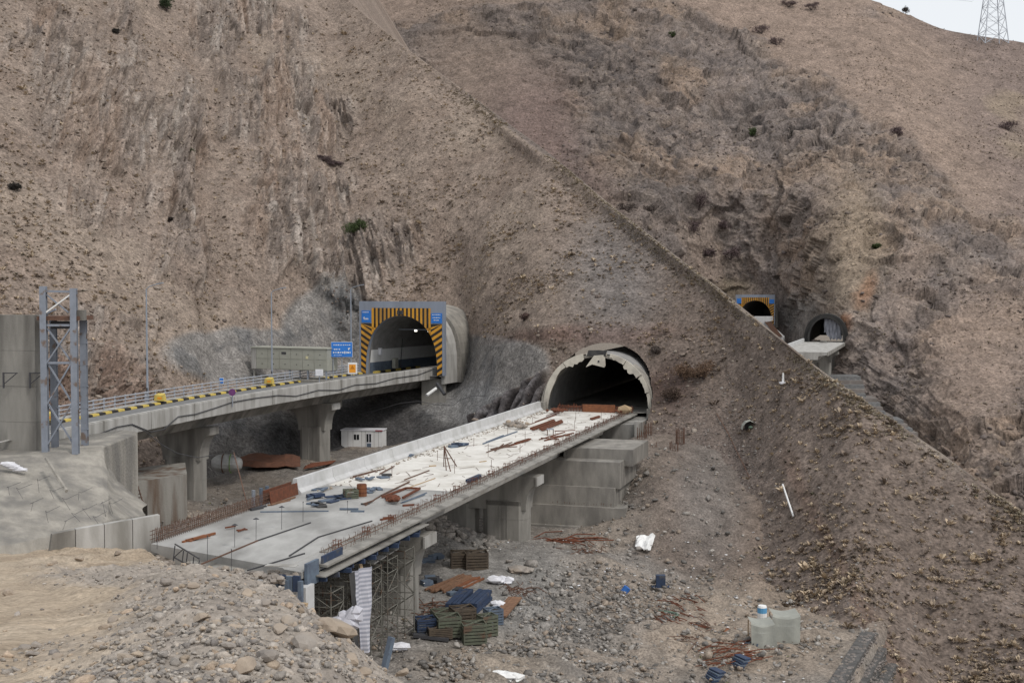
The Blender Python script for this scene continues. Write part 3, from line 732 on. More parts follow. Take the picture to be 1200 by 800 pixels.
def bore(mb, fr, prof, t0, t1, z, bend=0.0):
    n = len(prof); vs = []; K = 8
    for k in range(K + 1):
        t = t0 + (t1 - t0) * k / K; o = bend * (k / K) ** 2
        vs += [fr.p(s + o, t, z + zz) for s, zz in prof]
    fs = [(k * n + i, k * n + i + 1, (k + 1) * n + i + 1, (k + 1) * n + i) for k in range(K) for i in range(n - 1)]
    fs.append(tuple(K * n + i for i in range(n)))
    mb.add(vs, fs)

def striped_portal(fr, z, label, half=5.75, h=8.45, W=6.85, H=10.5, fine=True, tail=9.0):
    root = thing('tunnel_portal', label, 'tunnel portal', fr.p(0, 0, z))
    p_in = [(s, zz) for s, zz in arch(half, h, 28, .72)]
    # headwall: slab with an arched opening
    mb = MB(); th = .7
    top = [(-W, 0)] + [(-W, H), (W, H)] + [(W, 0)]
    n = len(p_in)
    outer = []
    for s, zz in p_in:       # project the arch on the rectangle
        k = max(abs(s) / W, zz / H, 1e-6); outer.append((s / k, zz / k))
    outer[0] = (-W, 0); outer[-1] = (W, 0)
    # keep the two top corners square
    ci = min(range(n), key=lambda i: (outer[i][0] + W) ** 2 + (outer[i][1] - H) ** 2); outer[ci] = (-W, H)
    ci = min(range(n), key=lambda i: (outer[i][0] - W) ** 2 + (outer[i][1] - H) ** 2); outer[ci] = (W, H)
    shell(mb, fr, outer, p_in, 0, th, z)
    mb.build('headwall', M_headwall, root)
    # black band with the yellow stripes on it
    zs, bw = 7.3, 4.75     # height where the side bands start, half width of the top band
    ztop = H - .95
    def az(s): return arch_z(s, half, h, .72)
    mb = MB()
    def face(fr, pts, t0, t1, mb):
        mb.prism([fr.p(s, t0, z + zz) for s, zz in pts], fr.p(0, t1, 0) - fr.p(0, t0, 0))
    N_ = 24
    for k in range(N_):
        a, b = -bw + 2 * bw * k / N_, -bw + 2 * bw * (k + 1) / N_
        face(fr, [(a, az(a) + .02), (b, az(b) + .02), (b, ztop), (a, ztop)], -.03, -.001, mb)
    def as_(zz):      # half width of the opening at a height
        return half * math.cos(math.asin(min(1, (max(0, zz) / h) ** (1 / .72))))
    for sg in (-1, 1):
        K = 14
        for k in range(K):
            z0_, z1_ = zs * k / K, zs * (k + 1) / K
            face(fr, [(sg * (as_(z0_) + .02), z0_), (sg * (W - .3), z0_), (sg * (W - .3), z1_), (sg * (as_(z1_) + .02), z1_)], -.03, -.001, mb)
    mb.build('stripe_band', M_black, root)
    def stripe(pts):
        m_ = MB(); face(fr, pts, -.05, -.031, m_); m_.build('stripe', M_yellow, root)
    ns = 15
    for k in range(ns):
        w = 2 * bw / (ns * 2 - 1); a = -bw + k * 2 * w; b = a + w
        mids = [a + (b - a) * q / 2 for q in range(3)]
        stripe([(q, az(q) + .03) for q in mids] + [(b, ztop - .01), (a, ztop - .01)])
    for sg in (-1, 1):
        nst = 8; pitch = zs / nst
        for k in range(nst + 2):
            zc = pitch * k - .5
            e = W - .31
            def inner(c):      # where the slanting line meets the opening (rising towards the edge on the left, falling on the right)
                lo_, hi_ = 0.0, e
                zz = c
                for _ in range(18):
                    s = as_(max(0.0, min(zs, zz))) + .03
                    zz = c + slope * (e - s)
                return s, zz
            slope = -.62
            q = []
            for c in (zc, zc + pitch * .5):
                s, zz = inner(c); q.append(((e, c), (s, zz)))
            pts = [q[0][0], q[1][0], q[1][1], q[0][1]]
            pts = [(s, max(0.01, min(zs - .01, zz))) for s, zz in pts]
            if abs(pts[0][1] - pts[1][1]) < .03 and abs(pts[2][1] - pts[3][1]) < .03: continue
            area = .5 * abs(sum(pts[i][0] * pts[(i + 1) % 4][1] - pts[(i + 1) % 4][0] * pts[i][1] for i in range(4)))
            if area < .05: continue
            pts = [(max(s, as_(zz) + .02), zz) for s, zz in pts]
            stripe([(sg * s, zz) for s, zz in pts])
    # blue plates in the upper corners
    for sg, s0, s1, z0_, z1_ in ((-1, -W + .45, -bw - .18, 7.45, 9.15), (1, bw + .12, W - .3, 7.45, 8.85)):
        m_ = MB(); face(fr, [(s0, z0_), (s1, z0_), (s1, z1_), (s0, z1_)], -.1, -.02, m_)
        pl = m_.build('blue_plate', M_blue_sign, root)
        if fine:
            m_ = MB(); w = s1 - s0
            rows = [(.12, .8, .86), (.25, .75, .3)] if sg < 0 else [(.1, .9, .84), (.15, .85, .55), (.25, .75, .3)]
            for a, b, c in rows:
                hh = .1 if not (sg < 0 and c == .3) else .22
                x0 = s0 + a * w
                while x0 < s0 + b * w:
                    l_ = random.uniform(.1, .3); x1 = min(x0 + l_, s0 + b * w); zc = z0_ + c * (z1_ - z0_)
                    face(fr, [(x0, zc - hh / 2), (x1, zc - hh / 2), (x1, zc + hh / 2), (x0, zc + hh / 2)], -.12, -.101, m_); x0 = x1 + .06
            if sg < 0:
                m_.add([fr.p(s0 + .25, -.12, z + 8.1), fr.p(s0 + .5, -.12, z + 7.9), fr.p(s0 + .5, -.12, z + 8.3)], [(0, 1, 2)])
            m_.build('lettering', M_white, pl)['kind'] = 'stuff'
    # lane signal over the crown, lining, walls, lights
    if fine:
        m_ = MB()
        for q in (-.45, .05):
            face(fr, [(q, 8.6), (q + .4, 8.6), (q + .4, 9.2), (q, 9.2)], -.35, -.06, m_)
        m_.build('lane_signal', M_dark, root)
    mb = MB(); bore(mb, fr, p_in, th, 46, z, 4); mb.build('bore_lining', M_bore, root, smooth=False)
    mb = MB(); mb.add([fr.p(-half, -.5, z - .05), fr.p(half, -.5, z - .05), fr.p(half + 4, 46, z - .05), fr.p(-half + 4, 46, z - .05)], [(0, 1, 2, 3)])
    mb.build('tunnel_floor', M_asphalt, root)
    if fine:
        for nm, mt, a, b in (('dado_panel', M_bluegrey, .0, 1.55), ('wall_panel', M_white, 1.56, 3.4)):
            for sg in (-1, 1):
                m_ = MB()
                for k in range(9):
                    t0, t1 = 1.0 + 3.0 * k, 3.98 + 3.0 * k
                    o = 4 * ((t0 / 46) ** 2)
                    sA, sB = as_(a) - .06, as_(b) - .06
                    m_.add([fr.p(sg * sA + o, t0, z + a), fr.p(sg * sA + 4 * (t1 / 46) ** 2, t1, z + a), fr.p(sg * sB + 4 * (t1 / 46) ** 2, t1, z + b), fr.p(sg * sB + o, t0, z + b)], [(0, 1, 2, 3)])
                m_.build(nm, mt, root)
        m_ = MB(); m_.beam(fr.p(-3.6, 6, z + 6.3), fr.p(4.2, 6, z + 6.3), .12, .12); m_.build('lamp_rail', M_steel, root)
        em = bpy.data.materials.new('lit_lamp'); em.use_nodes = True
        em.node_tree.nodes['Principled BSDF'].inputs['Emission Color'].default_value = (1, .93, .8, 1)
        em.node_tree.nodes['Principled BSDF'].inputs['Emission Strength'].default_value = 3
        for q in (-.9, 1.3, 2.9):
            m_ = MB(); m_.fbox(fr, q, q + .3, 5.85, 6.15, z + 6.0, z + 6.22); m_.build('ceiling_lamp', em, root)
        m_ = MB(); m_.fbox(fr, -half + .35, -half + .75, 3, 3.5, z + 2.6, z + 3.6); m_.build('wall_box', M_white_soft, root)
        m_ = MB(); m_.fbox(fr, -half + .45, -half + 1.05, 7, 7.9, z + .4, z + 1.9); m_.build('wall_box', M_cabinet, root)
        m_ = MB(); m_.tube([fr.p(-half + .8, 9, z + .3), fr.p(-half + 1.2, 9, z + 4.8)], .06); m_.build('conduit', M_dark, root)
        for k in range(9):
            m_ = MB(); m_.fbox(fr, -half + .55, -half + .9, 1 + 1.6 * k, 2.6 + 1.6 * k, z - .02, z + .3)
            m_.build('kerb_block', (M_yellow2, M_black)[k % 2], root)
    # the concrete shell that runs from the headwall into the slope
    sh = [(-W + .3, -1.2)] + arch(W - .3, 9.7, 22, .62) + [(W - .3, -1.2)]
    ins = [(s * .93, zz * .9 if zz > 0 else zz) for s, zz in sh]
    mb = MB(); shell(mb, fr, sh, ins, th + .002, tail, z); mb.build('portal_shell', M_conc_pale, root)
    sh2 = [(s * 1.09, zz * 1.03) for s, zz in sh]
    mb = MB(); shell(mb, fr, sh2, [(s * 1.001, zz * 1.001) for s, zz in sh], tail * .55, tail + 4, z); mb.build('rough_shell', M_shot, root)
    return root
striped_portal(FP1, ZU, 'square blue grey portal with yellow and black stripes ending the left road bridge')
striped_portal(FP3, ZU, 'small distant striped tunnel portal in the rock of the far mountain', fine=False, tail=14)

# lower tunnel: bare ring with broken cream lining
root = thing('unfinished_tunnel', 'bare tunnel mouth with broken cream lining at the end of the white deck', 'tunnel', FP2.p(0, 0, ZL))
HB, HH = 6.45, 7.25
pin = arch(HB, HH, 36, .8); pout = arch(HB + .72, HH + .6, 36, .8)
mb = MB(); shell(mb, FP2, pout, [(s * 1.0 , zz) for s, zz in arch(HB + .28, HH + .25, 36, .8)], -.35, 2.5, ZL - .9); mb.build('outer_shell', M_shot, root)
mb = MB(); bore(mb, FP2, arch(HB + .2, HH + .15, 28, .8), -.2, 80, ZL - .3, 0); mb.build('bore_lining', M_bore, root)
mb = MB(); mb.add([FP2.p(-HB, -.8, ZL - .03), FP2.p(HB, -.8, ZL - .03), FP2.p(HB, 80, ZL - .03), FP2.p(-HB, 80, ZL - .03)], [(0, 1, 2, 3)]); mb.build('tunnel_floor', M_conc, root)
rr = random.Random(3)
segs = [(.995, .72, .42), (.715, .585, .95), (.565, .44, .25), (.42, .32, .55), (.315, .20, .95), (.19, .095, .5), (.09, .012, .30)]
for a0, a1, drop in segs:
    m_ = MB(); n = 7; o = []; i_ = []
    for k in range(n + 1):
        a = math.pi * (a0 + (a1 - a0) * k / n)
        c, s_ = math.cos(a), max(0, math.sin(a)) ** .8
        o.append(((HB + .34) * c, (HH + .3) * s_))
        dr = drop * (.55 + .5 * rr.random()) if a0 < .9 else drop * (.8 + .5 * rr.random()) + .2 * math.sin(math.pi * k / n)
        i_.append(((HB + .25 - dr) * c, (HH + .2 - dr) * s_))
    pts = o + i_[::-1]
    m_.prism([FP2.p(s, -.5, ZL - .5 + zz + .2) for s, zz in pts], FP2.p(0, .3, 0) - FP2.p(0, 0, 0))
    m_.build('broken_lining', M_cream, root)
m_ = MB(); m_.prism([FP2.p(s, -.75, ZL + zz) for s, zz in [(-1.3, 5.4), (-.5, 5.75), (1.0, 5.4), (.9, 6.9), (-.3, 6.8)]], FP2.p(.1, .3, .25) - FP2.p(0, 0, 0)); hp = m_.build('hanging_lining', M_cream, root)
m_ = MB(); m_.prism([FP2.p(s, -.79, ZL + zz) for s, zz in [(.2, 6.0), (.4, 6.0), (.4, 6.25), (.2, 6.25)]], FP2.p(0, .04, 0) - FP2.p(0, 0, 0)); m_.build('hole', M_dark, hp)
m_ = MB(); m_.prism([FP2.p(s, -.72, ZL + zz) for s, zz in [(-1.2, 6.75), (1.1, 6.8), (1.3, 7.4), (.3, 7.5), (-1.0, 7.45)]], FP2.p(0, .3, 0) - FP2.p(0, 0, 0)); m_.build('waterproof_sheet', M_net, root)
m_ = MB(); m_.fbox(FP2, -HB - .9, -HB + .15, -1.2, -.2, ZL - .6, ZL + 1.0); m_.build('footing', M_shot, root)
m_ = MB(); m_.fbox(FP2, HB - .1, HB + .9, -1.2, -.2, ZL - 1.2, ZL + .5); m_.build('footing', M_shot, root)
# mats of rusty bars and the block in the mouth
mb = MB()
for k in range(26):
    s = -4.4 + 9.0 * k / 25; mb.beam(FP2.p(s, -1.6, ZL + .02), FP2.p(s + rr.uniform(-.05, .05), -1.6, ZL + .75 + rr.uniform(-.1, .25)), .08, .08)
for zz in (.15, .35, .55, .7): mb.beam(FP2.p(-4.6, -1.65, ZL + zz), FP2.p(4.8, -1.65, ZL + zz), .09, .09)
at_base(mb, 'rebar_mat', 'rust red mat of starter bars across the floor of the unfinished tunnel mouth', 'rebar', M_rust)
mb = MB(); mb.fbox(FP2, -1.4, 2.6, -1.9, -1.78, ZL + .02, ZL + .95); at_base(mb, 'shutter_board', 'rusty red shutter board standing in the middle of the unfinished tunnel mouth', 'board', M_rust_orange)
mb = MB(); mb.rock(FP2.p(3.9, -2.6, ZL + .5), .85, 5, (1.1, .8, .75)); at_base(mb, 'stone_block', 'pale timber coloured block at the right side of the unfinished tunnel mouth', 'block', M_wood)

# far lower tunnel with a torn grey curtain
root = thing('distant_tunnel', 'distant bare tunnel mouth half hung with a torn grey sheet', 'tunnel', FP4.p(0, 0, ZL))
mb = MB(); shell(mb, FP4, arch(5.3, 7.6, 24, .8), arch(4.8, 7.1, 24, .8), -1, 3, ZL - .5); mb.build('outer_shell', M_bore_dark, root)
mb = MB(); shell(mb, FP4, arch(6.4, 8.4, 24, .8), arch(5.32, 7.62, 24, .8), 0, 6, ZL - .5); mb.build('rough_shell', M_bore_dark, root)
mb = MB(); bore(mb, FP4, arch(4.82, 7.12, 24, .8), -.8, 60, ZL - .5, 0); mb.build('bore_lining', M_bore_dark, root)
mb = MB(); nx, nz = 14, 8; vs = []
for j in range(nz + 1):
    for i in range(nx + 1):
        s = -.6 + 5.1 * i / nx
        zt = arch_z(s, 4.85, 7.1, .8) - .3; zb = .3 + .8 * abs(math.sin(i * 1.9)) + (1.6 if i < 5 else 0) * (1 - i / 5.0 if i < 5 else 0) * 1.5
        vs.append(FP4.p(s + .1 * math.sin(j), .5 + .35 * math.sin(i * 1.7 + .4 * j), ZL - .4 + zb + (zt - zb) * j / nz))
mb.add(vs, [(j * (nx + 1) + i, j * (nx + 1) + i + 1, (j + 1) * (nx + 1) + i + 1, (j + 1) * (nx + 1) + i) for j in range(nz) for i in range(nx)])
mb.build('torn_curtain', mat('grey_sheeting', (.30, .31, .35, 1), (.2, .205, .235, 1), .8, .8), root)

# ------------------------------------------------------------------ lower bridge (bare deck)
root = thing('unfinished_bridge', 'broad unfinished bridge with bare white deck and rusty starter bars along its edge', 'bridge', FL.p(0, 0, ZL))
LOW = root
def fr_at(t): return Fr(*FL.p(0, t, 0).xy, FL.h)
SK = -.33
sec = [(-6.2, 0), (4.15, 0), (4.2, -.06), (5.45, -.06), (5.45, -.42), (3.9, -.75), (3.6, -1.7), (-3.8, -1.7), (-4.2, -.75), (-6.2, -.42)]
tj = 25.0     # pour joint
mb = MB(); mb.sweep([fr_at(0), fr_at(tj)], sec, ZL, skew=SK); g = mb.build('deck_slab', M_deck_grey, root); g['label'] = 'damp grey near part of the deck'
mb = MB(); mb.sweep([fr_at(tj + .02), fr_at(86.4)], sec, ZL); g = mb.build('deck_slab', M_deck_white, root); g['label'] = 'bright white far part of the deck'
mb = MB(); mb.sweep([fr_at(.3), fr_at(86.4)], [(5.46, -.06), (5.95, -.10), (5.95, -.22), (5.46, -.22)], ZL); mb.build('edge_form', M_conc, root)
mb = MB(); mb.sweep([fr_at(3), fr_at(86.4)], [(4.16, .004), (5.44, -.05), (5.44, -.056), (4.16, -.056)], ZL); g = mb.build('edge_strip', M_conc, root); g['label'] = 'rough grey verge without barrier along the right edge'
# concrete barrier on the left, cast in bays
bp = [(-6.55, -.4), (-5.75, 0.003), (-5.75, .12), (-6.0, .38), (-6.12, 1.12), (-6.42, 1.12), (-6.55, .3)]
t = 20.5; k = 0
while t < 85:
    t1 = min(t + 6.0, 86); mb = MB(); mb.sweep([fr_at(t + .02), fr_at(t1 - .02)], bp, ZL); mb.build('barrier_bay', M_barrier, root); t = t1
# starter bars for the barrier still to be cast, left edge
mb = MB(); rr = random.Random(11)
t = 2.4
while t < 20.4:
    for s in (-6.35, -6.0):
        hh = .8 + rr.uniform(-.15, .12); mb.beam(FL.p(s, t, ZL - .05), FL.p(s + .15 * (1 if s < -6.2 else -1) * .5, t + rr.uniform(-.05, .05), ZL + hh), .026, .026)
    t += .22
for s in (-6.35, -6.02):
    for zz in (.2, .45, .68): mb.beam(FL.p(s, 2.2, ZL + zz), FL.p(s, 20.4, ZL + zz), .03, .03)
o = mb.build('barrier_rebar', M_rust_pale, root); o['kind'] = 'stuff'
mb = MB(); mb.sweep([fr_at(16.2), fr_at(20.4)], [(-6.55, -.05), (-6.5, -.05), (-6.5, .9), (-6.55, .9)], ZL); mb.build('barrier_shutter', M_rust, root)
mb = MB(); mb.sweep([fr_at(16.2), fr_at(20.35)], [(-5.95, .02), (-5.9, .02), (-6.0, .85), (-6.05, .85)], ZL); mb.build('barrier_shutter', M_rust, root)
# starter bars on the right verge
mb = MB(); t = 2.5
while t < 86:
    for s in (4.35, 4.75, 5.2):
        if rr.random() < .8:
            hh = rr.uniform(.18, .42); q = rr.uniform(-.12, .12)
            mb.beam(FL.p(s, t, ZL - .06), FL.p(s + q, t + rr.uniform(-.1, .1), ZL + hh), .022, .022)
            if rr.random() < .4: mb.beam(FL.p(s + q, t, ZL + hh), FL.p(s + q - .2, t + .05, ZL + hh - .02), .02, .02)
    t += .36
for s in (4.5, 4.95):
    for q in range(12): mb.beam(FL.p(s, 3 + q * 7, ZL + .1), FL.p(s + .1, 3 + q * 7 + 6.6, ZL + .12), .035, .035)
o = mb.build('verge_rebar', M_rust_pale, root); o['kind'] = 'stuff'
# little rebar cages for the railing posts
for q in range(20):
    t = 4 + q * 4.1; mb = MB()
    for a, b in ((4.55, 0), (4.9, 0), (4.55, .35), (4.9, .35)): mb.beam(FL.p(a, t + b, ZL - .05), FL.p(a, t + b, ZL + .5), .028, .028)
    for zz in (.25, .5):
        for a, b in (((4.5, 0), (4.95, 0)), ((4.5, .35), (4.95, .35)), ((4.55, -.05), (4.55, .4)), ((4.9, -.05), (4.9, .4))): mb.beam(FL.p(a[0], t + a[1], ZL + zz - .06), FL.p(b[0], t + b[1], ZL + zz - .06), .022, .022)
    mb.build('post_cage', M_rust, root)
def twin_pier(root, fr, t, ztop, zb_, cols, cw, ct, capw, pale_end=True, cap_h=3.0, cl=None):
    cl = capw if cl is None else cl
    pier = MB()
    lo, hi = min(cols) - cw / 2, max(cols) + cw / 2
    # hammerhead cap with curved undersides
    pts = [(-cl, ztop), (capw, ztop), (capw, ztop - .75)]
    for k in range(1, 7):
        a = math.pi / 2 * k / 6; pts.append((capw - (capw - hi) * math.sin(a) ** 1.0, ztop - .75 - (cap_h - .75) * (1 - math.cos(a))))
    for k in range(6, 0, -1):
        a = math.pi / 2 * k / 6; pts.append((-cl + (lo + cl) * math.sin(a), ztop - .75 - (cap_h - .75) * (1 - math.cos(a))))
    pts.append((-cl, ztop - .75))
    m_ = MB(); m_.prism([fr.p(s, t - ct / 2 + .15, zz) for s, zz in pts], fr.p(0, ct - .3, 0) - fr.p(0, 0, 0)); cap = m_.build('pier_cap', M_conc, root)
    if pale_end:
        m_ = MB(); m_.fbox(fr, capw - .02, capw + .12, t - ct / 2 + .05, t + ct / 2 - .05, ztop - .8, ztop - .03); m_.build('cap_end', M_conc_pale, cap)
    for c in cols:
        m_ = MB(); h_ = cw / 2; ch = min(.6, ct * .28)
        oct_ = [(-h_, -ct / 2 + ch), (-h_ + ch, -ct / 2), (-.32, -ct / 2), (-.28, -ct / 2 + .05), (.28, -ct / 2 + .05), (.32, -ct / 2), (h_ - ch, -ct / 2), (h_, -ct / 2 + ch), (h_, ct / 2 - ch), (h_ - ch, ct / 2), (-h_ + ch, ct / 2), (-h_, ct / 2 - ch)]
        zs_ = [zb_ - 1.5, zb_ + (ztop - zb_) * .30, zb_ + (ztop - zb_) * .60, ztop - cap_h + .4]
        col_ = None
        for a, b in zip(zs_[:-1], zs_[1:]):
            g_ = .012
            m_.prism([fr.p(c + s, t + q, a + g_) for s, q in oct_], (0, 0, b - a - 2 * g_))
            sm = [(s * .985, q * .97) for s, q in oct_]
            m_.prism([fr.p(c + s, t + q, b - g_ * 2) for s, q in sm], (0, 0, g_ * 4))
        m_.build('pier_column', M_conc, root)
twin_pier(root, FL, 17.5, ZL - 1.68, ZP, (2.3, -2.3), 4.0, 2.4, 5.3, cl=5.9)
twin_pier(root, FL, 45.0, ZL - 1.68, ZP, (2.3, -2.6), 4.1, 2.4, 5.3, cl=5.9)

# stacked retaining tiers under the tunnel end of the lower bridge
root = thing('retaining_tiers', 'stacked grey concrete footing tiers under the bare bridge below the unfinished tunnel', 'retaining wall', FL.p(0, 60, ZP))
def tier(px1, py0, py1, t, m=M_tier, s0=-7.5, lean=.15):
    s1 = s_of(FL, px1, t); p = FL.p(s1, t, 0); z1_, z0_ = z_of(p, py0), z_of(p, py1)
    b = MB(); b.hexa([FL.p(s0, t - lean, z0_), FL.p(s1, t - lean, z0_), FL.p(s1, t + 8, z0_), FL.p(s0, t + 8, z0_), FL.p(s0, t, z1_), FL.p(s1, t, z1_), FL.p(s1, t + 8, z1_), FL.p(s0, t + 8, z1_)])
    b.build('footing_tier', m, root)
    return s1, z0_, z1_
tier(712, 619, 660, 53.2)
tier(733, 596, 619, 54)
tier(721, 572, 596.5, 54.7)
tier(727, 542, 572.5, 55.3)
tier(742, 527, 546, 57.5, s0=4.3)
b = MB(); s1 = s_of(FL, 747, 78); b.fbox(FL, -7, s1, 78, 92, 11.2, ZL - .5); b.build('abutment_wall', M_conc_dark, root)
b = MB(); b.fbox(FL, s1 - .25, s1 + .12, 77.7, 78.4, 11.0, ZL - .12); b.build('wall_edge', M_conc_pale, root)
b = MB(); b.fbox(FL, -6.2, 3.2, 77.2, 77.9, 13.0, ZL - .9); b.build('bearing_beam', M_conc, root)
for q in range(26):
    s = s_of(FL, 645, 54.6) + q * .24; m_ = MB(); m_.beam(FL.p(s, 54.6, 8.6), FL.p(s + .02, 54.6, 9.4 + .3 * rr.random()), .05, .05); m_.build('starter_bar', M_rust_pale, root)

# ------------------------------------------------------------------ upper bridge (open to traffic)
root = thing('road_bridge', 'finished concrete road bridge on two hammerhead piers leading to the striped portal', 'bridge', (xr(140), 140, ZU))
ys = [97, 104, 112, 120, 128, 136, 144, 152, 160, 168, 173, 177.5]
FU = [Fr(xr(y), y, hr(y)) for y in ys]
ysr = [70, 80, 90] + ys
FUR = [Fr(xr(y), y, hr(y)) for y in ysr]
def wid(y): return 7.7 + max(0, (y - 95)) / 80 * 3.0
FULT = [Fr(*Fr(xr(y), y, hr(y)).p(-wid(y), 0, 0).xy, hr(y) - .036 * (y > 95)) for y in ysr]     # the far kerb line
mb = MB(); mb.sweep(FU, [(0, 1.1), (0, -.55), (-.35, -.6), (-2.2, -.95), (-2.9, -1.95), (-7.2, -1.95), (-7.9, -.95), (-8.6, -.5), (-8.6, -.03), (-.42, -.03), (-.42, 1.1)], ZU); mb.build('girder', M_conc, root)
mb = MB(); nn = len(FUR)
mb.add([f.p(-.43, 0, ZU) for f in FUR] + [f.p(.3, 0, ZU) for f in FULT], [(i, i + 1, nn + i + 1, nn + i) for i in range(nn - 1)]); mb.build('carriageway', M_asphalt, root)
mb = MB(); mb.sweep(FUR, [(-.03, 1.105), (-.4, 1.105), (-.4, 1.12), (-.03, 1.12)], ZU); mb.build('parapet_top', M_conc_pale, root)
for a, b_ in zip(FU[:-1], FU[1:]):
    m_ = MB(); m_.sweep([Fr(*a.p(0, .06, 0).xy, a.h), Fr(*b_.p(0, -.06, 0).xy, b_.h)], [(.002, 1.08), (.05, 1.04), (.05, -.5), (.002, -.53)], ZU); m_.build('fascia_panel', M_conc_pale, root)
for off, w, mt in ((-.95, .14, M_yellow2), (-4.6, .12, M_white)):
    mb = MB(); mb.sweep(FUR, [(off, .004), (off - w, .004), (off - w, .002), (off, .002)], ZU); mb.build('lane_line', mt, root)
# black and yellow kerb on the far side
class Run:
    def __init__(self, frs):
        self.f = frs; self.L = [0]
        for a, b in zip(frs[:-1], frs[1:]): self.L.append(self.L[-1] + math.dist(a.o, b.o))
    def at(self, q):
        for i in range(len(self.L) - 1):
            if q <= self.L[i + 1] or i == len(self.L) - 2:
                w = (q - self.L[i]) / (self.L[i + 1] - self.L[i]); a, b = self.f[i], self.f[i + 1]
                return Fr(a.o[0] + (b.o[0] - a.o[0]) * w, a.o[1] + (b.o[1] - a.o[1]) * w, a.h + (b.h - a.h) * w)
RU = Run(FULT)
mb = MB(); mb.sweep(FULT, [(.9, -.05), (.9, -.06), (-1.5, -.5), (-1.5, -.025), (0, -.025)], ZU); mb.build('cantilever_slab', M_conc, root)
q, k = 12.0, 0
while q < RU.L[-1] - 1.2:
    a, b = RU.at(q + .01), RU.at(q + 1.19); m_ = MB(); m_.sweep([a, b], [(0, .003), (-.05, .2), (-.45, .22), (-.45, .003)], ZU); m_.build('kerb_block', (M_yellow2, M_black)[k % 2], root); q += 1.2; k += 1
mb = MB(); mb.sweep(FULT, [(-.52, -.02), (-.52, .3), (-1.5, .3), (-1.5, -.02)], ZU); mb.build('walkway', M_conc_pale, root)
twin_pier(root, Fr(xr(126), 126, hr(126)), 0, ZU - 1.93, 8.2, (-4.5,), 4.2, 2.2, -1.2, pale_end=False, cap_h=3.4, cl=7.9)
fu2 = Fr(xr(153), 153, hr(153))
twin_pier(root, fu2, 0, ZU - 1.93, 8.6, (-4.3,), 3.7, 2.2, -1.4, pale_end=True, cap_h=3.4, cl=7.4)

# railing: its own thing along the bridge
root = thing('guard_railing', 'pale grey steel railing of three pipes along the far side of the finished bridge', 'railing', RU.at(60).p(-1.1, 0, ZU))
q = 8.0
while q < RU.L[-1] - 2:
    f = RU.at(q); m_ = MB(); m_.fbox(f, -1.18, -1.06, -.05, .05, ZU + .3, ZU + 1.45); m_.build('post', M_rail, root); q += 2.0
for zz in (.62, .98, 1.36):
    m_ = MB(); m_.tube([RU.at(x).p(-1.0, 0, ZU + zz) for x in np.linspace(6, RU.L[-1] - 1.5, 26)], .062, 6); m_.build('rail', M_rail, root)
root = thing('black_cable', 'thin black cable drooping in waves along the side of the finished bridge', 'cable', (xr(130), 130, ZU))
m_ = MB()
CAB = [(60, 533), (92, 520), (110, 510), (135, 500), (152, 497), (175, 506), (190, 503), (208, 488), (228, 485), (250, 478), (270, 471), (300, 466), (325, 463), (345, 464), (372, 457), (395, 457), (415, 451), (440, 449), (462, 443), (490, 439), (508, 432)]
def on_fascia(px, py):
    for y in np.arange(88, 178, .25):
        x = xr(y) + .14
        if 600 + x / y * FPX * CT >= px: return Vector((x, y, z_of(Vector((x, y, 0)), py)))
    return Vector((xr(177) + .14, 177, z_of(Vector((0, 177, 0)), py)))
pts = [on_fascia(*c) for c in CAB]
m_.tube(pts, .055, 5); m_.build('cable_run', M_dark, root)
# ================================================================== left side: wall, tower, shotcrete
rr = random.Random(21)
root = thing('concrete_wall', 'massive board marked concrete wall block beside the steel tower at the far left', 'wall', at(10, 528, 90))
FW = Fr(*at(43, 528, 90).xy, R(14))
zb0, zt0 = at(0, 532, 90).z, at(0, 369, 90).z
for k in range(4):     # pour lifts
    a, b = zb0 - .3 + (zt0 - zb0 + .3) * k / 4, zb0 - .3 + (zt0 - zb0 + .3) * (k + 1) / 4
    for j in range(4):
        m_ = MB(); m_.fbox(FW, -3.1 * (j + 1) + .008, -3.1 * j - .008, -.0 + .02 * ((k + j) % 2), .7, a + .008, b - .008); m_.build('wall_panel', M_conc, root)
for q in (4, 35):      # little wall brackets
    p = at(q, 437, 89.9); m_ = MB(); m_.beam(p, p + Vector((1.05, -.05, 0)), .07, .07); m_.beam(p + Vector((1.0, -.05, 0)), p + Vector((.1, -.05, -.75)), .06, .06); m_.beam(p + Vector((0, 0, .05)), p + Vector((0, 0, -1.1)), .12, .08)
    m_.build('wall_bracket', M_dark, root)

# steel tower
d0, d1 = 89.2, 92.0
root = thing('steel_tower', 'grey blue steel lattice tower with crossed braces in front of the concrete wall', 'tower', at(68, 527, d0))
zb_, zt_ = at(0, 527, d0).z, at(0, 337, d0).z
zpl = at(0, 371, d0).z
XL, XR = at(51.5, 400, d0).x, at(87, 400, d0).x
def leg(x, y, z0, z1):
    m_ = MB(); m_.box((x, y - .16, (z0 + z1) / 2), (.46, .035, z1 - z0)); m_.box((x, y + .16, (z0 + z1) / 2), (.46, .035, z1 - z0)); m_.box((x, y, (z0 + z1) / 2), (.03, .285, z1 - z0)); return m_
for x, y, z1 in ((XL, d0, zt_ + .1), (XR, d0, zt_ - .05), (XL - .35, d1, zpl), (XR - .3, d1, zpl)):
    leg(x, y, zb_ - .3, z1).build('leg', M_tower, root)
for (x, y) in ((XL - .35, d1), (XR - .3, d1)):
    for k in range(6):
        m_ = MB(); m_.box((x, y, zb_ + 1.2 + k * 1.6), (.52, .4, .05)); m_.build('stiffener', M_tower, root)
lv = [zb_ + .6, at(0, 425, d0).z, at(0, 381, d0).z]
for z in lv[1:]:
    m_ = MB(); m_.beam((XL + .24, d0, z), (XR - .24, d0, z), .14, .16); m_.build('cross_tie', M_tower, root)
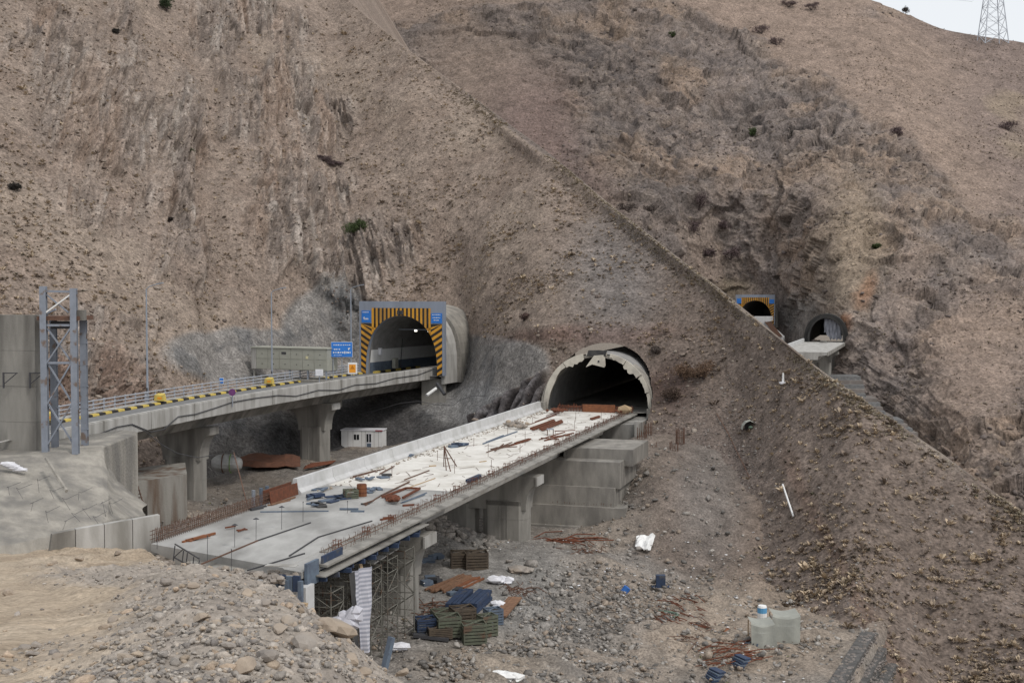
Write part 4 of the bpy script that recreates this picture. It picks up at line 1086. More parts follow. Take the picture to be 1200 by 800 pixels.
m_ = MB(); m_.beam((XL, d0, zt_ - .25), (XR, d0, zt_ - .3), .12, .16); m_.build('cross_tie', M_tower, root)
spans = [(zb_ + .5, lv[1] - 1.2), (lv[1] - 2.6 + 2.6, lv[2])]
zz = [at(0, 520, d0).z, at(0, 473, d0).z, at(0, 425, d0).z, at(0, 384, d0).z]
for a, b in ((zz[0], zz[2] - 2.95 + 0), (zz[1], zz[2]), (zz[2], zz[3])):
    m_ = MB(); m_.beam((XL + .2, d0 - .08, a), (XR - .2, d0 - .08, b), .13, .1); m_.build('brace', M_tower, root)
    m_ = MB(); m_.beam((XL + .2, d0 + .08, b), (XR - .2, d0 + .08, a), .13, .1); m_.build('brace', M_tower, root)
m_ = MB(); m_.beam((XL + .2, d0 - .08, zpl + .3), (XR - .2, d0 - .08, zt_ - .5), .13, .1); m_.build('brace', M_white, root)
m_ = MB(); m_.beam((XL + .2, d0 + .08, zt_ - .5), (XR - .4, d0 + .08, zpl + .3), .1, .1); m_.build('brace', M_tower, root)
m_ = MB(); m_.beam((XL, d1 - .4, zt_ - 1.6), (XL - 1.0, d1, zpl + .1), .12, .12); m_.build('brace', M_tower, root)
m_ = MB(); m_.beam((XR - .1, d0 + .3, zt_ - 1.4), (XR - 1.0, d1, zpl + .1), .1, .1); m_.build('brace', M_tower, root)
m_ = MB(); m_.box(((XL + XR) / 2 - .05, (d0 + d1) / 2 + .1, zpl - .12), (XR - XL + .9, d1 - d0 + .2, .3)); m_.build('platform', M_rust_pale, root)
m_ = MB(); m_.box(((XL + XR) / 2, d0 + .9, zpl - .62), (XR - XL - .5, .4, .55)); m_.build('platform_beam', M_dark, root)
m_ = MB(); m_.box((XR + .42, d0 + .4, zpl + .1), (.5, .6, .75)); m_.build('platform_block', M_conc, root)

# shotcrete face under the tower
TOP = [(-90, 545, 82), (0, 538, 86), (50, 531, 88.4), (85, 526, 90), (118, 523, 91), (121.2, 524, 91.2), (122.5, 552, 91), (133, 566, 91), (150, 580, 90), (168, 594, 89)]
BOT = [(-90, 652, 70), (0, 640, 73), (50, 630, 75), (85, 622, 77), (118, 614, 79), (125, 611, 80), (134, 608, 82), (146, 606, 84), (158, 604, 86), (172, 602, 88)]
nu, nv = 140, 60
u = np.linspace(0, len(TOP) - 1, nu); kk = np.arange(len(TOP))
T_ = np.stack([np.interp(u, kk, [a[i] for a in TOP]) for i in range(3)], -1); B_ = np.stack([np.interp(u, kk, [a[i] for a in BOT]) for i in range(3)], -1)
PT, PB = at_np(T_[:, 0], T_[:, 1], T_[:, 2]), at_np(B_[:, 0], B_[:, 1], B_[:, 2])
v = np.linspace(0, 1, nv)[:, None, None]
S = PT[None] * (1 - v) + PB[None] * v
steep = np.interp(u, kk, [0, 0, .1, .3, .8, .9, .2, 0, 0, 0])[None, :]
bulge = np.sin(np.linspace(0, 1, nv) * np.pi)[:, None] * (.25 - 1.5 * steep)
S[..., 1] += -bulge * .8; S[..., 2] += bulge * .25
S[..., 1] += 0 * steep * np.clip(1 - 3 * np.linspace(0, 1, nv)[:, None], 0, 1) * .0
S[..., 1] -= (.35 * fbm(S[..., 0] * .5, S[..., 2] * .5, S[..., 1] * .2, 4, 501) + .1 * fbm(S[..., 0] * 2, S[..., 2] * 2, S[..., 1], 3, 502)) * np.clip(np.linspace(0, 1, nv)[:, None] * 6, 0, 1)
back_ = np.interp(u, kk, [12, 12, 12, 12, 9, 8, 1.5, 1, 1, 1])[:, None]
rim = S[0] + np.array([0, 1, .004]) * back_; rim2 = rim + np.array([0, 0, -8.0])
foot = S[-1] + np.array([0, -.6, -1.2])
S = np.concatenate([rim2[None], rim[None], S, foot[None]])
o = np_mesh('shotcrete_face', S.reshape(-1, 3), grid_faces(*S.shape[:2]), M_shot)
tag(o, 'sloping grey sprayed concrete face with loose bars sticking out below the steel tower', 'retaining wall')
ANCH = ['far left, uppermost', 'second from the left edge', 'below the white sheet, right of it', 'beside the drain ridge, upper', 'beside the drain ridge, lower', 'under the tower legs', 'near the right corner, upper', 'rightmost', 'low, left of the right corner', 'lowest right', 'low at the far left', 'low under the white sheet', 'low in the middle', 'lowest in the middle']
for k, (a, b, c) in enumerate([(8, 571, 80), (22, 573, 80), (44, 563, 82), (63, 575, 82), (77, 585, 82), (95, 577, 84), (118, 590, 84), (132, 590, 85), (100, 597, 82), (112, 606, 81), (35, 590, 79), (55, 600, 79), (88, 602, 80), (75, 611, 79)]):
    p = at(a, b, c - 3.0); m_ = MB(); h = rr.uniform(.35, .8)
    m_.tube([p + Vector((0, 2.2, 0)), p, p + Vector((rr.uniform(-.2, .3), -.15, h * .2)), p + Vector((rr.uniform(-.1, .5), -.3, -h))], .013, 4)
    at_base(m_, 'anchor_bar', 'bent anchor bar on the sprayed concrete face, ' + ANCH[k], 'steel bar', M_dark, 'anchor bars in the sprayed concrete face')
m_ = MB(); m_.tube([at(54, 537, 84.5), at(66, 556, 82.0), at(78, 575, 80.5)], .13, 6); at_base(m_, 'drain_ridge', 'straight pale ridge of a drain pipe running down the sprayed concrete face', 'pipe', M_shot)
m_ = MB()
for k in range(7): m_.rock(at(8 + k * 2.6, 543 + k * 1.2, 83.8), .42, k + 60, (1.3, .6, .45))
at_base(m_, 'white_sheet', 'crumpled white plastic sheet on top of the sprayed concrete face', 'sheet', M_white_soft)

# concrete block by the first pier of the road bridge
A, B, Cc = at(152, 566, 112), at(221, 553, 116), at(221, 600, 116)
m_ = MB(); zt1 = at(0, 557, 114).z; zb1 = zt1 - 6
x0, x1 = at(150, 560, 111).x, at(219, 560, 115).x
root = thing('concrete_block', 'weathered rust streaked concrete block beside the first pier of the road bridge', 'concrete block', ((x0 + x1) / 2, 115, zb1))
m_.hexa([(x0, 111, zb1), (x1, 115, zb1), (x1 - 2, 122, zb1), (x0 - 3, 120, zb1), (x0, 111, zt1 - .3), (x1, 115, zt1), (x1 - 2, 122, zt1 + .1), (x0 - 3, 120, zt1 - .2)]); m_.build('block_body', M_conc_rust, root)
m_ = MB()
for k in range(8):
    p = at(156 + k * 1.3, 566 + k * 4.2, 108.8); m_.beam(p + Vector((-.25, 0, 0)), p + Vector((.4, .1, 0)), .07, .07)
m_.beam(at(155, 564, 108.9), at(166, 600, 108.5), .07, .07); m_.beam(at(160, 564, 108.9), at(171, 600, 108.5), .07, .07)
at_base(m_, 'rebar_ladder', 'narrow rusty rebar ladder leaning on the concrete block by the first pier', 'rebar', M_rust_pale)
p = at(149.5, 561, 103); m_ = MB(); m_.tube([p + Vector((0, 0, -.8)), at(149.5, 536, 103)], .2, 8); at_base(m_, 'white_pipe', 'short white pipe standing behind the rim of the sprayed concrete face', 'pipe', M_white)

# low concrete wall at the end of the track
w0, w1 = at(54, 645, 70.0), at(188, 632, 73.4); h0, h1 = at(60, 626, 70.0).z, at(187, 603, 73.4).z
root = thing('low_wall', 'low grey concrete wall at the edge of the dirt track left of the white deck', 'wall', (w0 + w1) / 2 - Vector((0, 0, .6)))
n_ = (w1 - w0).normalized(); nr_ = Vector((-n_.y, n_.x, 0)).normalized() * .45
for k in range(4):
    a, b = w0.lerp(w1, k / 4 + .003), w0.lerp(w1, (k + 1) / 4 - .003); za, zb2 = h0 + (h1 - h0) * k / 4, h0 + (h1 - h0) * (k + 1) / 4
    lo_ = min(w0.z, w1.z) - .9
    if k == 0: a = a + n_ * .05
    m_ = MB(); m_.hexa([(a.x, a.y, lo_), (b.x, b.y, lo_), (b.x + nr_.x, b.y + nr_.y, lo_), (a.x + nr_.x, a.y + nr_.y, lo_), (a.x + (.3 if k == 0 else 0), a.y, za), (b.x, b.y, zb2), (b.x + nr_.x, b.y + nr_.y, zb2), (a.x + nr_.x + (.3 if k == 0 else 0), a.y + nr_.y, za)])
    m_.build('wall_bay', M_conc_pale if k else M_conc, root)

# ================================================================== along the road bridge
def lamp(px, base, top, off, label):
    best = None
    for q in np.arange(20, RU.L[-1] + 12, .25):
        f = RU.at(min(q, RU.L[-1])); p = f.p(off, max(0, q - RU.L[-1]), ZU + .3)
        x = 600 + p.x / p.y * FPX * CT
        if best is None or abs(x - px) < best[0]: best = (abs(x - px), p, f)
    p = best[1]; h = z_of(p, top) - p.z
    root = thing('street_lamp', label, 'street lamp', p, 'street lamps along the finished bridge')
    m_ = MB(); m_.tube([p, p + Vector((0, 0, h * .5)), p + Vector((0, 0, h))], .13, 8, .07); m_.build('pole', M_steel, root)
    m_ = MB(); m_.tube([p + Vector((0, 0, h - .02)), p + Vector((.35, -.1, h + .3)), p + Vector((1.25, -.4, h + .55))], .05, 6); arm = m_.build('arm', M_steel, root)
    m_ = MB(); m_.beam(p + Vector((1.2, -.38, h + .55)), p + Vector((1.95, -.6, h + .68)), .26, .1); m_.build('lamp_head', M_steel, arm)
    m_ = MB(); m_.box((p.x, p.y, p.z + .4), (.3, .3, .8)); m_.build('base', M_steel, root)
    m_ = MB(); m_.box((p.x, p.y - .16, p.z + 1.3), (.14, .05, .35)); m_.build('access_door', M_dark, root)
lamp(172, 470, 339, -1.3, 'leftmost tall grey street lamp, between the steel tower and the cabinets')
lamp(318, 448, 343, -1.3, 'tall grey street lamp standing in front of the grey green cabinets')
lamp(411, 430, 339, -1.3, 'tall grey street lamp beside the blue direction sign and the striped portal')
def on_road(px, off):
    best = None
    for q in np.arange(5, RU.L[-1], .2):
        f = RU.at(q); p = f.p(off, 0, ZU + .35); x = 600 + p.x / p.y * FPX * CT
        if best is None or abs(x - px) < best[0]: best = (abs(x - px), p, f)
    return best[1], best[2]
for px_, lab in ((59, 'leftmost yellow kerb beacon box behind the steel tower legs'), (187, 'yellow beacon box on the kerb just right of the leftmost lamp'), (315, 'yellow beacon box on the kerb under the lamp by the cabinets'), (432, 'yellow beacon box on the kerb at the mouth of the striped portal')):
    p, f = on_road(px_, -.3)
    root = thing('beacon_box', lab, 'beacon box', p, 'yellow boxes on the kerb', -f.h)
    m_ = MB(); m_.add([(-.55, -.35, 0), (.55, -.35, 0), (.55, .35, 0), (-.55, .35, 0), (-.5, -.3, .62), (.5, -.3, .62), (.4, .3, .78), (-.4, .3, .78)], [(3, 2, 1, 0), (4, 5, 6, 7), (0, 1, 5, 4), (1, 2, 6, 5), (2, 3, 7, 6), (3, 0, 4, 7)]); m_.build('body', M_yellow2, root, local=True)
    m_ = MB(); m_.box((0, 0, -.06), (.7, .4, .12)); m_.build('foot', M_dark, root, local=True)
    m_ = MB(); m_.box((.1, -.34, .3), (.5, .02, .22)); m_.build('reflector', M_orange, root, local=True)

# cabinets on legs behind the railing
d = 163.0
A, B = at(295, 440, d + 4), at(383, 431, d - 1)
root = thing('switchgear_cabinet', 'long grey green electrical cabinet with panelled doors on short legs behind the railing', 'cabinet', (A + B) / 2)
dirv = (B - A); dirv.z = 0; L_ = dirv.length; FC = Fr(A.x, A.y, math.atan2(-dirv.y, dirv.x)); 
zt2, zb2 = at(0, 409, d).z, at(0, 434, d).z
m_ = MB(); m_.fbox(FC, 0, L_, 0, 2.6, zb2, zt2); m_.build('body', M_cabinet, root)
m_ = MB(); m_.fbox(FC, -.12, L_ + .12, -.15, 2.75, zt2 + .004, zt2 + .16); m_.build('roof', M_cabinet, root)
m_ = MB(); m_.fbox(FC, 0, .75, -.05, -.004, zb2 + .02, zt2 - .05); m_.build('end_panel', M_conc_pale, root)
nc = 6
for r_ in range(2):
    for k in range(nc):
        s0 = .85 + (L_ - .95) * k / nc; s1 = .85 + (L_ - .95) * (k + 1) / nc
        za = zb2 + .05 + (zt2 - zb2 - .1) * r_ / 2; zc = zb2 + .05 + (zt2 - zb2 - .1) * (r_ + 1) / 2
        m_ = MB(); m_.fbox(FC, s0 + .03, s1 - .03, -.05, -.004, za + .03, zc - .03); dr = m_.build('door', M_cabinet, root)
        m_ = MB(); m_.fbox(FC, (s0 + s1) / 2 - .07, (s0 + s1) / 2 + .07, -.08, -.052, (za + zc) / 2 - .05, (za + zc) / 2 + .05); m_.build('handle', M_dark, dr)
m_ = MB(); m_.fbox(FC, L_ * .41, L_ * .47, -.09, -.052, zt2 - .75, zt2 - .45); m_.build('vent', M_dark, root)
m_ = MB(); m_.fbox(FC, L_ * .73, L_ * .76, -.09, -.052, zt2 - 1.3, zt2 - .95); m_.build('notice', mat('cream_notice', (.7, .65, .4, 1)), root)
for k in range(5):
    s = .2 + (L_ - .5) * k / 4; m_ = MB(); m_.fbox(FC, s, s + .18, .1, .3, zb2 - 3.4, zb2 - .004); m_.build('leg', M_conc_pale if k == 0 else M_steel, root)
m_ = MB(); m_.fbox(FC, -.3, L_ + .3, -1.0, 3.2, zb2 - 5, zb2 - 1.2); at_base(m_, 'cabinet_plinth', 'grey concrete plinth under the long electrical cabinet', 'plinth', M_conc)

def sign(name, label, cat, px, py0, py1, w, d_, m, poles=1, marks=None, base=None, shape='rect', back=True):
    p = at(px, (py0 + py1) / 2, d_); h = abs(at(px, py0, d_).z - at(px, py1, d_).z)
    zb = base if base is not None else ZU + .1
    root = thing(name, label, cat, (p.x, p.y, zb))
    if shape == 'rect':
        m_ = MB(); m_.box((p.x, p.y, p.z), (w, .06, h)); pl = m_.build('panel', m, root)
        m_ = MB(); m_.box((p.x, p.y + .045, p.z), (w + .08, .03, h + .08)); m_.build('frame', M_white, root)
    else:
        m_ = MB(); m_.prism([(p.x + w / 2 * math.cos(a), p.y, p.z + w / 2 * math.sin(a)) for a in np.linspace(0, 2 * math.pi, 20, endpoint=False)], (0, .05, 0)); pl = m_.build('panel', m, root)
    for k in range(poles):
        x = p.x + (0 if poles == 1 else (k / (poles - 1) - .5) * w * .86)
        m_ = MB(); m_.tube([(x, p.y + .14, zb), (x, p.y + .14, p.z + h * .45)], .06, 6); m_.build('post', M_steel, root)
    if marks:
        rs = random.Random(px)
        for a, b, c, t_ in marks:
            m_ = MB(); x = p.x - w / 2 + a * w
            while x < p.x - w / 2 + b * w:
                l_ = rs.uniform(.08, .3) * w * .3; x1 = min(x + l_, p.x - w / 2 + b * w)
                m_.box(((x + x1) / 2, p.y - .036, p.z - h / 2 + c * h), (x1 - x, .01, t_ * h * rs.uniform(.6, 1.1))); x = x1 + .03 * w
            m_.build('lettering', M_white, pl)['kind'] = 'stuff'
    return root, p, pl
r_, p, pl = sign('direction_sign', 'blue direction sign with white lettering on posts left of the striped portal', 'road sign', 400.5, 401, 418, 2.75, 163, M_blue_sign, 3, [(.1, .5, .82, .07), (.55, .92, .82, .07), (.12, .45, .52, .08), (.08, .6, .3, .1), (.62, .92, .3, .16), (.12, .5, .12, .05)])
m_ = MB(); m_.add([(p.x + .9, p.y - .04, p.z - .1), (p.x + 1.15, p.y - .04, p.z + .25), (p.x + .8, p.y - .04, p.z + .2)], [(0, 1, 2)]); m_.build('arrow', M_white, pl)
r_, p, pl = sign('warning_sign', 'small white and orange warning board at the railing end by the striped portal', 'warning sign', 413, 425, 438, 1.15, 160, M_white, 1)
m_ = MB(); m_.box((p.x, p.y - .04, p.z - .02), (.85, .02, 1.05)); b = m_.build('orange_face', M_orange, pl)
m_ = MB(); m_.add([(p.x - .3, p.y - .056, p.z - .1), (p.x + .3, p.y - .056, p.z - .1), (p.x, p.y - .056, p.z + .4)], [(0, 1, 2)]); m_.build('triangle', mat('orange_triangle', (.55, .2, .02, 1)), root if False else r_)
sign('round_sign', 'small faded purple round sign on the road bridge left of the cabinets', 'road sign', 272, 456, 463, .72, 127, M_purple, 1, shape='round')
sign('marker_plate', 'tiny blue plate on a post behind the railing left of the cabinets', 'sign', 259.5, 443, 449, .45, 150, M_blue_sign, 1, [(.2, .8, .5, .2)])
sign('notice_board', 'small pale blank board on the railing in front of the cabinets', 'board', 374, 433, 440, .9, 156, M_white_soft, 1)

# drain pipes hanging under the portal end of the road bridge
m_ = MB(); m_.tube([at(500, 463, 170), at(511, 455, 171.5)], .22, 8); at_base(m_, 'white_pipe', 'short white drain pipe hanging below the striped portal', 'pipe', M_white)
m_ = MB(); m_.tube([at(512, 449, 172), at(521, 462, 170.5)], .24, 8); at_base(m_, 'black_pipe', 'short black drain pipe hanging below the striped portal', 'pipe', M_dark)
m_ = MB(); m_.tube([at(x, y, 167) for x, y in ((415, 486), (440, 481), (470, 472), (490, 470), (510, 474), (530, 475), (540, 468), (552, 464), (575, 463))], .035, 4); at_base(m_, 'loose_cable', 'thin loose cable hanging across the sprayed concrete below the striped portal', 'cable', M_dark)
m_ = MB(); b_ = at(508, 448, 176); m_.box((b_.x, b_.y + 2, b_.z - 5), (3.4, 4, 11)); at_base(m_, 'bridge_abutment', 'grey concrete abutment carrying the road bridge below the striped portal', 'abutment', M_conc)

# site cabin
A, B = at(400, 526, 165), at(447, 526, 163)
root = thing('site_cabin', 'white site cabin with dark windows under the road bridge near the striped portal', 'cabin', (A + B) / 2)
FC = Fr(A.x, A.y, R(8)); L_ = 5.6; H_ = 2.5
z0 = A.z
m_ = MB(); m_.fbox(FC, 0, L_, 0, 2.4, z0 + .12, z0 + H_); m_.build('body', M_white, root)
m_ = MB(); m_.fbox(FC, -.08, L_ + .08, -.08, 2.48, z0 + H_ + .004, z0 + H_ + .14); rf = m_.build('roof', M_white_soft, root)
m_ = MB(); m_.fbox(FC, L_ - .9, L_ + .1, -.11, -.084, z0 + H_ - .02, z0 + H_ + .15); m_.build('red_trim', M_red, rf)
for a, b, c, e in ((1.75, 2.05, 1.3, 2.0), (2.15, 2.45, 1.3, 2.0)):
    m_ = MB(); m_.fbox(FC, a, b, -.03, -.004, z0 + c, z0 + e); m_.build('window', M_glass, root)
m_ = MB(); m_.fbox(FC, 3.45, 4.15, -.03, -.004, z0 + .2, z0 + 2.2); dr = m_.build('door', M_white_soft, root)
for a in (3.5, 3.86):
    m_ = MB(); m_.fbox(FC, a, a + .25, -.05, -.032, z0 + 1.0, z0 + 2.1); m_.build('pane', M_glass, dr)
m_ = MB(); m_.fbox(FC, 3.52, 4.1, -.05, -.032, z0 + .3, z0 + .85); m_.build('louvre', M_bluegrey, dr)
for s in (.2, L_ / 2, L_ - .4):
    m_ = MB(); m_.fbox(FC, s, s + .25, .1, 2.3, z0 - .4, z0 + .116); m_.build('skid', M_dark, root)
for s in (.9, 1.6, 2.8, 3.3, 4.5, 5.1):
    m_ = MB(); m_.fbox(FC, s, s + .03, -.012, -.002, z0 + .15, z0 + H_ - .03); m_.build('panel_joint', M_conc, root)

# big white sack, rusty sheets
p = on(266, 556, pit_z(-31, 138) + .0); p = at(266, 552, 139); gz_ = float(pit_z(p.x, p.y))
root = thing('bulk_bag', 'big pale plastic bag lying on the ground behind the first pier of the road bridge', 'bag', p)
m_ = MB(); nu_, nv_ = 16, 9
for j in range(nv_ + 1):
    for i in range(nu_):
        a = 2 * math.pi * i / nu_; b = math.pi * j / nv_; rad = math.sin(b) ** .6 * (1 + .1 * math.sin(3 * a + j))
        m_.v.append((p.x - 1.75 * math.cos(b), p.y + 1.1 * rad * math.cos(a), p.z + .9 + 1.0 * rad * math.sin(a)))
m_.f = [(j * nu_ + i, j * nu_ + (i + 1) % nu_, (j + 1) * nu_ + (i + 1) % nu_, (j + 1) * nu_ + i) for j in range(nv_) for i in range(nu_)]
m_.build('sack', mat('milky_plastic', (.46, .46, .45, 1), (.3, .3, .29, 1), .9, .6, .3), root)
for s in (-.35, .5):
    m_ = MB(); m_.tube([(p.x + s, p.y - 1.12 * math.cos(a), p.z + .9 + 1.06 * math.sin(a)) for a in np.linspace(-1.5, 1.5, 9)], .07, 5); m_.build('strap', mat('green_strap', (.2, .3, .12, 1)) if s > 0 else M_rust_pale, root)
def sheet(pts, name, label, cat, m, wav=.15, n=10, seed=0, group=None, th=.06):
    """a rumpled sheet over a quadrilateral of ground points"""
    a, b, c, d_ = [Vector(q) for q in pts]; m_ = MB(); rs = np.random.default_rng(seed)
    for k in range(2):
        for j in range(n + 1):
            for i in range(n + 1):
                u_, v_ = i / n, j / n
                q = (a * (1 - u_) + b * u_) * (1 - v_) + (d_ * (1 - u_) + c * u_) * v_
                h = wav * (1 + math.sin(7 * u_ + 3 * v_ + seed) * math.cos(5 * v_ - 4 * u_ + seed)) if 0 < i < n and 0 < j < n else 0
                if k == 0: rnd = rs.normal(0, wav * .25); m_.v.append((q.x, q.y, q.z + h + abs(rnd)))
                else:
                    q0 = m_.v[j * (n + 1) + i]; m_.v.append((q0[0], q0[1], q0[2] - th))
    N1 = (n + 1) ** 2
    for j in range(n):
        for i in range(n):
            q = (j * (n + 1) + i, j * (n + 1) + i + 1, (j + 1) * (n + 1) + i + 1, (j + 1) * (n + 1) + i)
            m_.f.append(q); m_.f.append(tuple(x + N1 for x in q[::-1]))
    rim = [i for i in range(n)] + [i * (n + 1) + n for i in range(n)] + [n * (n + 1) + n - i for i in range(n)] + [(n - i) * (n + 1) for i in range(n)]
    for i in range(len(rim)):
        x, y = rim[i], rim[(i + 1) % len(rim)]; m_.f.append((x, x + N1, y + N1, y))
    return at_base(m_, name, label, cat, m, group)
def gp(px_, py_, lift=0.02):
    """point of the pit surface under a pixel"""
    lo, hi = 55.0, 175.0
    for d_ in np.arange(58, 175, .5):
        p_ = at(px_, py_, d_)
        if p_.z < float(pit_z(p_.x, p_.y)): 
            for _ in range(12):
                mid = d_ - .25; d_ = mid if at(px_, py_, mid).z < float(pit_z(*at(px_, py_, mid).xy)) else d_
                break
            p_ = at(px_, py_, d_); return Vector((p_.x, p_.y, float(pit_z(p_.x, p_.y)) + lift))
    return at(px_, py_, 120)
def vsheet(tops, bots, name, label, cat, m, n=12, wav=.12, seed=0):
    pass
sheet([gp(282, 553, .5), gp(352, 552, .5), gp(352, 544, .8), gp(282, 545, .9)], 'rusty_sheet', 'rust brown sheets lying behind the white deck under the road bridge', 'sheet', M_tarp_rust, .35, 8, 3)
m_ = MB()
for k in range(9): m_.tube([gp(356 + k, 552 - k * .5, .3 + .1 * (k % 3)), gp(388 + k * .6, 546 - k * .4, .3)], .09, 5)
at_base(m_, 'pipe_bundle', 'bundle of rusty bars on the ground beside the second pier of the road bridge', 'bars', M_rust)
for k, px_ in enumerate((297, 306, 313)):
    p = at(px_, 577 - k * 2.5, 101); m_ = MB(); m_.tube([p + Vector((0, 0, -4.5)), p + Vector((0, 0, .2))], .16, 8)
    at_base(m_, 'short_post', ('grey short post behind the rusty starter bars', 'blue grey short post, middle of three behind the starter bars', 'blue grey short post nearest the first barrier bay')[k], 'post', (M_steel, M_bluegrey, M_bluegrey)[k])
m_ = MB(); m_.beam(at(274, 530, 92), at(290, 592, 88), .06, .06); at_base(m_, 'leaning_bar', 'long thin rusty bar leaning by the starter bars left of the deck', 'steel bar', M_rust_pale)

m_ = MB(); m_.tube([at(152, 497, 104), at(170, 505, 104.5), at(190, 521, 106), at(208, 531, 107), at(232, 536, 109), at(250, 533, 112)], .035, 5); at_base(m_, 'hanging_wire', 'thin wire sagging from the bridge side in front of the first pier', 'wire', M_dark)
# ================================================================== things lying on the bare deck
rr = random.Random(31)
def dk(px_, py_, lift=.012): return on(px_, py_, ZL + lift)
def bars(pairs, name, label, m, r=.05, lift=.035, group=None, cat='steel bars'):
    root = None
    if len(pairs) == 1:
        (a, b, c, d_) = pairs[0]; r = r * .72; m_ = MB(); m_.beam(dk(a, b, lift), dk(c, d_, lift), r * 2, r * 2); return at_base(m_, name, label, cat, m, group)
    r = r * .72; p0 = dk(*pairs[0][:2]); root = thing(name, label, cat, p0, group)
    for k, (a, b, c, d_) in enumerate(pairs):
        m_ = MB(); l_ = lift + .05 * (k % 3); m_.beam(dk(a, b, l_), dk(c, d_, l_), r * 2, r * 2); m_.build('bar', m, root)
    return root
bars([(622, 502, 649, 492), (624, 503, 650, 493.5)], 'rust_beam', 'upper of two thick rusty beams on the deck near the bare tunnel', M_rust, .14, .14, cat='beam')
bars([(633, 502.5, 658, 492.5), (635, 503.5, 659, 494)], 'rust_beam', 'lower of two thick rusty beams on the deck near the bare tunnel', M_rust, .14, .14, cat='beam')
bars([(621, 497, 652, 486), (627, 494, 656, 483), (640, 487, 660, 480)], 'rebar_bundle', 'long rusty bars beside the barrier end near the bare tunnel', M_rust)
bars([(692, 490.5, 702, 487.5), (693, 491, 703, 488)], 'rust_plate', 'short rusty plates alone in the middle of the deck near the bare tunnel', M_rust, .12, .1, cat='plates')
bars([(632, 515, 662, 506), (638, 516, 672, 507), (634, 513, 655, 514.5), (650, 505, 674, 504), (645, 512, 668, 509)], 'rebar_bundle', 'crossed rusty bars beside the small steel box frame on the far deck', M_rust, .07)
bars([(599, 522, 619, 516), (603, 519, 622, 514), (604, 519, 621, 515)], 'rebar_bundle', 'short rusty bars in the middle of the far deck left of the crossed bars', M_rust, .08)
bars([(566, 520, 606, 505.5), (570, 518, 590, 510)], 'dark_bars', 'long dark bars reaching towards the rubble heap on the far deck', M_bluegrey, .09)
bars([(570, 530, 600, 518), (575, 526, 606, 519), (580, 528, 590, 520), (572, 529, 598, 522), (588, 524, 606, 523), (605, 518, 620, 513.5)], 'rebar_bundle', 'splayed pile of rusty bars right of the leaning tripod', M_rust_pale, .06)
bars([(503, 546, 511, 545.5)], 'wood_offcut', 'small dark offcut on the deck left of the leaning tripod', M_wood, .08)
bars([(562, 541, 570, 540)], 'wood_offcut', 'tiny pale offcut on the deck right of the leaning tripod', M_wood, .06)
bars([(474, 562, 503, 551)], 'long_bar', 'long brown bar slanting across the middle of the white deck', M_rust_pale, .06)
bars([(476, 572, 510, 560)], 'long_bar', 'thin pale bar in the deck middle below the slanting brown bar', M_wood, .04)
bars([(470, 589, 500, 577), (472, 588, 498, 579)], 'long_bar', 'pair of grey bars near the right verge of the deck', M_bluegrey, .05)
bars([(428, 592, 447, 580), (447, 580, 480, 564), (426, 590, 438, 586)], 'long_bar', 'long thin rusty bars behind the rusty rectangular frame', M_rust_pale, .06)
bars([(448, 582, 476, 571.5), (476, 571.5, 492, 572), (492, 572, 472, 583)], 'rectangular_frame', 'rusty rectangular steel frame lying on the white deck', M_rust, .1, .1, cat='frame')
bars([(411, 560, 450, 549), (414, 558, 440, 551), (445, 555, 462, 546)], 'rebar_bundle', 'thin rusty bars along the barrier in the middle of the deck', M_rust_pale, .06)
bars([(446, 609, 461, 606), (449, 607, 460, 606)], 'rust_plate', 'dark rusty offcuts near the right verge on the joint of the white deck', M_rust, .1, cat='plates')
bars([(472, 592.5, 485, 591.5)], 'rust_plate', 'small rusty strip on the deck close to the right verge', M_rust, .12)
bars([(411, 599, 427, 599)], 'grey_plank', 'grey plank lying on the white deck near the pour joint', M_bluegrey, .1, cat='plank')
bars([(423, 590.5, 433, 590)], 'dark_plate', 'short dark plate on the white deck below the green crate', M_dark, .1, cat='plate')
bars([(292, 596, 312, 593), (294, 597, 308, 594)], 'dark_planks', 'dark planks on the deck near the end of the barrier', M_dark, .11, cat='planks')
bars([(314, 592, 340, 586), (318, 591, 346, 582)], 'timber_strips', 'brown timber strips on the deck near the barrier end', M_wood_orange, .07)
bars([(305, 599.5, 385, 598.5)], 'long_plank', 'long straight dark strip lying across the joint of the grey deck', M_bluegrey, .06)
bars([(386, 587, 405, 577), (398, 596, 420, 596), (360, 585, 372, 580)], 'dark_planks', 'scattered dark bars left of the green crate on the deck', M_bluegrey, .08)
# long lines on the grey part: lengths of bar lying along the bay
for a, lab in (((235, 661, 302, 633), 'long thin bar lying near the steel frame on the grey deck'), ((302, 633, 364, 612), 'long thin bar lying in the middle of the grey deck'), ((339, 651, 373, 629), 'dark bar slanting towards the right verge of the grey deck'), ((373, 629, 436, 610), 'dark bar ending by the pour joint near the right verge'), ((290, 668, 357, 648), 'dark bar lying at the near end of the grey deck')):
    bars([a], 'reinforcing_bar', lab, M_dark if a[0] > 285 else M_rust_pale, .05, cat='steel bar')
bars([(214, 635, 240, 627), (218, 633, 252, 624.5), (226, 631, 246, 627), (222, 634, 240, 628)], 'rust_bars', 'orange rusty bars lying flat on the grey deck near the starter bars', M_rust_orange, .09)
bars([(277, 621, 290, 620), (279, 622, 287, 619), (264, 618, 276, 616)], 'rust_offcuts', 'small rusty offcuts in the middle of the grey deck', M_rust, .06)
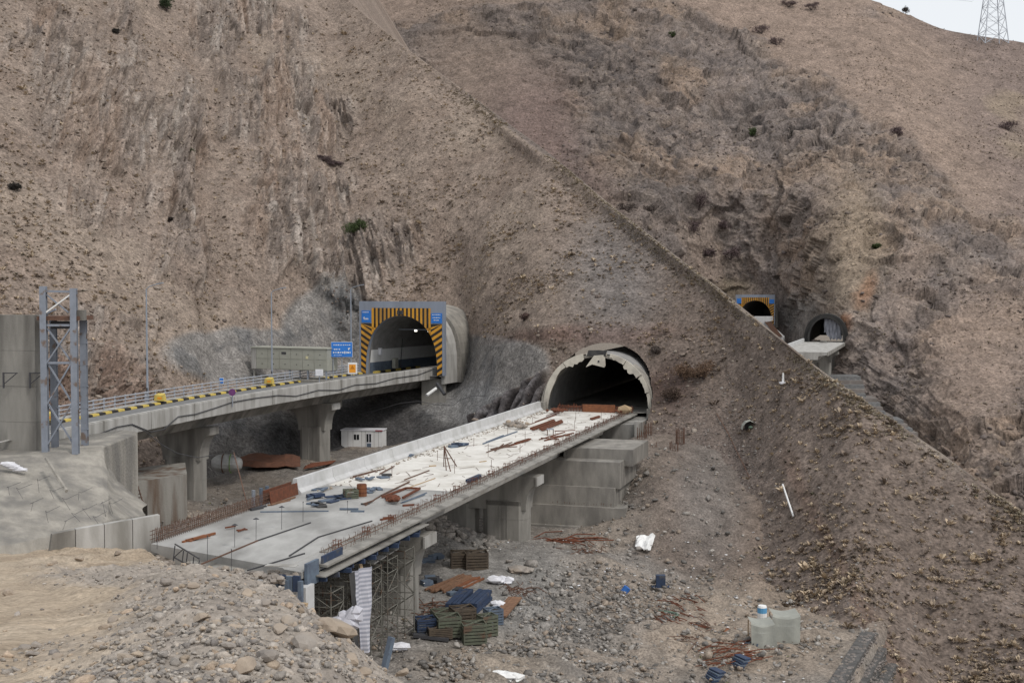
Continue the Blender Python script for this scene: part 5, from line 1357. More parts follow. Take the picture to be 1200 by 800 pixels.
# crate, drum, blue panels
def slat_crate(name, label, m, loc, w, dpt, h, rz, group=None, slats=6, open_top=True, cat='crate'):
    root = thing(name, label, cat, loc, group, rz)
    for sx in (-1, 1):
        for sy in (-1, 1):
            b = MB(); b.box((sx * (w / 2 - .04), sy * (dpt / 2 - .04), h / 2), (.09, .09, h)); b.build('corner_post', m, root, local=True)
    hh = h / slats
    for k in range(slats):
        z = hh * (k + .5)
        for sy in (-1, 1):
            b = MB(); b.box((0, sy * dpt / 2, z), (w, .05, hh * .72)); b.build('slat', m, root, local=True)
        for sx in (-1, 1):
            b = MB(); b.box((sx * w / 2, 0, z), (.05, dpt - .06, hh * .72)); b.build('slat', m, root, local=True)
    b = MB(); b.box((0, 0, .08), (w - .1, dpt - .1, .06)); b.build('bottom', m, root, local=True)
    b = MB(); b.box((0, 0, h * .8), (w - .12, dpt - .12, .05)); b.build('load', M_crate_brown, root, local=True)
    if open_top:
        b = MB(); b.beam((-w / 2 + .05, -dpt / 2 + .05, h - .03), (w / 2 - .05, dpt / 2 - .05, h - .03), .08, .06); b.build('cross_brace', m, root, local=True)
        b = MB(); b.beam((-w / 2 + .05, dpt / 2 - .05, h - .03), (w / 2 - .05, -dpt / 2 + .05, h - .03), .08, .055); b.build('cross_brace', m, root, local=True)
    return root
slat_crate('slatted_crate', 'dark green slatted crate standing on the white deck beside the rusty drum', M_crate, dk(411, 583), .9, .9, .62, .4, slats=4)
m_ = MB(); p = dk(424, 581); m_.tube([p, p + Vector((0, 0, .85))], .36, 12); 
root = thing('rust_drum', 'upright rusty drum on the white deck beside the green crate', 'drum', p)
m_.build('drum_body', M_rust_orange, root)
for z in (.28, .58): b = MB(); b.tube([p + Vector((0, 0, z - .025)), p + Vector((0, 0, z + .025))], .38, 12); b.build('drum_hoop', M_rust, root)
b = MB(); b.tube([p + Vector((0, 0, .852)), p + Vector((0, 0, .88))], .33, 12); b.build('drum_lid', M_rust, root)
def panel_pile(name, label, spots, m, cat='panels', w=.5, l=1.6, h=.1, zf=None):
    p0 = spots[0]; root = thing(name, label, cat, p0)
    for k, p_ in enumerate(spots):
        b = MB(); b.box((p_.x, p_.y, p_.z + h / 2 + .1 * (k % 2)), (w * .8 * rr.uniform(.7, 1.2), l * .8 * rr.uniform(.6, 1.1), h), rr.uniform(-1.2, .6)); b.build('panel', m if k % 3 else M_bluegrey, root)
    return root
panel_pile('panel_heap', 'heap of blue formwork panels on the white deck left of the green crate', [dk(395, 586), dk(388, 584), dk(401, 585), dk(405, 582), dk(390, 588), dk(398, 583), dk(382, 587)], M_blue)
panel_pile('panel_heap', 'blue formwork panels on the white deck right of the rusty drum', [dk(432, 577), dk(438, 574), dk(444, 573), dk(436, 576), dk(430, 573)], M_bluegrey, l=1.3)
panel_pile('panel_heap', 'blue crate lid and panels near the barrier end of the white deck', [dk(368, 582), dk(372, 583), dk(365, 583)], M_blue, w=.8, l=1.1, h=.22)
panel_pile('dark_sheets', 'dark folded sheets on the deck in front of the blue panels', [dk(366, 590), dk(372, 592), dk(377, 593), dk(370, 593)], M_net, w=.7, l=1.3)
panel_pile('grey_pipes', 'grey panels heaped along the barrier left of the green crate', [dk(375, 573), dk(380, 575), dk(370, 574), dk(422, 563), dk(430, 561), dk(435, 562)], M_bluegrey, w=.35, l=1.5)
panel_pile('blue_stack', 'stack of blue panels on the white deck beside the barrier', [dk(531, 524), dk(536, 523), dk(541, 521.5), dk(537, 522.5)], M_blue, w=1.3, l=1.2, h=.2)
bars([(547, 563, 562, 556.5), (548, 564, 563, 557.5)], 'blue_plank', 'bright blue plank lying at the right verge of the white deck', M_blue, .14, .1, cat='plank')
panel_pile('grey_tarp', 'small folded grey tarp on the deck by the barrier', [dk(478, 535), dk(481, 534.5)], M_bluegrey, w=.9, l=.9)
panel_pile('dark_sheets', 'small dark sheets on the deck by the barrier middle', [dk(449, 559.5), dk(453, 558)], M_net, w=.9, l=1.2)
# rubble heaps on the deck
def heap(name, label, spots, m, rmin, rmax, cat='rubble', seed=0, kind=None):
    m_ = MB()
    for k, p_ in enumerate(spots): r0 = rr.uniform(rmin, rmax); m_.rock((p_.x, p_.y, p_.z + r0 * .4), r0, seed * 97 + k)
    o = at_base(m_, name, label, cat, m); o['kind'] = 'stuff'; return o
heap('rubble_heap', 'small grey rubble heap on the deck near the barrier end at the tunnel', [dk(rr.gauss(607, 7), rr.gauss(498, 2), rr.uniform(0, .35)) for _ in range(45)], M_stone, .12, .35, seed=1)
heap('rust_heap', 'small heap of red rusty scrap inside the rectangular frame on the deck', [dk(rr.gauss(460, 4), rr.gauss(585, 1.4), rr.uniform(0, .35)) for _ in range(40)], M_rust, .1, .25, 'scrap', 2)
heap('rust_heap', 'red rusty scrap heap at the left foot of the tunnel lining', [dk(rr.gauss(653, 5), rr.gauss(481, 1), rr.uniform(0, .5)) for _ in range(40)], M_rust, .12, .3, 'scrap', 3)
heap('rust_heap', 'dark red scrap heap at the right side of the tunnel mouth', [dk(rr.gauss(725, 4), rr.gauss(482, 1), rr.uniform(0, .4)) for _ in range(30)], M_rust, .12, .3, 'scrap', 4)
heap('deck_crumbs', 'scattered crumbs of concrete along the foot of the deck barrier', [FL.p(rr.uniform(-5.7, -4.6), rr.uniform(22, 84), ZL) for _ in range(260)], M_stone, .03, .12, 'crumbs', 5)
m_ = MB()
for _ in range(110):
    s, t = rr.uniform(-5.2, 4), rr.uniform(24, 84); a = rr.uniform(-.9, .9); l_ = rr.uniform(.3, 1.8); p = FL.p(s, t, ZL + .02)
    m_.beam(p, p + Vector((math.sin(a) * l_, math.cos(a) * l_, rr.uniform(0, .06))), .022, .022)
o = at_base(m_, 'tie_wire_scraps', 'thin scraps of wire and bar scattered over the white deck', 'scraps', M_rust_pale); o['kind'] = 'stuff'
# leaning tripod
p = dk(525, 550); root = thing('tripod', 'spindly leaning wooden tripod standing in the middle of the white deck', 'tripod', p)
ap = p + Vector((-.35, .5, 1.9))
for a in ((528, 552), (523, 551), (535, 546), (520, 546)):
    m_ = MB(); m_.beam(dk(*a), ap, .07, .07); m_.build('leg', M_rust_pale, root)
m_ = MB(); m_.beam(p + Vector((-.3, .3, .9)), p + Vector((.3, .2, .9)), .05, .05); m_.build('stretcher', M_rust_pale, root)
# small box frame
p = dk(645, 510); root = thing('box_frame', 'small steel box frame standing on the far deck among rusty bars', 'frame', p)
for a in (-.3, .3):
    for b in (0, .6): m_ = MB(); m_.box((p.x + a, p.y + b, p.z + .3), (.07, .07, .6)); m_.build('leg', M_rust_pale, root)
m_ = MB(); m_.box((p.x, p.y + .3, p.z + .62), (.72, .72, .06)); m_.build('top', M_steel, root)
# thin level rods on the grey deck
RODS = [(243, 657, 629, 'level rod nearest the open steel frame on the grey deck'), (275, 641, 615, 'plain level rod left of the rod with the flat cap'), (300, 633, 608, 'level rod with a flat dark cap on the grey deck'), (330, 620, 594, 'tall level rod right of the one with the flat cap'), (355, 611, 589, 'level rod standing at the pour joint of the deck'), (271, 669, 645, 'level rod at the near edge of the grey deck'), (407, 601, 588, 'short level rod on the white deck near the verge'), (184, 643, 631, 'short level rod at the left corner of the grey deck')]
for a, b, c, lab in RODS:
    p = dk(a, b, 0); h = z_of(p, c) - p.z; root = thing('level_rod', lab, 'rod', p, 'thin rods standing on the deck')
    m_ = MB(); m_.tube([p, p + Vector((.02, 0, h))], .015, 5); m_.build('shaft', M_dark, root)
    m_ = MB(); m_.tube([p + Vector((.02, 0, h)), p + Vector((.02, 0, h + .09))], .2 if 'flat' in lab else .025, 8, .03); m_.build('cap', M_dark, root)
for k in range(16):
    t = 30 + k * 3.4; s = (-2.6, 1.2, 3.2)[k % 3] + .3 * math.sin(k); p = FL.p(s, t, ZL); m_ = MB(); m_.tube([p, p + Vector((.01, 0, .95 + .25 * math.sin(k * 2)))], .02, 4)
    at_base(m_, 'deck_rod', 'very thin upright rod on the white deck, number %s counting away from the camera' % ('one two three four five six seven eight nine ten eleven twelve thirteen fourteen fifteen sixteen'.split()[k]), 'rod', M_rust_pale, 'very thin rods on the white deck')
# open steel frame at the near end
a, b = on(203, 655, ZL), on(232, 668, ZL)
root = thing('steel_stand', 'open grey steel frame standing tilted at the near left end of the deck', 'frame', a)
dv = (b - a); dv.z = 0; up = Vector((.08, .1, .85))
for f_ in (0, .36, .52, .78, 1):
    m_ = MB(); q = a + dv * f_ + Vector((0, 0, -.1)); m_.beam(q, q + up * (1 - .25 * f_ if f_ else 1), .05, .05); m_.build('upright', M_dark, root)
m_ = MB(); m_.beam(a + up * .98, a + dv + up * .72, .06, .06); m_.build('top_rail', M_dark, root)
m_ = MB(); m_.beam(a + up * .15, a + dv * 1 + up * .0, .06, .06); m_.build('bottom_rail', M_dark, root)
m_ = MB(); m_.beam(a + up * .1, a + dv * .36 + up * .9, .04, .04); m_.build('brace', M_dark, root)

# ================================================================== near end of the bare bridge: formwork, scaffold
root = thing('deck_formwork', 'blue formwork beams and edge boards propping the near right corner of the white deck', 'formwork', FL.p(6, 4, ZL - 1))
for k in range(13):
    t = -.2 + k * 1.15; m_ = MB(); m_.beam(FL.p(2.5, t, ZL - .92 - .1 * (k % 2)), FL.p(6.35 + .4 * ((k * 7) % 3 - 1) * .5, t, ZL - .72), .16, .26); m_.build('formwork_beam', M_blue, root)
m_ = MB(); m_.sweep([fr_at(-.6), fr_at(15)], [(5.5, -.46), (6.25, -.5), (6.25, -.56), (5.5, -.54)], ZL); m_.build('edge_board', M_conc, root)
m_ = MB(); m_.sweep([fr_at(.4), fr_at(3.0)], [(5.52, -.30), (5.62, -.30), (5.62, .35), (5.52, .35)], ZL); m_.build('edge_panel', M_blue, root)
m_ = MB(); m_.sweep([fr_at(-1.6), fr_at(-.2)], [(5.52, -.9), (5.7, -.9), (5.7, .35), (5.52, .35)], ZL); m_.build('edge_panel', M_bluegrey, root)
for k in range(4):
    m_ = MB(); m_.fbox(FL, 4.1 + k * .42, 4.48 + k * .42, -2.6, -2.45, ZL - .9, ZL - .12 + .05 * (k % 2)); m_.build('end_panel', M_blue if k % 2 else M_bluegrey, root)
for k in range(3):
    m_ = MB(); m_.fbox(FL, 3.8, 6.3 - .2 * k, -2.95, -2.75, ZL - 1.5 - .9 * k, ZL - 1.38 - .9 * k); m_.build('waler', M_wood, root)
for s in (4.0, 4.9, 5.7):
    m_ = MB(); m_.fbox(FL, s, s + .22, -2.74, -2.5, ZL - 4.2, ZL - .3); m_.build('soldier_post', M_bluegrey, root)
m_ = MB(); m_.beam(FL.p(3.6, -2.2, ZL + .3), FL.p(5.3, -2.0, ZL + .32), .5, .04); m_.build('loose_board', M_conc_pale, root)
# pale abutment panel with dark openings behind the spoil
root = thing('pier_shed', 'pale concrete panel with dark openings under the near end of the white deck', 'abutment', FL.p(2, -2, ZL - 5))
m_ = MB(); m_.fbox(FL, 1.2, 5.9, -2.2, -1.2, ZL - 6, ZL - .75); m_.build('panel', M_barrier, root)
for s0, s1, z0, z1 in ((2.2, 2.95, -2.6, -1.5), (3.75, 4.6, -3.6, -1.6), (5.0, 5.7, -3.6, -1.6)):
    m_ = MB(); m_.fbox(FL, s0, s1, -2.24, -2.21, ZL + z0, ZL + z1); m_.build('opening', M_glass, root)
m_ = MB(); m_.fbox(FL, 1.0, 1.5, -2.6, -2.25, ZL - 2.2, ZL - .5); m_.build('blue_post', M_blue, root)
m_ = MB(); m_.sweep([fr_at(-1.2), fr_at(.4)], [(-2.5, -.5), (5.4, -.5), (5.4, -.42), (-2.5, -.42)], ZL); o = m_.build('ledge', M_conc, root)
heap('edge_rubble', 'broken concrete lumps along the near edge of the grey deck', [FL.p(-1.5 + rr.uniform(0, 6.6), -2.0 + rr.uniform(-1.0, .4), ZL - .45 + rr.uniform(-.1, .25)) for _ in range(130)], M_stone, .08, .28, seed=8)

def scaffold(loc, w, dpt, h, label, bays, rz=-R(17)):
    root = thing('scaffold_tower', label, 'scaffolding', loc, 'scaffold towers under the near end of the bridge', rz)
    def b(p0, p1, n, r=.03):
        m_ = MB(); m_.tube([p0, p1], r, 4); m_.build(n, M_scaf, root, local=True)
    for x in (0, w):
        for y in (0, dpt):
            b((x, y, 0), (x, y, h), 'standard', .04)
            m_ = MB(); m_.box((x, y, -.02), (.3, .3, .06)); m_.build('base_plate', M_scaf, root, local=True)
    bh = h / bays
    for k in range(bays + 1):
        z = min(h - .05, .25 + k * bh)
        b((0, 0, z), (w, 0, z), 'ledger'); b((0, dpt, z), (w, dpt, z), 'ledger'); b((0, 0, z), (0, dpt, z), 'ledger'); b((w, 0, z), (w, dpt, z), 'ledger')
        if k < bays:
            z1 = z + bh * .95
            f = k % 2
            b((0 if f else w, 0, z), (w if f else 0, 0, min(h, z1)), 'diagonal_brace'); b((w, 0 if f else dpt, z), (w, dpt if f else 0, min(h, z1)), 'diagonal_brace')
            b((0 if f else w, dpt, z), (w if f else 0, dpt, min(h, z1)), 'diagonal_brace')
    for x in (0, w):
        b((x, 0, h), (x, 0, h + .4), 'jack', .03)
    return root
k = 0
SL = ['nearest scaffold tower beside the pale panel under the deck corner', 'scaffold tower right behind the striped sheet under the deck', 'scaffold tower between the striped sheet and the hanging plank', 'scaffold tower in the row next to the first pier of the white deck', 'outer scaffold tower closest to the first pier of the white deck', 'inner scaffold tower hidden deep under the near end of the deck']
for s, t, lab in ((4.6, .4, SL[0]), (4.5, 3.2, SL[1]), (4.5, 6.0, SL[2]), (4.4, 8.8, SL[3]), (4.4, 11.6, SL[4]), (1.6, 1.8, SL[5])):
    p = FL.p(s, t, 0); z0 = float(pit_z(p.x, p.y)) + .05; scaffold((p.x, p.y, z0), 1.5, 1.6, ZL - 1.35 - z0 - .25, lab, 5)
for s, t, lab in ((1.8, 5.2, 'inner scaffold tower half hidden behind the striped sheet'), (1.8, 9.0, 'inner scaffold tower half hidden behind the hanging plank'), (1.8, 12.2, 'innermost scaffold tower by the first pier')):
    p = FL.p(s, t, 0); z0 = float(pit_z(p.x, p.y)) + .05; scaffold((p.x, p.y, z0), 1.5, 1.6, ZL - 2.0 - z0 - .1, lab, 4)
# striped sheet hanging in front of the scaffold
root = thing('hanging_sheet', 'long grey and white striped sheet hanging from the deck edge over the scaffold', 'sheet', FL.p(6.4, 3.2, ZP))
M_stripe_d = mat('grey_stripe_cloth', (.34, .35, .4, 1), (.28, .29, .34, 1), 2, .9); M_stripe_l = mat('white_stripe_cloth', (.55, .55, .6, 1), (.45, .45, .5, 1), 2, .9)
zt3, zb3 = ZL - .9, 9.6
nst = 40
for k in range(nst):
    za, zb4 = zt3 + (zb3 - zt3) * k / nst, zt3 + (zb3 - zt3) * (k + 1) / nst
    m_ = MB(); vs = []
    for z, kk_ in ((za, k), (zb4, k + 1)):
        f_ = kk_ / nst; w_ = 1.5 * (1 - .72 * max(0, f_ - .45) / .55); s_off = 6.35 + .35 * f_
        for i in range(7):
            q = i / 6; vs.append(FL.p(s_off + .5 * q + .16 * math.sin(q * 9 + f_ * 3), 2.6 + q * w_ + .55 * max(0, f_ - .45), z))
    m_.add(vs, [(i, i + 1, 7 + i + 1, 7 + i) for i in range(6)]); m_.build('stripe', M_stripe_l if k % 2 else M_stripe_d, root)
m_ = MB(); vs = []
for kk_ in range(11):
    f_ = kk_ / 10; z = zt3 + (zb3 - 1.0 - zt3) * f_
    for i in range(4):
        q = i / 3; vs.append(FL.p(6.5 + .3 * f_, 1.9 + q * (.75 - .3 * f_) + .6 * f_ ** 2 + .1 * math.sin(6 * f_), z))
m_.add(vs, [(k * 4 + i, k * 4 + i + 1, k * 4 + i + 5, k * 4 + i + 4) for k in range(10) for i in range(3)]); m_.build('dark_strip', M_net, root)
for k, (px_, py_, sc_) in enumerate(((408, 728, .75), (413, 722, .6), (404, 733, .7), (398, 727, .5))):
    p = at(px_, py_, 66.5); m_ = MB(); m_.rock(p, sc_, 700 + k, (1, 1, .8)); m_.rock(p + Vector((.2, 0, .3)), sc_ * .7, 720 + k, (1, 1, .9)); m_.build('crumpled_fold', M_stripe_l, root)
p0, p1 = at(422, 659, 71.5), at(429, 687, 71.0)
m_ = MB(); m_.beam(p0, p1, .2, .05); at_base(m_, 'hanging_plank', 'pale timber plank hanging vertically in front of the scaffold', 'plank', M_wood)
p0, p1 = at(434, 660, 74), at(463, 642, 79)
m_ = MB(); m_.beam(p0, p1, .5, .06); at_base(m_, 'grey_plank', 'grey plank sloping under the deck edge in the scaffold', 'plank', M_conc_pale)

# rebar columns beside the abutment
def rebar_column(px_, py0, py1, d_, n, w, label):
    p = at(px_, py1, d_); root = thing('rebar_column', label, 'rebar', p, 'rebar columns by the abutment')
    top = at(px_, py0, d_).z
    for k in range(n):
        a = 2 * math.pi * k / n; q = Vector((p.x + w * math.cos(a), p.y + w * math.sin(a), p.z - .6)); m_ = MB(); m_.beam(q, Vector((q.x + rr.uniform(-.06, .06), q.y, top - rr.uniform(0, .7))), .06, .06); m_.build('bar', M_rust_pale, root)
    for z in np.arange(p.z + .3, top - .8, .6):
        m_ = MB(); m_.tube([(p.x + w * math.cos(a), p.y + w * math.sin(a), z) for a in np.linspace(0, 2 * math.pi, 9)], .025, 4); m_.build('hoop', M_rust_pale, root)
rebar_column(752, 500, 527, 139, 12, .55, 'rebar column closest to the abutment wall of the white deck')
rebar_column(759, 492, 522, 140, 9, .45, 'tall rebar column just right of the one by the abutment wall')
rebar_column(766, 518, 538, 136, 9, .4, 'short rebar column in front of the two by the abutment wall')
rebar_column(797, 500, 535, 136, 12, .5, 'rusty rebar column standing apart on the scree right of the abutment')
rebar_column(790, 515, 546, 134, 9, .45, 'short rebar column beside the one standing apart on the scree')

# ================================================================== pit: stores
def pit_at(px_, py_): return gp(px_, py_, 0)
CR = [(515, 746, 'M_crate_brown', 'low brown crate at the left of the crate cluster', 1.5, .7, 0.2), (498, 741, 'M_dark', 'dark blue crate at the left end of the crate cluster', 1.25, 1.0, .3), (525, 745, 'M_crate', 'green topped crate in the middle of the crate cluster', 1.5, 1.35, .25), (519, 729, 'M_crate', 'low green topped crate at the back of the crate cluster', 1.4, .8, .3),
      (542, 733, 'M_crate_brown', 'brown open crate at the back right of the crate cluster', 1.5, 1.3, .35), (555, 753, 'M_crate', 'green crate at the front right of the crate cluster', 1.5, 1.3, .2), (571, 745, 'M_crate', 'green crate leaning at the right end by the timber planks', 1.1, 1.4, .5), (578, 732, 'M_bluegrey', 'blue grey crate behind the right end of the crate cluster', 1.1, 1.1, .4),
      (541, 664, 'M_crate_brown', 'left of the two dark crates standing on the pit floor', 1.7, 1.25, .1), (558, 666, 'M_crate_brown', 'right of the two dark crates standing on the pit floor', 1.75, 1.35, .15)]
for a, b, m, lab, w, h, rz in CR:
    p = pit_at(a, b); slat_crate('slatted_crate', lab, MATS[{'M_crate_brown': 'brown_crate_boards', 'M_dark': 'blue_formwork_paint', 'M_crate': 'green_crate_paint', 'M_bluegrey': 'faded_blue_steel'}[m]], p, w, w * .9, h, rz, 'slatted crates in the pit', slats=6)
def stack(name, label, px0, py0, px1, py1, nx, nz, w, h, m, cat, lift=0.0, jit=.0, lift2=None):
    a, b = pit_at(px0, py0), pit_at(px1, py1); d_ = (b - a); d_.z = 0; n_ = Vector((d_.y, -d_.x, 0)).normalized()
    root = thing(name, label, cat, a)
    for j in range(nz):
        for i in range(nx):
            o_ = n_ * ((i - nx / 2) * w * 1.08) + Vector((0, 0, h / 2 + j * h * 1.05 + lift)); q = Vector((rr.uniform(-jit, jit), rr.uniform(-jit, jit), 0)); q2 = Vector((rr.uniform(-jit, jit), rr.uniform(-jit, jit), 0))
            m_ = MB(); m_.beam(a + o_ + q, b + o_ + q2 + Vector((0, 0, 0 if lift2 is None else lift2)), w, h); m_.build('beam' if cat == 'beams' else 'plank' if cat == 'planks' else 'pipe', m, root)
    return root
stack('steel_beams', 'left stack of dark blue steel beams lying in the pit', 531, 716, 548, 699, 4, 2, .22, .26, M_blue, 'beams', jit=.12)
stack('steel_beams', 'right stack of dark blue steel beams lying in the pit', 552, 720, 570, 703, 5, 3, .2, .24, M_blue, 'beams', jit=.08)
stack('rusty_pipes', 'loose stack of long rusty pipes on the pit floor', 510, 694, 546, 677, 8, 2, .13, .13, M_wood_orange, 'pipes', jit=.35)
stack('rusty_pipes', 'second loose stack of rusty pipes right beside the long one', 538, 690, 560, 679, 5, 1, .14, .14, M_rust_orange, 'pipes', jit=.3)
stack('timber_planks', 'orange timber planks leaning on the rubble bank beside the crates', 587, 728, 606, 707, 4, 1, .24, .12, M_wood_orange, 'planks', lift=.3, jit=.04)
stack('dark_pipe', 'long dark pipe lying in front of the crate cluster', 484, 746, 526, 752, 2, 1, .22, .2, M_dark, 'pipes')
panel_pile('blue_boxes', 'blue boxes and panels beside the first pier of the white deck', [pit_at(503, 658), pit_at(510, 656), pit_at(497, 660), pit_at(515, 655), pit_at(506, 660)], M_bluegrey, w=.9, l=1.3, h=.3)
panel_pile('dark_boxes', 'dark boxes on the pit floor beside the pier left of the rusty pipes', [pit_at(500, 685), pit_at(508, 683), pit_at(512, 684), pit_at(504, 682)], M_dark, w=.9, l=1.1, h=.35)
panel_pile('blue_grey_panels', 'blue grey flat panels behind the right crates', [pit_at(572, 722), pit_at(580, 724), pit_at(586, 718), pit_at(576, 719)], M_bluegrey, w=.8, l=1.5)
panel_pile('panel_clutter', 'dark clutter of panels behind the blue steel beams', [pit_at(542, 697), pit_at(536, 694), pit_at(548, 694), pit_at(530, 698)], M_dark, w=.7, l=1.2, h=.2)
def sacks(name, label, px_, py_, w, n, m, seed, r=.5):
    m_ = MB(); rs = random.Random(seed)
    for k in range(n):
        p = pit_at(px_ + rs.uniform(-w, w), py_ + rs.uniform(-w * .25, w * .2)); m_.rock(p + Vector((0, 0, r * .3 + .15 * (k % 2))), r * rs.uniform(.6, 1.1), seed * 31 + k, (1.3, 1, .5))
    return at_base(m_, name, label, 'sacks', m)
sacks('white_sacks', 'heap of crumpled white sacks on the pit floor', 587, 683, 9, 12, M_white_soft, 2, .55)
sacks('grey_sacks', 'grey wrapped bundle on the pit floor right of the white sacks', 612, 671, 9, 9, M_stone, 3, .6)
sacks('white_scraps', 'white plastic bags at the bottom edge below the rubble bank', 592, 797, 12, 11, M_white, 4, .5)
sacks('white_scraps', 'small white bag on the pit floor left of the crates near the edge', 466, 762, 4, 4, M_white_soft, 5, .45)
sacks('white_scraps', 'small white bags among the planks behind the crates', 583, 713, 5, 6, M_white_soft, 6, .4)
m_ = MB(); p = at(455, 780, 60); m_.beam(p + Vector((-.3, 0, -.6)), at(459, 746, 60.4), .34, .2); at_base(m_, 'steel_post', 'blue grey steel post stuck upright in the bank in front of the scaffold', 'post', M_bluegrey)
def tangle(name, label, px_, py_, w, hh, n, m, seed, lmin=.8, lmax=3, r=.03, cat='rebar', tilt=.2, ang=None):
    root = thing(name, label, cat, pit_at(px_, py_)); rs = random.Random(seed)
    for k in range(n):
        p = pit_at(px_ + rs.uniform(-w, w), py_ + rs.uniform(-hh, hh)); a = rs.uniform(0, 6.3) if ang is None else rs.gauss(ang, .35); l_ = rs.uniform(lmin, lmax)
        d_ = Vector((math.cos(a) * l_, math.sin(a) * l_, 0)); z1 = float(pit_z(p.x + d_.x, p.y + d_.y)) - p.z
        mid = p + d_ * .5 + Vector((rs.uniform(-.3, .3), rs.uniform(-.3, .3), rs.uniform(.1, .45) + z1 / 2)); m_ = MB(); m_.tube([p + Vector((0, 0, .05)), mid, p + d_ + Vector((0, 0, z1 + rs.uniform(0, tilt) + .05))], r, 4); m_.build('bar', m, root)
    return root
tangle('rebar_tangle', 'tangle of rusty bars on the pad running down from the blue panel', 785, 712, 26, 16, 34, M_rust, 1, 1.0, 4.0, .04, ang=-.9)
tangle('rebar_tangle', 'low heap of rusty bars at the bottom of the pad', 838, 772, 28, 12, 34, M_rust, 2, 1.0, 4.0, .035, ang=.5)
tangle('rebar_tangle', 'scattered thin rusty bars in the middle of the pad', 815, 740, 30, 14, 26, M_rust_pale, 3, 1.0, 3.5, .03)
tangle('rebar_tangle', 'rusty wire heap on the rubble right of the white sacks', 606, 696, 10, 6, 30, M_rust_pale, 4, .5, 1.8, .03)
tangle('rebar_tangle', 'rusty bars lying in front of the second pier of the white deck', 645, 634, 30, 2, 22, M_rust, 5, 1.5, 5, .05, ang=.1)
tangle('rebar_tangle', 'small heap of rusty wire at the foot of the scree path', 690, 648, 16, 3, 26, M_rust_pale, 6, .5, 2.2, .035)
tangle('debris_wire', 'dark wire and bars between the crates and the first pier', 505, 715, 12, 8, 26, M_rust_pale, 7, .5, 2.2, .04)
sheet([pit_at(846, 742), pit_at(866, 745), pit_at(864, 739), pit_at(848, 736)], 'rust_sheet', 'bent orange rusty sheet on the pad left of the grey tarps', 'sheet', M_rust_orange, .12, 6, 5)
# grey draped tarps on the pad
def drape(px_, py_, w, h, label, seed, lean):
    p = pit_at(px_, py_); root = thing('draped_tarp', label, 'tarp', p, 'grey green tarps draped over frames'); n = 14; m_ = MB()
    for j in range(n + 1):
        for i in range(n + 1):
            u_, v_ = i / n, j / n; y = (v_ - .3) * 2.2 if v_ > .3 else 0
            if v_ < .62: q = (u_ - .5) * w * (1 + .12 * (1 - v_)), -.9 + .35 * v_ + .08 * math.sin(9 * u_ + seed) * (1 - v_), h * min(1, v_ / .6) * (1 - .12 * math.sin(3.1 * u_) * (v_ > .4))
            else: q = (u_ - .5) * w, -.68 + (v_ - .62) * 4.2, h * (1 - .1 * math.sin(3.1 * u_) + .12 * (v_ - .62))
            m_.v.append((p.x + q[0] + lean * q[2], p.y + q[1], p.z + q[2]))
    m_.f = [(j * (n + 1) + i, j * (n + 1) + i + 1, (j + 1) * (n + 1) + i + 1, (j + 1) * (n + 1) + i) for j in range(n) for i in range(n)]
    m_.build('tarp', M_tarp_grey, root)
    for sx in (-1, 1):
        for y in (-.6, .85): b = MB(); b.beam((p.x + sx * w * .46 + lean * h, p.y + y, p.z), (p.x + sx * w * .46 + lean * h, p.y + y, p.z + h * .9), .07, .07); b.build('pole', M_wood, root)
drape(893, 755, 1.6, 1.7, 'left and smaller of two grey green tarps draped over frames on the pad', 1, -.05)
drape(917, 750, 1.9, 2.0, 'right and larger of two grey green tarps draped over frames on the pad', 4, .06)
p = pit_at(893, 734); root = thing('water_barrel', 'white and blue barrel standing behind the left grey tarp', 'barrel', p); p = p + Vector((0, 0, .6))
m_ = MB(); m_.tube([p, p + Vector((0, 0, .45))], .36, 12); m_.build('barrel_body', M_white, root)
m_ = MB(); m_.tube([p + Vector((0, 0, .452)), p + Vector((0, 0, .85))], .36, 12); m_.build('barrel_band', mat('light_blue_plastic', (.12, .35, .6, 1), None, 1, .5), root)
m_ = MB(); m_.tube([p + Vector((0, 0, .852)), p + Vector((0, 0, 1.0))], .36, 12, .3); m_.build('barrel_lid', M_white, root)
m_ = MB(); m_.tube([p + Vector((0, 0, -.75)), p + Vector((0, 0, -.004))], .4, 10); m_.build('barrel_stand', M_stone, root)
panel_pile('dark_clutter', 'dark timber and cloth clutter at the foot of the left grey tarp', [pit_at(878, 755), pit_at(884, 757), pit_at(874, 754), pit_at(888, 758)], M_dark, w=.5, l=1.2, h=.2)
p = pit_at(774, 688); root = thing('blue_box', 'blue box with a flat flange standing at the back of the pad', 'box', p)
m_ = MB(); m_.box((p.x, p.y, p.z + .5), (.75, .6, .95)); m_.build('box_body', M_blue, root)
m_ = MB(); m_.box((p.x, p.y, p.z + .03), (1.5, .8, .06)); m_.build('flange', M_blue, root)
m_ = MB(); m_.tube([pit_at(731, 694), pit_at(731, 694) + Vector((.3, 0, .4))], .3, 8); at_base(m_, 'blue_can', 'small bright blue can on the rubble left of the pad', 'can', mat('bright_blue_plastic', (.04, .16, .5, 1), None, 1, .5))
def bundle(px_, py_, label, m):
    p = pit_at(px_, py_); root = thing('panel_bundle', label, 'panels', p)
    for k in range(5): m_ = MB(); m_.box((p.x + .1 * k, p.y + .05 * k, p.z + .1 + .12 * k), (.5, 1.2, .1), .25 + .05 * k); m_.build('panel', m if k % 2 else M_blue, root)
bundle(864, 781, 'bundle of blue panels at the bottom of the pad right of the rusty heap', M_bluegrey)
bundle(834, 797, 'bundle of blue panels at the very bottom edge of the pad', M_bluegrey)
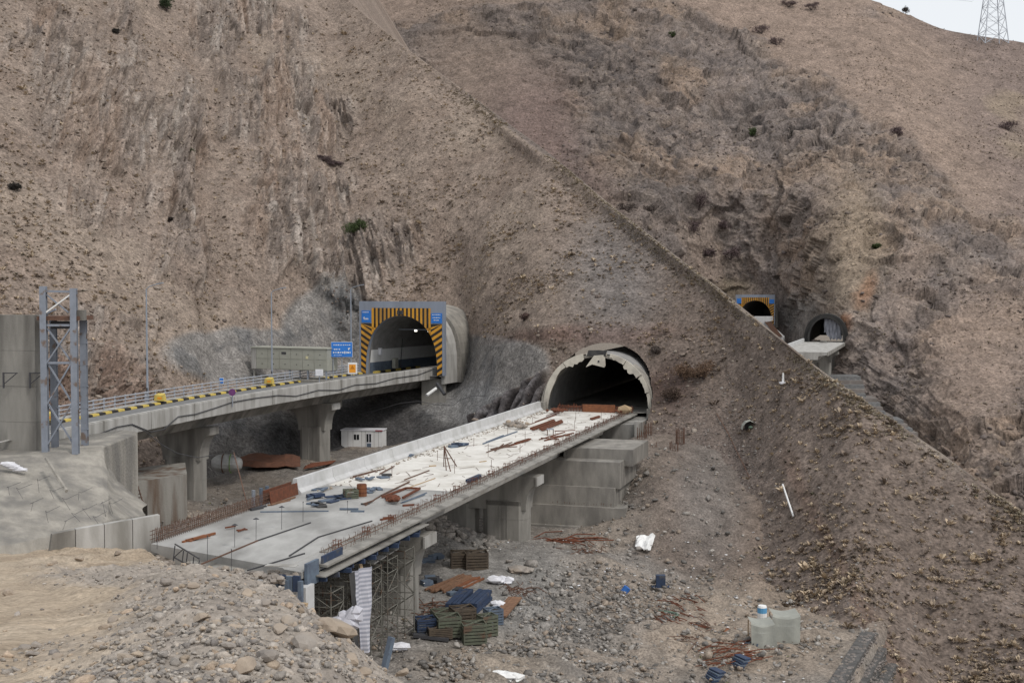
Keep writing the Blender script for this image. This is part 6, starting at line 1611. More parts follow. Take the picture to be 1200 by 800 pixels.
m_ = MB(); c = pit_at(776, 722); m_.tube([c + Vector((.9 * math.cos(a) * 1.3, .9 * math.sin(a), .12)) for a in np.linspace(-.9, 2.0, 12)], .1, 6); at_base(m_, 'green_hose', 'curved green hose end lying on the left part of the pad', 'hose', M_green)
sheet([gp(744, 643, .1), gp(762, 647, .1), gp(768, 630, .15), gp(746, 630, .15)], 'white_tarp', 'crumpled white tarp lying on the scree left of the long white pole', 'tarp', M_white, .22, 9, 8)
panel_pile('dark_scraps', 'dark scrap boards on the ground left of the white tarp', [pit_at(703, 651), pit_at(707, 652), pit_at(699, 650)], M_dark, w=.5, l=1.1)
# gabion steps at the right end of the pad
root = thing('gabion_wall', 'stepped grey stone gabion wall at the right end of the pad', 'retaining wall', (*GAB_A, 0))
dx, dy = GAB_B[0] - GAB_A[0], GAB_B[1] - GAB_A[1]; L_ = math.hypot(dx, dy); FG = Fr(GAB_A[0], GAB_A[1], math.atan2(dx, dy))
for st in range(4):
    nb = 8
    for k in range(nb):
        t0, t1 = L_ * 1.02 * k / nb - .3, L_ * 1.02 * (k + 1) / nb - .33; s0, s1 = -.5 + st * .75, .5 + st * .75; zt4 = 5.15 - st * 1.05
        m_ = MB(); rs = np.random.default_rng(st * 20 + k); n = 6
        m_.fbox(FG, s0, s1, t0, t1, zt4 - 1.04, zt4)
        bsk = m_.build('gabion_basket', M_gab, root)
        m_ = MB()
        for q in range(16):
            m_.rock(FG.p(s1 + rs.uniform(-.1, .02), rs.uniform(t0 + .1, t1 - .1), zt4 - rs.uniform(.1, .95)), rs.uniform(.1, .2), st * 999 + k * 31 + q)
        for q in range(10): m_.rock(FG.p(rs.uniform(s0 + .1, s1 - .1), rs.uniform(t0 + .1, t1 - .1), zt4), rs.uniform(.1, .18), st * 777 + k * 41 + q, (1, 1, .5))
        m_.build('basket_stones', M_scree, bsk)['kind'] = 'stuff'
# ================================================================== on the near slope
def hs(px_, py_):
    """point of the hillside under a pixel"""
    i = np.argmin((H_PX[0] - px_) ** 2); j = np.argmin((H_PY[:, i] - py_) ** 2); return Vector(H_P[j, i])
a, b = hs(919, 572), hs(929, 607); m_ = MB(); m_.tube([a + Vector((0, -.2, .25)), b + Vector((0, -.2, .2))], .09, 6); at_base(m_, 'white_pole', 'long white pole lying on the brown slope right of the scree', 'pole', M_white)
p = hs(914, 447); root = thing('survey_pillar', 'small white survey pillar on a slab near the crest of the slope', 'pillar', p)
m_ = MB(); m_.box((p.x, p.y - .1, p.z + .08), (.75, .75, .2)); m_.build('slab', M_white_soft, root); m_ = MB(); m_.tube([p + Vector((0, -.1, .18)), p + Vector((0, -.1, 1.15))], .13, 8, .1); m_.build('shaft', M_white, root)
p = hs(876, 500); root = thing('sheet_shelter', 'little patched sheet shelter over a dark hole on the brown slope', 'shelter', p)
m_ = MB(); vs = []
for j in range(5):
    for i in range(7): a = math.pi * i / 6; vs.append((p.x - .8 * math.cos(a) + .3 * (j == 4), p.y - .9 + .4 * j, p.z - .15 + .95 * math.sin(a) * (1 + .08 * math.sin(3 * i + j))))
m_.add(vs, [(j * 7 + i, j * 7 + i + 1, j * 7 + i + 8, j * 7 + i + 7) for j in range(4) for i in range(6)]); m_.build('cover', M_tarp_grey, root)
m_ = MB(); m_.box((p.x + .1, p.y + .1, p.z + .25), (1.0, .1, .9)); m_.build('dark_back', M_net, root); m_ = MB(); m_.rock((p.x + .1, p.y - .7, p.z + .1), .3, 44); m_.build('green_bundle', M_green, root)
m_ = MB(); pts = [hs(x, y) + Vector((0, -.12, .12)) for x, y in ((838, 482), (850, 503), (862, 530), (872, 550), (880, 562))]; m_.tube(pts, .05, 5); at_base(m_, 'rusty_cable', 'rusty cable running down the slope below the bare shrubs', 'cable', M_rust_pale)
for k, (x, y, l_) in enumerate([(802, 480, 2.2), (790, 486, 2.6), (778, 470, 2.4)]): pass
# far side: barrier end, deck, pier and gabion steps by the distant tunnels
FD = Fr(*FP4.p(0, 0, 0).xy, R(19))
root = thing('distant_bridge', 'distant white bridge deck ending at the bare tunnel mouth beyond the crest', 'bridge', FD.p(0, -10, ZL))
m_ = MB(); m_.sweep([Fr(*FD.p(0, -62, 0).xy, FD.h), Fr(*FD.p(0, .5, 0).xy, FD.h)], [(-6.5, 0), (5.4, 0), (5.4, -.7), (3.4, -1.0), (3.2, -1.9), (-4, -1.9), (-6.5, -.7)], ZL - .4); m_.build('deck_slab', M_conc_pale, root)
m_ = MB(); m_.sweep([Fr(*FD.p(0, -62, 0).xy, FD.h), Fr(*FD.p(0, -2, 0).xy, FD.h)], [(5.41, -.05), (5.7, -.05), (5.7, -.9), (5.41, -.9)], ZL - .4); m_.build('edge_beam', M_conc, root)
m_ = MB(); m_.sweep([Fr(*FD.p(0, -60, 0).xy, FD.h), Fr(*FD.p(0, -3, 0).xy, FD.h)], [(-6.4, .003), (-5.9, .003), (-5.9, 1.1), (-6.4, 1.1)], ZL - .4); m_.build('barrier', M_barrier, root)
m_ = MB(); m_.fbox(FD, -1.2, .6, -6, -4.6, ZL - .395, ZL + .2); m_.build('block', M_conc_dark, root)
twin_pier(root, FD, -18, ZL - 2.3, ZL - 12, (1.2, -2.6), 3.6, 2.4, 5.0, pale_end=False)
m_ = MB(); m_.fbox(FD, -7, 6.6, .8, 8, ZL - 14, ZL - .42); m_.build('abutment', M_conc_dark, root)
root = thing('parapet_end', 'white concrete parapet end wall below the small distant striped portal', 'parapet', at(905, 390, 420))
def facew(pts, d0_, th, m, nm):
    m_ = MB(); m_.prism([at(x, y, d0_) for x, y in pts], (th * .3, th, 0)); m_.build(nm, m, root)
facew([(883, 371), (904, 371), (904, 376), (898, 377), (918, 395), (918, 402), (905, 402)], 405, 6, M_barrier, 'wall_body')
facew([(896, 377), (903, 377), (917, 394), (910, 395)], 404.6, .35, M_rust_pale, 'stained_top')
m_ = MB(); a = at(843, 334, 470); m_.box((a.x - 5, a.y + 4, a.z - 4), (11, 8, 8)); at_base(m_, 'concrete_hut', 'pale concrete wall block left of the distant striped portal above the crest', 'wall', M_conc_pale)
M_gab2 = mat('grey_gabion', (0.2, 0.2, 0.2, 1), (0.11, 0.11, 0.11, 1), 1.5, .95)
root = thing('stone_steps', 'stepped grey gabion wall descending the rock below the distant bridge', 'retaining wall', at(1000, 470, 345))
ST_ = [(975, 1005, 441), (977, 1008, 446), (980, 1009, 451), (984, 1010, 456), (988, 1011, 461.5), (1008, 1024, 466.5), (1012, 1028, 472), (1014, 1031, 477), (1018, 1034, 482), (1022, 1043, 487), (1038, 1055, 492), (1042, 1060, 497), (1048, 1066, 502), (1054, 1072, 507)]
for k, (x0, x1, y) in enumerate(ST_):
    a, b = at(x0 - 12, y, 338 - k * 2.6), at(x1 + 4, y, 338 - k * 2.6); h = 1.25
    m_ = MB(); m_.hexa([(a.x, a.y, a.z - h), (b.x, b.y, b.z - h), (b.x + 1, b.y + 9, b.z - h), (a.x, a.y + 9, a.z - h), (a.x, a.y + .2, a.z), (b.x, b.y + .2, b.z), (b.x + 1, b.y + 9, b.z), (a.x, a.y + 9, a.z)]); m_.build('gabion_step', M_scree if k % 2 else M_gab2, root)
# pylon on the skyline
base = at(1163, 50, 628); root = thing('power_pylon', 'pale lattice power pylon standing on the skyline at top right', 'pylon', base)
W0, Hh = 5.9, 46
def pc(sx, sy, f): w = W0 * (1 - .78 * f); return Vector((base.x + sx * w, base.y + sy * w, base.z - 1.5 + Hh * f))
for sx in (-1, 1):
    for sy in (-1, 1): m_ = MB(); m_.beam(pc(sx, sy, 0), pc(sx, sy, 1), .36, .36); m_.build('leg', M_pylon, root)
for k in range(7):
    f0, f1 = k / 7, (k + 1) / 7
    for (a, b) in (((-1, -1), (1, -1)), ((1, -1), (1, 1)), ((1, 1), (-1, 1)), ((-1, 1), (-1, -1))):
        m_ = MB(); m_.beam(pc(*a, f0), pc(*b, f1), .17, .17); m_.build('brace', M_pylon, root); m_ = MB(); m_.beam(pc(*b, f0), pc(*a, f1), .17, .17); m_.build('brace', M_pylon, root)
        m_ = MB(); m_.beam(pc(*a, f1), pc(*b, f1), .15, .15); m_.build('tie', M_pylon, root)
for f in (.62, .8, .97):
    for sx in (-1, 1): m_ = MB(); m_.beam(pc(sx * .9, 0, f), pc(sx, 0, f) + Vector((sx * 9, 0, 0)), .25, .5); m_.build('cross_arm', M_pylon, root)
m_ = MB(); a = at(1139, 2, 615); m_.tube([a + Vector((-60, -30, -1.5)), a + Vector((-20, -10, -.6)), a], .06, 4); m_.tube([a, a + Vector((9, 6, 8))], .06, 4)
at_base(m_, 'power_line', 'thin power line reaching the pylon above the skyline', 'power line', M_pylon)
# ================================================================== vegetation and stones
def attr_mat(name, rough=.95):
    m = bpy.data.materials.new(name); m.use_nodes = True; n, l = m.node_tree.nodes, m.node_tree.links; b = n['Principled BSDF']
    b.inputs['Roughness'].default_value = rough; b.inputs['Specular IOR Level'].default_value = .1
    a = n.new('ShaderNodeAttribute'); a.attribute_name = 'soil'; l.new(a.outputs['Color'], b.inputs['Base Color']); return m
M_veg = attr_mat('dry_plants'); 
M_rocks = terrain_mat('loose_stone', 5.0, .3, .3)
def sample_grid(PG, PXG, PYG, dens, n, seed):
    """n points on a gridded surface, denser where dens is high per picture area"""
    rs = np.random.default_rng(seed)
    a = np.abs((PYG[:-1, :-1] - PYG[1:, :-1])) * np.abs(PXG[:-1, 1:] - PXG[:-1, :-1]) * dens[:-1, :-1]
    vis = (PXG[:-1, :-1] > -30) & (PXG[:-1, :-1] < 1230) & (PYG[:-1, :-1] > -40) & (PYG[:-1, :-1] < 840)
    w = (a * vis).ravel(); w = w / w.sum()
    k = rs.choice(len(w), n, p=w); i, j = np.unravel_index(k, a.shape)
    u, v = rs.random(n)[:, None], rs.random(n)[:, None]
    return (PG[i, j] * (1 - u) + PG[i, j + 1] * u) * (1 - v) + (PG[i + 1, j] * (1 - u) + PG[i + 1, j + 1] * u) * v, (i, j)
def tufts(name, pts, size, col, seed, nb=14, kind='stuff', squash=.6, darkbase=True):
    """domes of thin blades; one object"""
    rs = np.random.default_rng(seed); n = len(pts)
    th = rs.random((n, nb)) * 2 * np.pi; el = rs.uniform(.15, 1.45, (n, nb))
    s = size[:, None] * rs.uniform(.6, 1.15, (n, nb))
    dx, dy, dz = np.cos(th) * np.cos(el), np.sin(th) * np.cos(el), np.sin(el) * squash
    tip = pts[:, None] + np.stack([dx * s, dy * s, dz * s], -1)
    mid = pts[:, None] + np.stack([dx * s * .12, dy * s * .12, -.04 * s], -1)
    wv = np.stack([-np.sin(th), np.cos(th), np.zeros_like(th)], -1) * (s * rs.uniform(.10, .2, (n, nb)))[..., None]
    mt = pts[:, None] + np.stack([dx * s * .62, dy * s * .62, dz * s * .75], -1)
    V = np.stack([mid, mt + wv, tip, mt - wv], 2).reshape(-1, 3)
    F = np.arange(n * nb * 4).reshape(-1, 4)
    c = col[:, None, None, :] * rs.uniform(.8, 1.2, (n, nb, 1, 1)) * np.ones((1, 1, 4, 1))
    return np_mesh(name, V, F, M_veg, np.clip(c.reshape(-1, 3), .01, .9), kind=kind)
ICO_VN, ICO_FN = np.array(ICO_V), np.array(ICO_F)
def stones(name, pts, r, col, seed, sq=.7, kind='stuff'):
    rs = np.random.default_rng(seed); n = len(pts)
    q = rs.normal(size=(n, 4)); q /= np.linalg.norm(q, axis=1, keepdims=True); w, x, y, z = q.T
    Rm = np.stack([np.stack([1 - 2 * (y * y + z * z), 2 * (x * y - z * w), 2 * (x * z + y * w)], -1), np.stack([2 * (x * y + z * w), 1 - 2 * (x * x + z * z), 2 * (y * z - x * w)], -1), np.stack([2 * (x * z - y * w), 2 * (y * z + x * w), 1 - 2 * (x * x + y * y)], -1)], 1)
    sc = rs.uniform(.5, 1.25, (n, 1, 3)); V = ICO_VN[None] * rs.uniform(.5, 1.3, (n, 12, 1)) * sc
    V = np.einsum('nij,nkj->nki', Rm, V); V[..., 2] *= sq
    V = V * r[:, None, None] + pts[:, None]
    F = (ICO_FN[None] + (np.arange(n) * 12)[:, None, None]).reshape(-1, 3)
    c = np.repeat(col, 12, axis=0)
    return np_mesh(name, V.reshape(-1, 3), F, M_rocks, np.clip(c, .01, .9), kind=kind)
def palette(n, cols, seed, var=.15):
    rs = np.random.default_rng(seed); c = np.array(cols)[rs.integers(0, len(cols), n)]; return c * rs.uniform(1 - var, 1 + var, (n, 1))

# --- near hillside
hx, hy = H_PX, H_PY
X, Y, Z = H_P[..., 0], H_P[..., 1], H_P[..., 2]
clump = sstep(-.35, .5, fbm(X * .11, Y * .11, Z * .11, 3, 601))
free = (1 - H_SHOT) * (1 - H_RIB) * (1 - .8 * H_ROCK) * (1 - .9 * H_CUT)
tooclose = cut_mask(H_P, FP2, 8.4, ZL - 8, ZL + 9.4, -18, 34) | cut_mask(H_P, FP1, 8.2, ZU - 8, ZU + 11.5, -18, 34)
free = free * ~tooclose
right = sstep(800, 920, hx + (hy - 450) * .25)
scree = ell(hx, hy, 830, 580, 70, 130, .5)
dens = free * (.10 + .35 * clump) * (1 - .93 * scree)
dens = dens + free * 1.1 * clump * ell(hx, hy, 575, 320, 110, 95, .6) + free * right * (.10 + .5 * clump) * (1 - scree) * .55
pts, (i, j) = sample_grid(H_P, hx, hy, dens, 9000, 1)
d = pts[:, 1]; rs = np.random.default_rng(4)
col = palette(len(pts), [[.45, .365, .265], [.40, .32, .235], [.33, .265, .2], [.19, .15, .12], [.43, .345, .25]], 6)
tufts('grass_tufts', pts, rs.uniform(.22, .5, len(pts)) * rs.uniform(.7, 1.3, len(pts)) * np.exp(rs.normal(-.1, .38, len(pts))), col, 7)
# crest grass
strip = np.exp(-((hy - hy[-1][None] - 4) / 12.0) ** 2) * sstep(400, 560, hx) * free
strip2 = .8 * np.exp(-((hy - (330 + (hx - 830) * .735)) / 6.0) ** 2) * sstep(480, 600, hx) * sstep(915, 850, hx)
pts, _ = sample_grid(H_P, hx, hy, (strip + strip2) * (.1 + clump), 1800, 2)
tufts('crest_grass', pts, rs.uniform(.2, .42, len(pts)), palette(len(pts), [[.43, .375, .29], [.38, .33, .25], [.33, .28, .215]], 8), 9)
# dark low shrubs dotted about
pts, _ = sample_grid(H_P, hx, hy, free * (.4 + clump) * (.5 + .6 * (hy < 330)) * (1 - .8 * scree), 1100, 3)
tufts('dark_scrub', pts, rs.uniform(.2, .45, len(pts)), palette(len(pts), [[.10, .085, .065], [.125, .105, .08], [.085, .08, .055]], 10), 11, nb=14)
# stones: fallen blocks below the beds, scree
pts, (i, j) = sample_grid(H_P, hx, hy, (H_ROCK * .9 + .10 * free * (1 - right) + .6 * H_CUT + .12 * (1 - H_SHOT) * (1 - right)) * ~tooclose, 6000, 5)
r = np.abs(rs.normal(0, .15, len(pts))) + .08
stones('hillside_stones', pts, np.minimum(r, .55), palette(len(pts), [[.27, .22, .185], [.2, .16, .135], [.31, .265, .225], [.15, .12, .105]], 12), 13)
pts, _ = sample_grid(H_P, hx, hy, (scree * 1.6 + .5 * ell(hx, hy, 960, 690, 90, 40, .6) + .16 * right) * (1 - H_RIB) * ~tooclose, 5500, 6)
r = np.abs(rs.normal(0, .065, len(pts))) + .035
stones('scree_stones', pts, np.minimum(r, .26), palette(len(pts), [[.22, .19, .175], [.16, .135, .125], [.3, .275, .255], [.19, .15, .13]], 14), 15)
# --- the mountain behind
X, Y, Z = M_P[..., 0], M_P[..., 1], M_P[..., 2]
mcl = sstep(-.3, .5, fbm(X * .03, Y * .03, Z * .03, 3, 611))
nearp = np.clip(ell(M_PX, M_PY, 890, 372, 40, 44, .3) + ell(M_PX, M_PY, 962, 400, 40, 44, .3), 0, 1)
pts, _ = sample_grid(M_P, M_PX, M_PY, (.12 + .9 * (1 - M_R) * mcl + .3 * M_R * mcl) * (1 - nearp), 7000, 21)
tufts('mountain_grass', pts, rs.uniform(.5, 1.1, len(pts)), palette(len(pts), [[.27, .22, .155], [.22, .18, .135], [.13, .105, .088], [.10, .085, .07], [.29, .24, .17]], 22), 23, nb=7)
pts, _ = sample_grid(M_P, M_PX, M_PY, (M_R ** 2) * (.3 + mcl) * (1 - nearp), 4000, 24)
r = np.abs(rs.normal(0, .4, len(pts))) + .25
stones('mountain_boulders', pts, np.minimum(r, 1.3), palette(len(pts), [[.19, .155, .135], [.15, .125, .115], [.23, .19, .155], [.12, .10, .09]], 25), 26, .8)
# --- ground: rubble bank, pad, pit, scree foot
def scatter_ground(n, dens_fn, seed):
    r_ = np.random.default_rng(seed); out = []
    while sum(map(len, out)) < n:
        d_ = r_.uniform(1 / 135.0, 1 / 56.0, 6000); d_ = 1 / d_; x = r_.uniform(-.32, .40, 6000) * d_
        z = pit_z(x, d_); qx = 600 + FPX * x / d_; qy = 340 + FPX * (EYE - z) / d_
        k = r_.random(6000) < dens_fn(qx, qy); out.append(np.stack([x, d_, z], -1)[k])
    return np.concatenate(out)[:n]
rubd = lambda qx, qy: np.clip(ell(qx, qy, 690, 745, 80, 80, .5) + .8 * ell(qx, qy, 600, 790, 100, 26, .5) + .22 * ell(qx, qy, 860, 740, 170, 70, .4) + .30 * ell(qx, qy, 800, 610, 110, 90, .5) + .9 * ell(qx, qy, 545, 632, 55, 18, .5) + .5 * ell(qx, qy, 725, 560, 30, 60, .6) + .035 * (1 - ell(qx, qy, 560, 685, 90, 50, .6)) + .4 * ell(qx, qy, 960, 730, 60, 30, .6) + .12 * (qx < 480), 0, 1)
pts = scatter_ground(9500, rubd, 31); n = len(pts)
r = np.minimum(np.abs(rs.normal(0, .115, n)) + .035, .42); pts[:, 2] += r * .3 + .15
stones('pit_rubble', pts, r, palette(n, [[.27, .25, .23], [.2, .185, .17], [.36, .335, .305], [.28, .23, .185], [.16, .15, .14]], 32), 33)
hp = [(HEAP.x + rr.gauss(0, 2.4), HEAP.y + rr.gauss(0, 2.8)) for _ in range(900)]
hp = np.array(hp); hz = pit_z(hp[:, 0], hp[:, 1]) + HEAP_H * np.exp(-(((hp[:, 0] - HEAP.x) / 3.6) ** 2 + ((hp[:, 1] - HEAP.y) / 4.6) ** 2)) + .05
stones('spoil_stones', np.c_[hp, hz], np.minimum(np.abs(rs.normal(0, .2, 900)) + .08, .8), palette(900, [[.27, .25, .23], [.2, .185, .17], [.33, .3, .27]], 35), 36)
# white flecks of litter on the scree and the pad
pts = scatter_ground(240, lambda a, b: .5 * ell(a, b, 840, 700, 200, 100, .5) + .2 * ell(a, b, 560, 620, 100, 120, .5) + .3 * ell(a, b, 720, 690, 50, 40), 41)
pts[:, 2] += .25; stones('litter_flecks', pts, rs.uniform(.05, .16, len(pts)), palette(len(pts), [[.7, .7, .7], [.6, .6, .62]], 42), 43, .4)
# pad and slope grass
pts = scatter_ground(260, lambda a, b: .5 * ell(a, b, 950, 650, 60, 60) + .02, 44); pts[:, 2] += .05
tufts('sparse_grass', pts, rs.uniform(.12, .3, len(pts)), palette(len(pts), [[.3, .24, .15], [.16, .17, .07]], 45), 46)
# --- foreground bank rubble
def scatter_bank(n, seed, pw=1.0, lo=14, hi=66):
    r_ = np.random.default_rng(seed); out = []
    while sum(map(len, out)) < n:
        y = 1 / r_.uniform(1 / hi, 1 / lo, 6000); x = r_.uniform(-.46, .05, 6000) * y; ed_ = -edge_dist(x, y)
        n_ = fbm(x * .25, y * .25, x * 0, 3, 411)
        p = sstep(-6.8, -3.8, ed_ + 1.8 * n_) * sstep(64, 56, y + 3 * n_) * sstep(6, 3, ed_) + .018
        k = r_.random(6000) < p ** pw; x, y = x[k], y[k]; out.append(np.stack([x, y, bank_z(x, y)], -1))
    return np.concatenate(out)[:n]
pts = scatter_bank(17000, 51); n = len(pts); r = np.minimum(np.abs(rs.normal(0, .04, n)) + .016, .17); pts[:, 2] += r * .2
stones('bank_rubble', pts, r, palette(n, [[.35, .315, .28], [.27, .245, .22], [.42, .38, .335], [.38, .31, .24], [.22, .2, .185]], 52), 53)
pts = scatter_bank(600, 54); n = len(pts); r = np.minimum(np.abs(rs.normal(0, .08, n)) + .05, .22); pts[:, 2] += r * .15
stones('bank_cobbles', pts, r, palette(n, [[.36, .325, .29], [.27, .25, .23], [.42, .37, .32], [.42, .33, .25]], 55), 56)
meshes = []
for k in range(6):
    m_ = MB(); rs_ = np.random.default_rng(800 + k)
    import bmesh
    bm = bmesh.new(); bmesh.ops.create_icosphere(bm, subdivisions=2, radius=1.0)
    nr = rs_.normal(size=(7, 3)); nr /= np.linalg.norm(nr, axis=1, keepdims=True); cutd = rs_.uniform(.32, .68, 7)
    for v_ in bm.verts:
        for q in range(7):
            dd = v_.co.dot(Vector(nr[q])) - cutd[q]
            if dd > 0: v_.co -= Vector(nr[q]) * dd
        v_.co *= rs_.uniform(.95, 1.05)
    me = bpy.data.meshes.new('rock'); bm.to_mesh(me); bm.free(); me.materials.append(M_stone if k % 3 else M_stone_warm); meshes.append(me)
def bank_at(px_, py_):
    for d_ in np.arange(12, 75, .15):
        p_ = at(px_, py_, d_)
        if p_.z <= float(bank_z(p_.x, p_.y)): return Vector((p_.x, p_.y, float(bank_z(p_.x, p_.y))))
    return at(px_, py_, 40)
def boulder(px_, py_, r_, label, k, m=None, sq=.7, group=None):
    p = bank_at(px_, py_); o = bpy.data.objects.new('boulder' if r_ > .3 else 'rock', meshes[k % 6]); COL.objects.link(o); o.location = p + Vector((0, 0, r_ * .2)); r_ = r_ * .68; o.scale = (r_ * 1.15, r_, r_ * sq); o.rotation_euler = (rr.uniform(-.3, .3), rr.uniform(-.3, .3), rr.uniform(0, 6))
    return tag(o, label, 'boulder' if r_ > .3 else 'rock', group)
boulder(391, 744, 1.05, 'big slanting pale boulder at the right end of the bank by the striped sheet', 1, sq=.6)
for a in [(383, 690 + 50, .5, 'rounded boulder left of the big slanting one on the bank', 0), (360, 762, .5, 'grey boulder below the big slanting one on the bank', 2), (470, 790, .38, 'boulder at the lowest right corner of the bank', 3), (412, 776, .42, 'warm brown boulder near the right corner of the bank', 3), (428, 792, .3, 'grey boulder beside the brown one near the right corner of the bank', 4),
          (194, 686, .33, 'grey slab lying on the crest of the rubble', 4), (234, 731, .3, 'dark angular stone in the middle of the rubble', 5), (284, 791, .42, 'broad tan boulder at the bottom edge of the bank', 0), (126, 736, .3, 'tan stone on the edge of the track', 3), (134, 729, .24, 'dark stone just above the tan stone by the track', 2), (145, 774, .26, 'pale stone low on the left rubble', 1),
          (10, 697, .4, 'warm boulder beside the track at the far left', 0), (92, 656, .4, 'brown boulder in front of the low wall', 3), (137, 650, .36, 'pale warm boulder at the foot of the low wall', 0), (228, 690, .3, 'tan stone just right of the slab on the crest', 3), (310, 712, .3, 'grey stone right of the rubble middle', 2), (330, 740, .3, 'long grey stone low on the right rubble', 1), (312, 775, .33, 'long grey boulder near the bottom right of the rubble', 4), (268, 762, .25, 'pale flat stone near the bottom middle', 1), (115, 757, .22, 'brown stone between the track and the rubble', 3)]:
    boulder(*a)
pts = scatter_bank(90, 57, lo=24)
for k, p in enumerate(pts):
    o = bpy.data.objects.new('rock', meshes[k % 6]); COL.objects.link(o); r_ = rr.uniform(.09, .17) * (1 + .012 * p[1]); o.location = (p[0], p[1], p[2] + .03); o.scale = (r_ * rr.uniform(.9, 1.4), r_, r_ * .7); o.rotation_euler = (rr.uniform(-.4, .4), rr.uniform(-.4, .4), rr.uniform(0, 6))
    warm = (k % 6) % 3 == 0; qx_, qy_ = 600 + FPX * p[0] / p[1], 340 + FPX * (EYE - p[2]) / p[1]
    where = ('at the bottom edge of the bank rubble' if qy_ > 770 else 'low on the bank rubble' if qy_ > 735 else 'half way up the bank rubble' if qy_ > 705 else 'high on the bank rubble near the deck end') + (', left part' if qx_ < 240 else ', right part')
    c_ = 'warm brown' if warm else 'grey'
    tag(o, 'loose %s rock %s' % (c_, where), 'rock', '%s rocks %s' % (c_, where))
# --- shrubs that stand out
def ms(px_, py_):
    i = np.argmin((M_PX[0] - px_) ** 2); j = np.argmin((M_PY[:, i] - py_) ** 2); return Vector(M_P[j, i])
def bush(p, w, h, label, col, name='shrub', nleaf=900, seed=0, leaf=.12, cat='shrub', flat=.9, group=None):
    root = thing(name, label, cat, p, group); r_ = np.random.default_rng(seed)
    nl = 7; cen = np.stack([r_.uniform(-.32, .32, nl) * w, r_.uniform(-.3, .3, nl) * w, r_.uniform(.3, .75, nl) * h], -1); rad = r_.uniform(.2, .34, nl)
    k = r_.integers(0, nl, nleaf); dirs = r_.normal(size=(nleaf, 3)); dirs /= np.linalg.norm(dirs, axis=1, keepdims=True)
    q = cen[k] + dirs * (rad[k] * (r_.random(nleaf) ** .45))[:, None] * np.array([w, w, h * flat]); q[:, 2] = np.maximum(q[:, 2], .05)
    a = r_.normal(size=(nleaf, 3)); b = r_.normal(size=(nleaf, 3)); a /= np.linalg.norm(a, axis=1, keepdims=True); b /= np.linalg.norm(b, axis=1, keepdims=True)
    s = leaf * r_.uniform(.6, 1.5, (nleaf, 1)); V = np.stack([q - a * s, q + b * s * .6, q + a * s], 1).reshape(-1, 3)
    c = np.repeat(np.array(col)[None] * r_.uniform(.65, 1.4, (nleaf, 1)), 3, 0)
    o = np_mesh('foliage', V, np.arange(nleaf * 3).reshape(-1, 3), M_veg, c); o.parent = root
    for z in range(5):
        e = cen[z % nl]; m_ = MB(); m_.tube([p, p + Vector(e * np.array([.5, .5, .5])), p + Vector(e)], .05 * w / 2, 4, .02); m_.build('stem', M_twig, root)
    return root
G_, PU, BR = (.06, .08, .035), (.115, .085, .085), (.15, .1, .07)
bush(hs(418, 284), 3.8, 3.4, 'round green bush growing from the rock above the striped portal', G_, 'green_bush', 1600, 1, .2)
bush(hs(195, 14), 2.9, 3.2, 'dark green bush at the top edge of the left slope', (.04, .055, .03), 'green_bush', 1100, 2, .2)
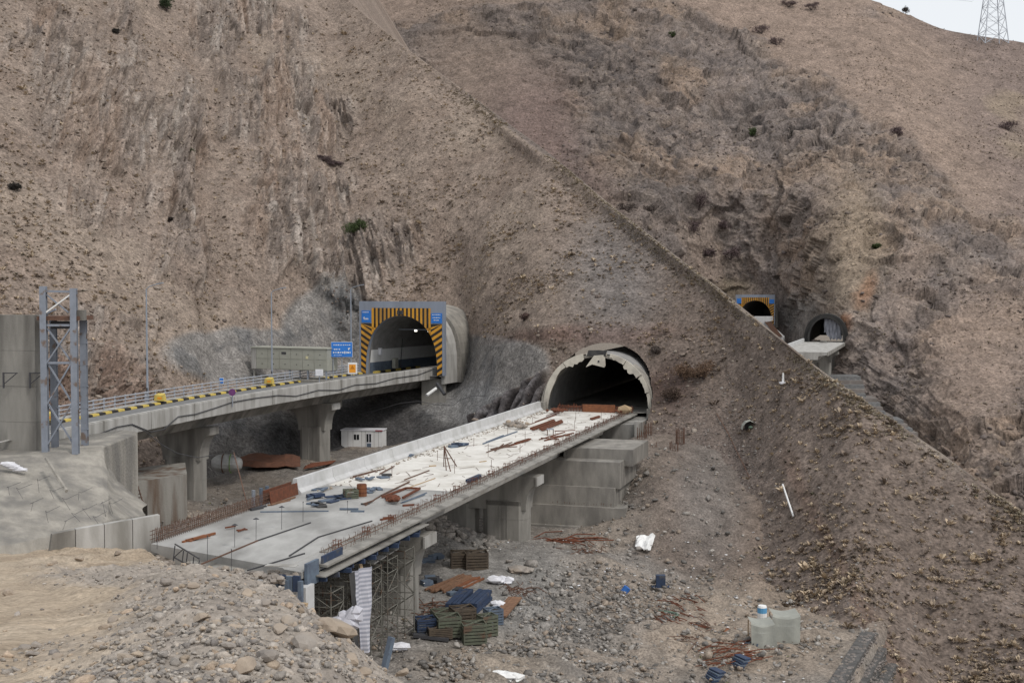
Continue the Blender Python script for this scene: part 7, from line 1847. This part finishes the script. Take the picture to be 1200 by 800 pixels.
for k, (x, y, w, h, lab, c) in enumerate([(378, 190, 2.6, 1.2, 'dark bare shrub on the ledge above the green bush, left one', PU), (394, 196, 3.0, 1.2, 'dark bare shrub on the ledge above the green bush, right one', PU), (222, 176, 1.8, 1.2, 'small dark green shrub on the middle rib of the left slope', G_), (16, 224, 1.6, 1.1, 'small dark shrub alone near the left edge of the slope', (.05, .045, .04)),
        (613, 376, 1.8, 1.3, 'dark shrub on the tufted slope right of the striped portal', (.13, .09, .08)), (134, 42, 1.4, .9, 'small dark shrub high on the left slope among the upper beds', (.05, .045, .04)), (202, 255, 1.3, .8, 'small dark shrub low on the left slope beside the pale beds', (.06, .05, .045)),
        (824, 444, 3.4, 2.6, 'large bare brown shrub on the slope right of the bare tunnel', BR), (800, 447, 2.8, 2.4, 'bare brown shrub next to the bare tunnel', BR), (785, 470, 2.2, 2.0, 'thin bare shrub hanging beside the right foot of the tunnel ring', (.11, .08, .065)), (770, 415, 1.7, 1.2, 'small dark shrub above the right shoulder of the bare tunnel', (.11, .09, .08))]):
    bush(hs(x, y), w, h, lab, c, 'bare_shrub' if c != G_ else 'green_shrub', 1100, 10 + k, .16, group=None)
for k, (x, y, w, h, lab, c) in enumerate([(788, 46, 3.6, 3.2, 'small green shrub high on the rocky mountain', G_), (882, 158, 3.4, 4.0, 'upright green shrub in the middle of the rocky mountain', G_), (930, 158, 4.8, 3.6, 'dark shrub right of the upright green shrub on the mountain', (.05, .045, .04)), (893, 40, 9, 5, 'purple brown thicket near the top of the rocky ridge, upper clump', PU), (910, 54, 8, 4.5, 'purple brown thicket near the top of the rocky ridge, lower clump', PU),
        (1050, 156, 8, 4.5, 'purple brown thicket on the ridge below the far skyline', PU), (735, 246, 8, 3.6, 'grey thicket on the mountain just behind the crest', (.11, .09, .08)), (760, 250, 6, 3.0, 'small grey thicket right of the one behind the crest', (.11, .09, .08)), (818, 248, 9, 8, 'tall grey thicket in the gully of the mountain', PU), (812, 275, 7, 5, 'grey thicket in the gully below the tall one', PU), (855, 306, 9, 5.5, 'purple thicket above the distant striped portal, right clump', PU), (830, 303, 6, 4, 'purple thicket above the distant striped portal, left clump', PU), (846, 268, 6, 3.5, 'low purple thicket between the gully and the portal', PU), (1182, 150, 8, 4.5, 'dark thicket with pale grass at the right edge below the skyline', PU), (1028, 284, 3, 2, 'small green shrub on the right rock face of the mountain', G_),
        (950, 13, 9, 4, 'dark thicket on the upper ridge left of the skyline knob', PU), (925, 8, 8, 3.6, 'dark thicket on the upper ridge at the top edge', PU), (1062, 16, 4, 4.5, 'dark rock knob shrub standing on the skyline', (.08, .07, .065))]):
    bush(ms(x, y), w, h, lab, c, 'thicket' if c != G_ else 'green_shrub', 750, 40 + k, .38)
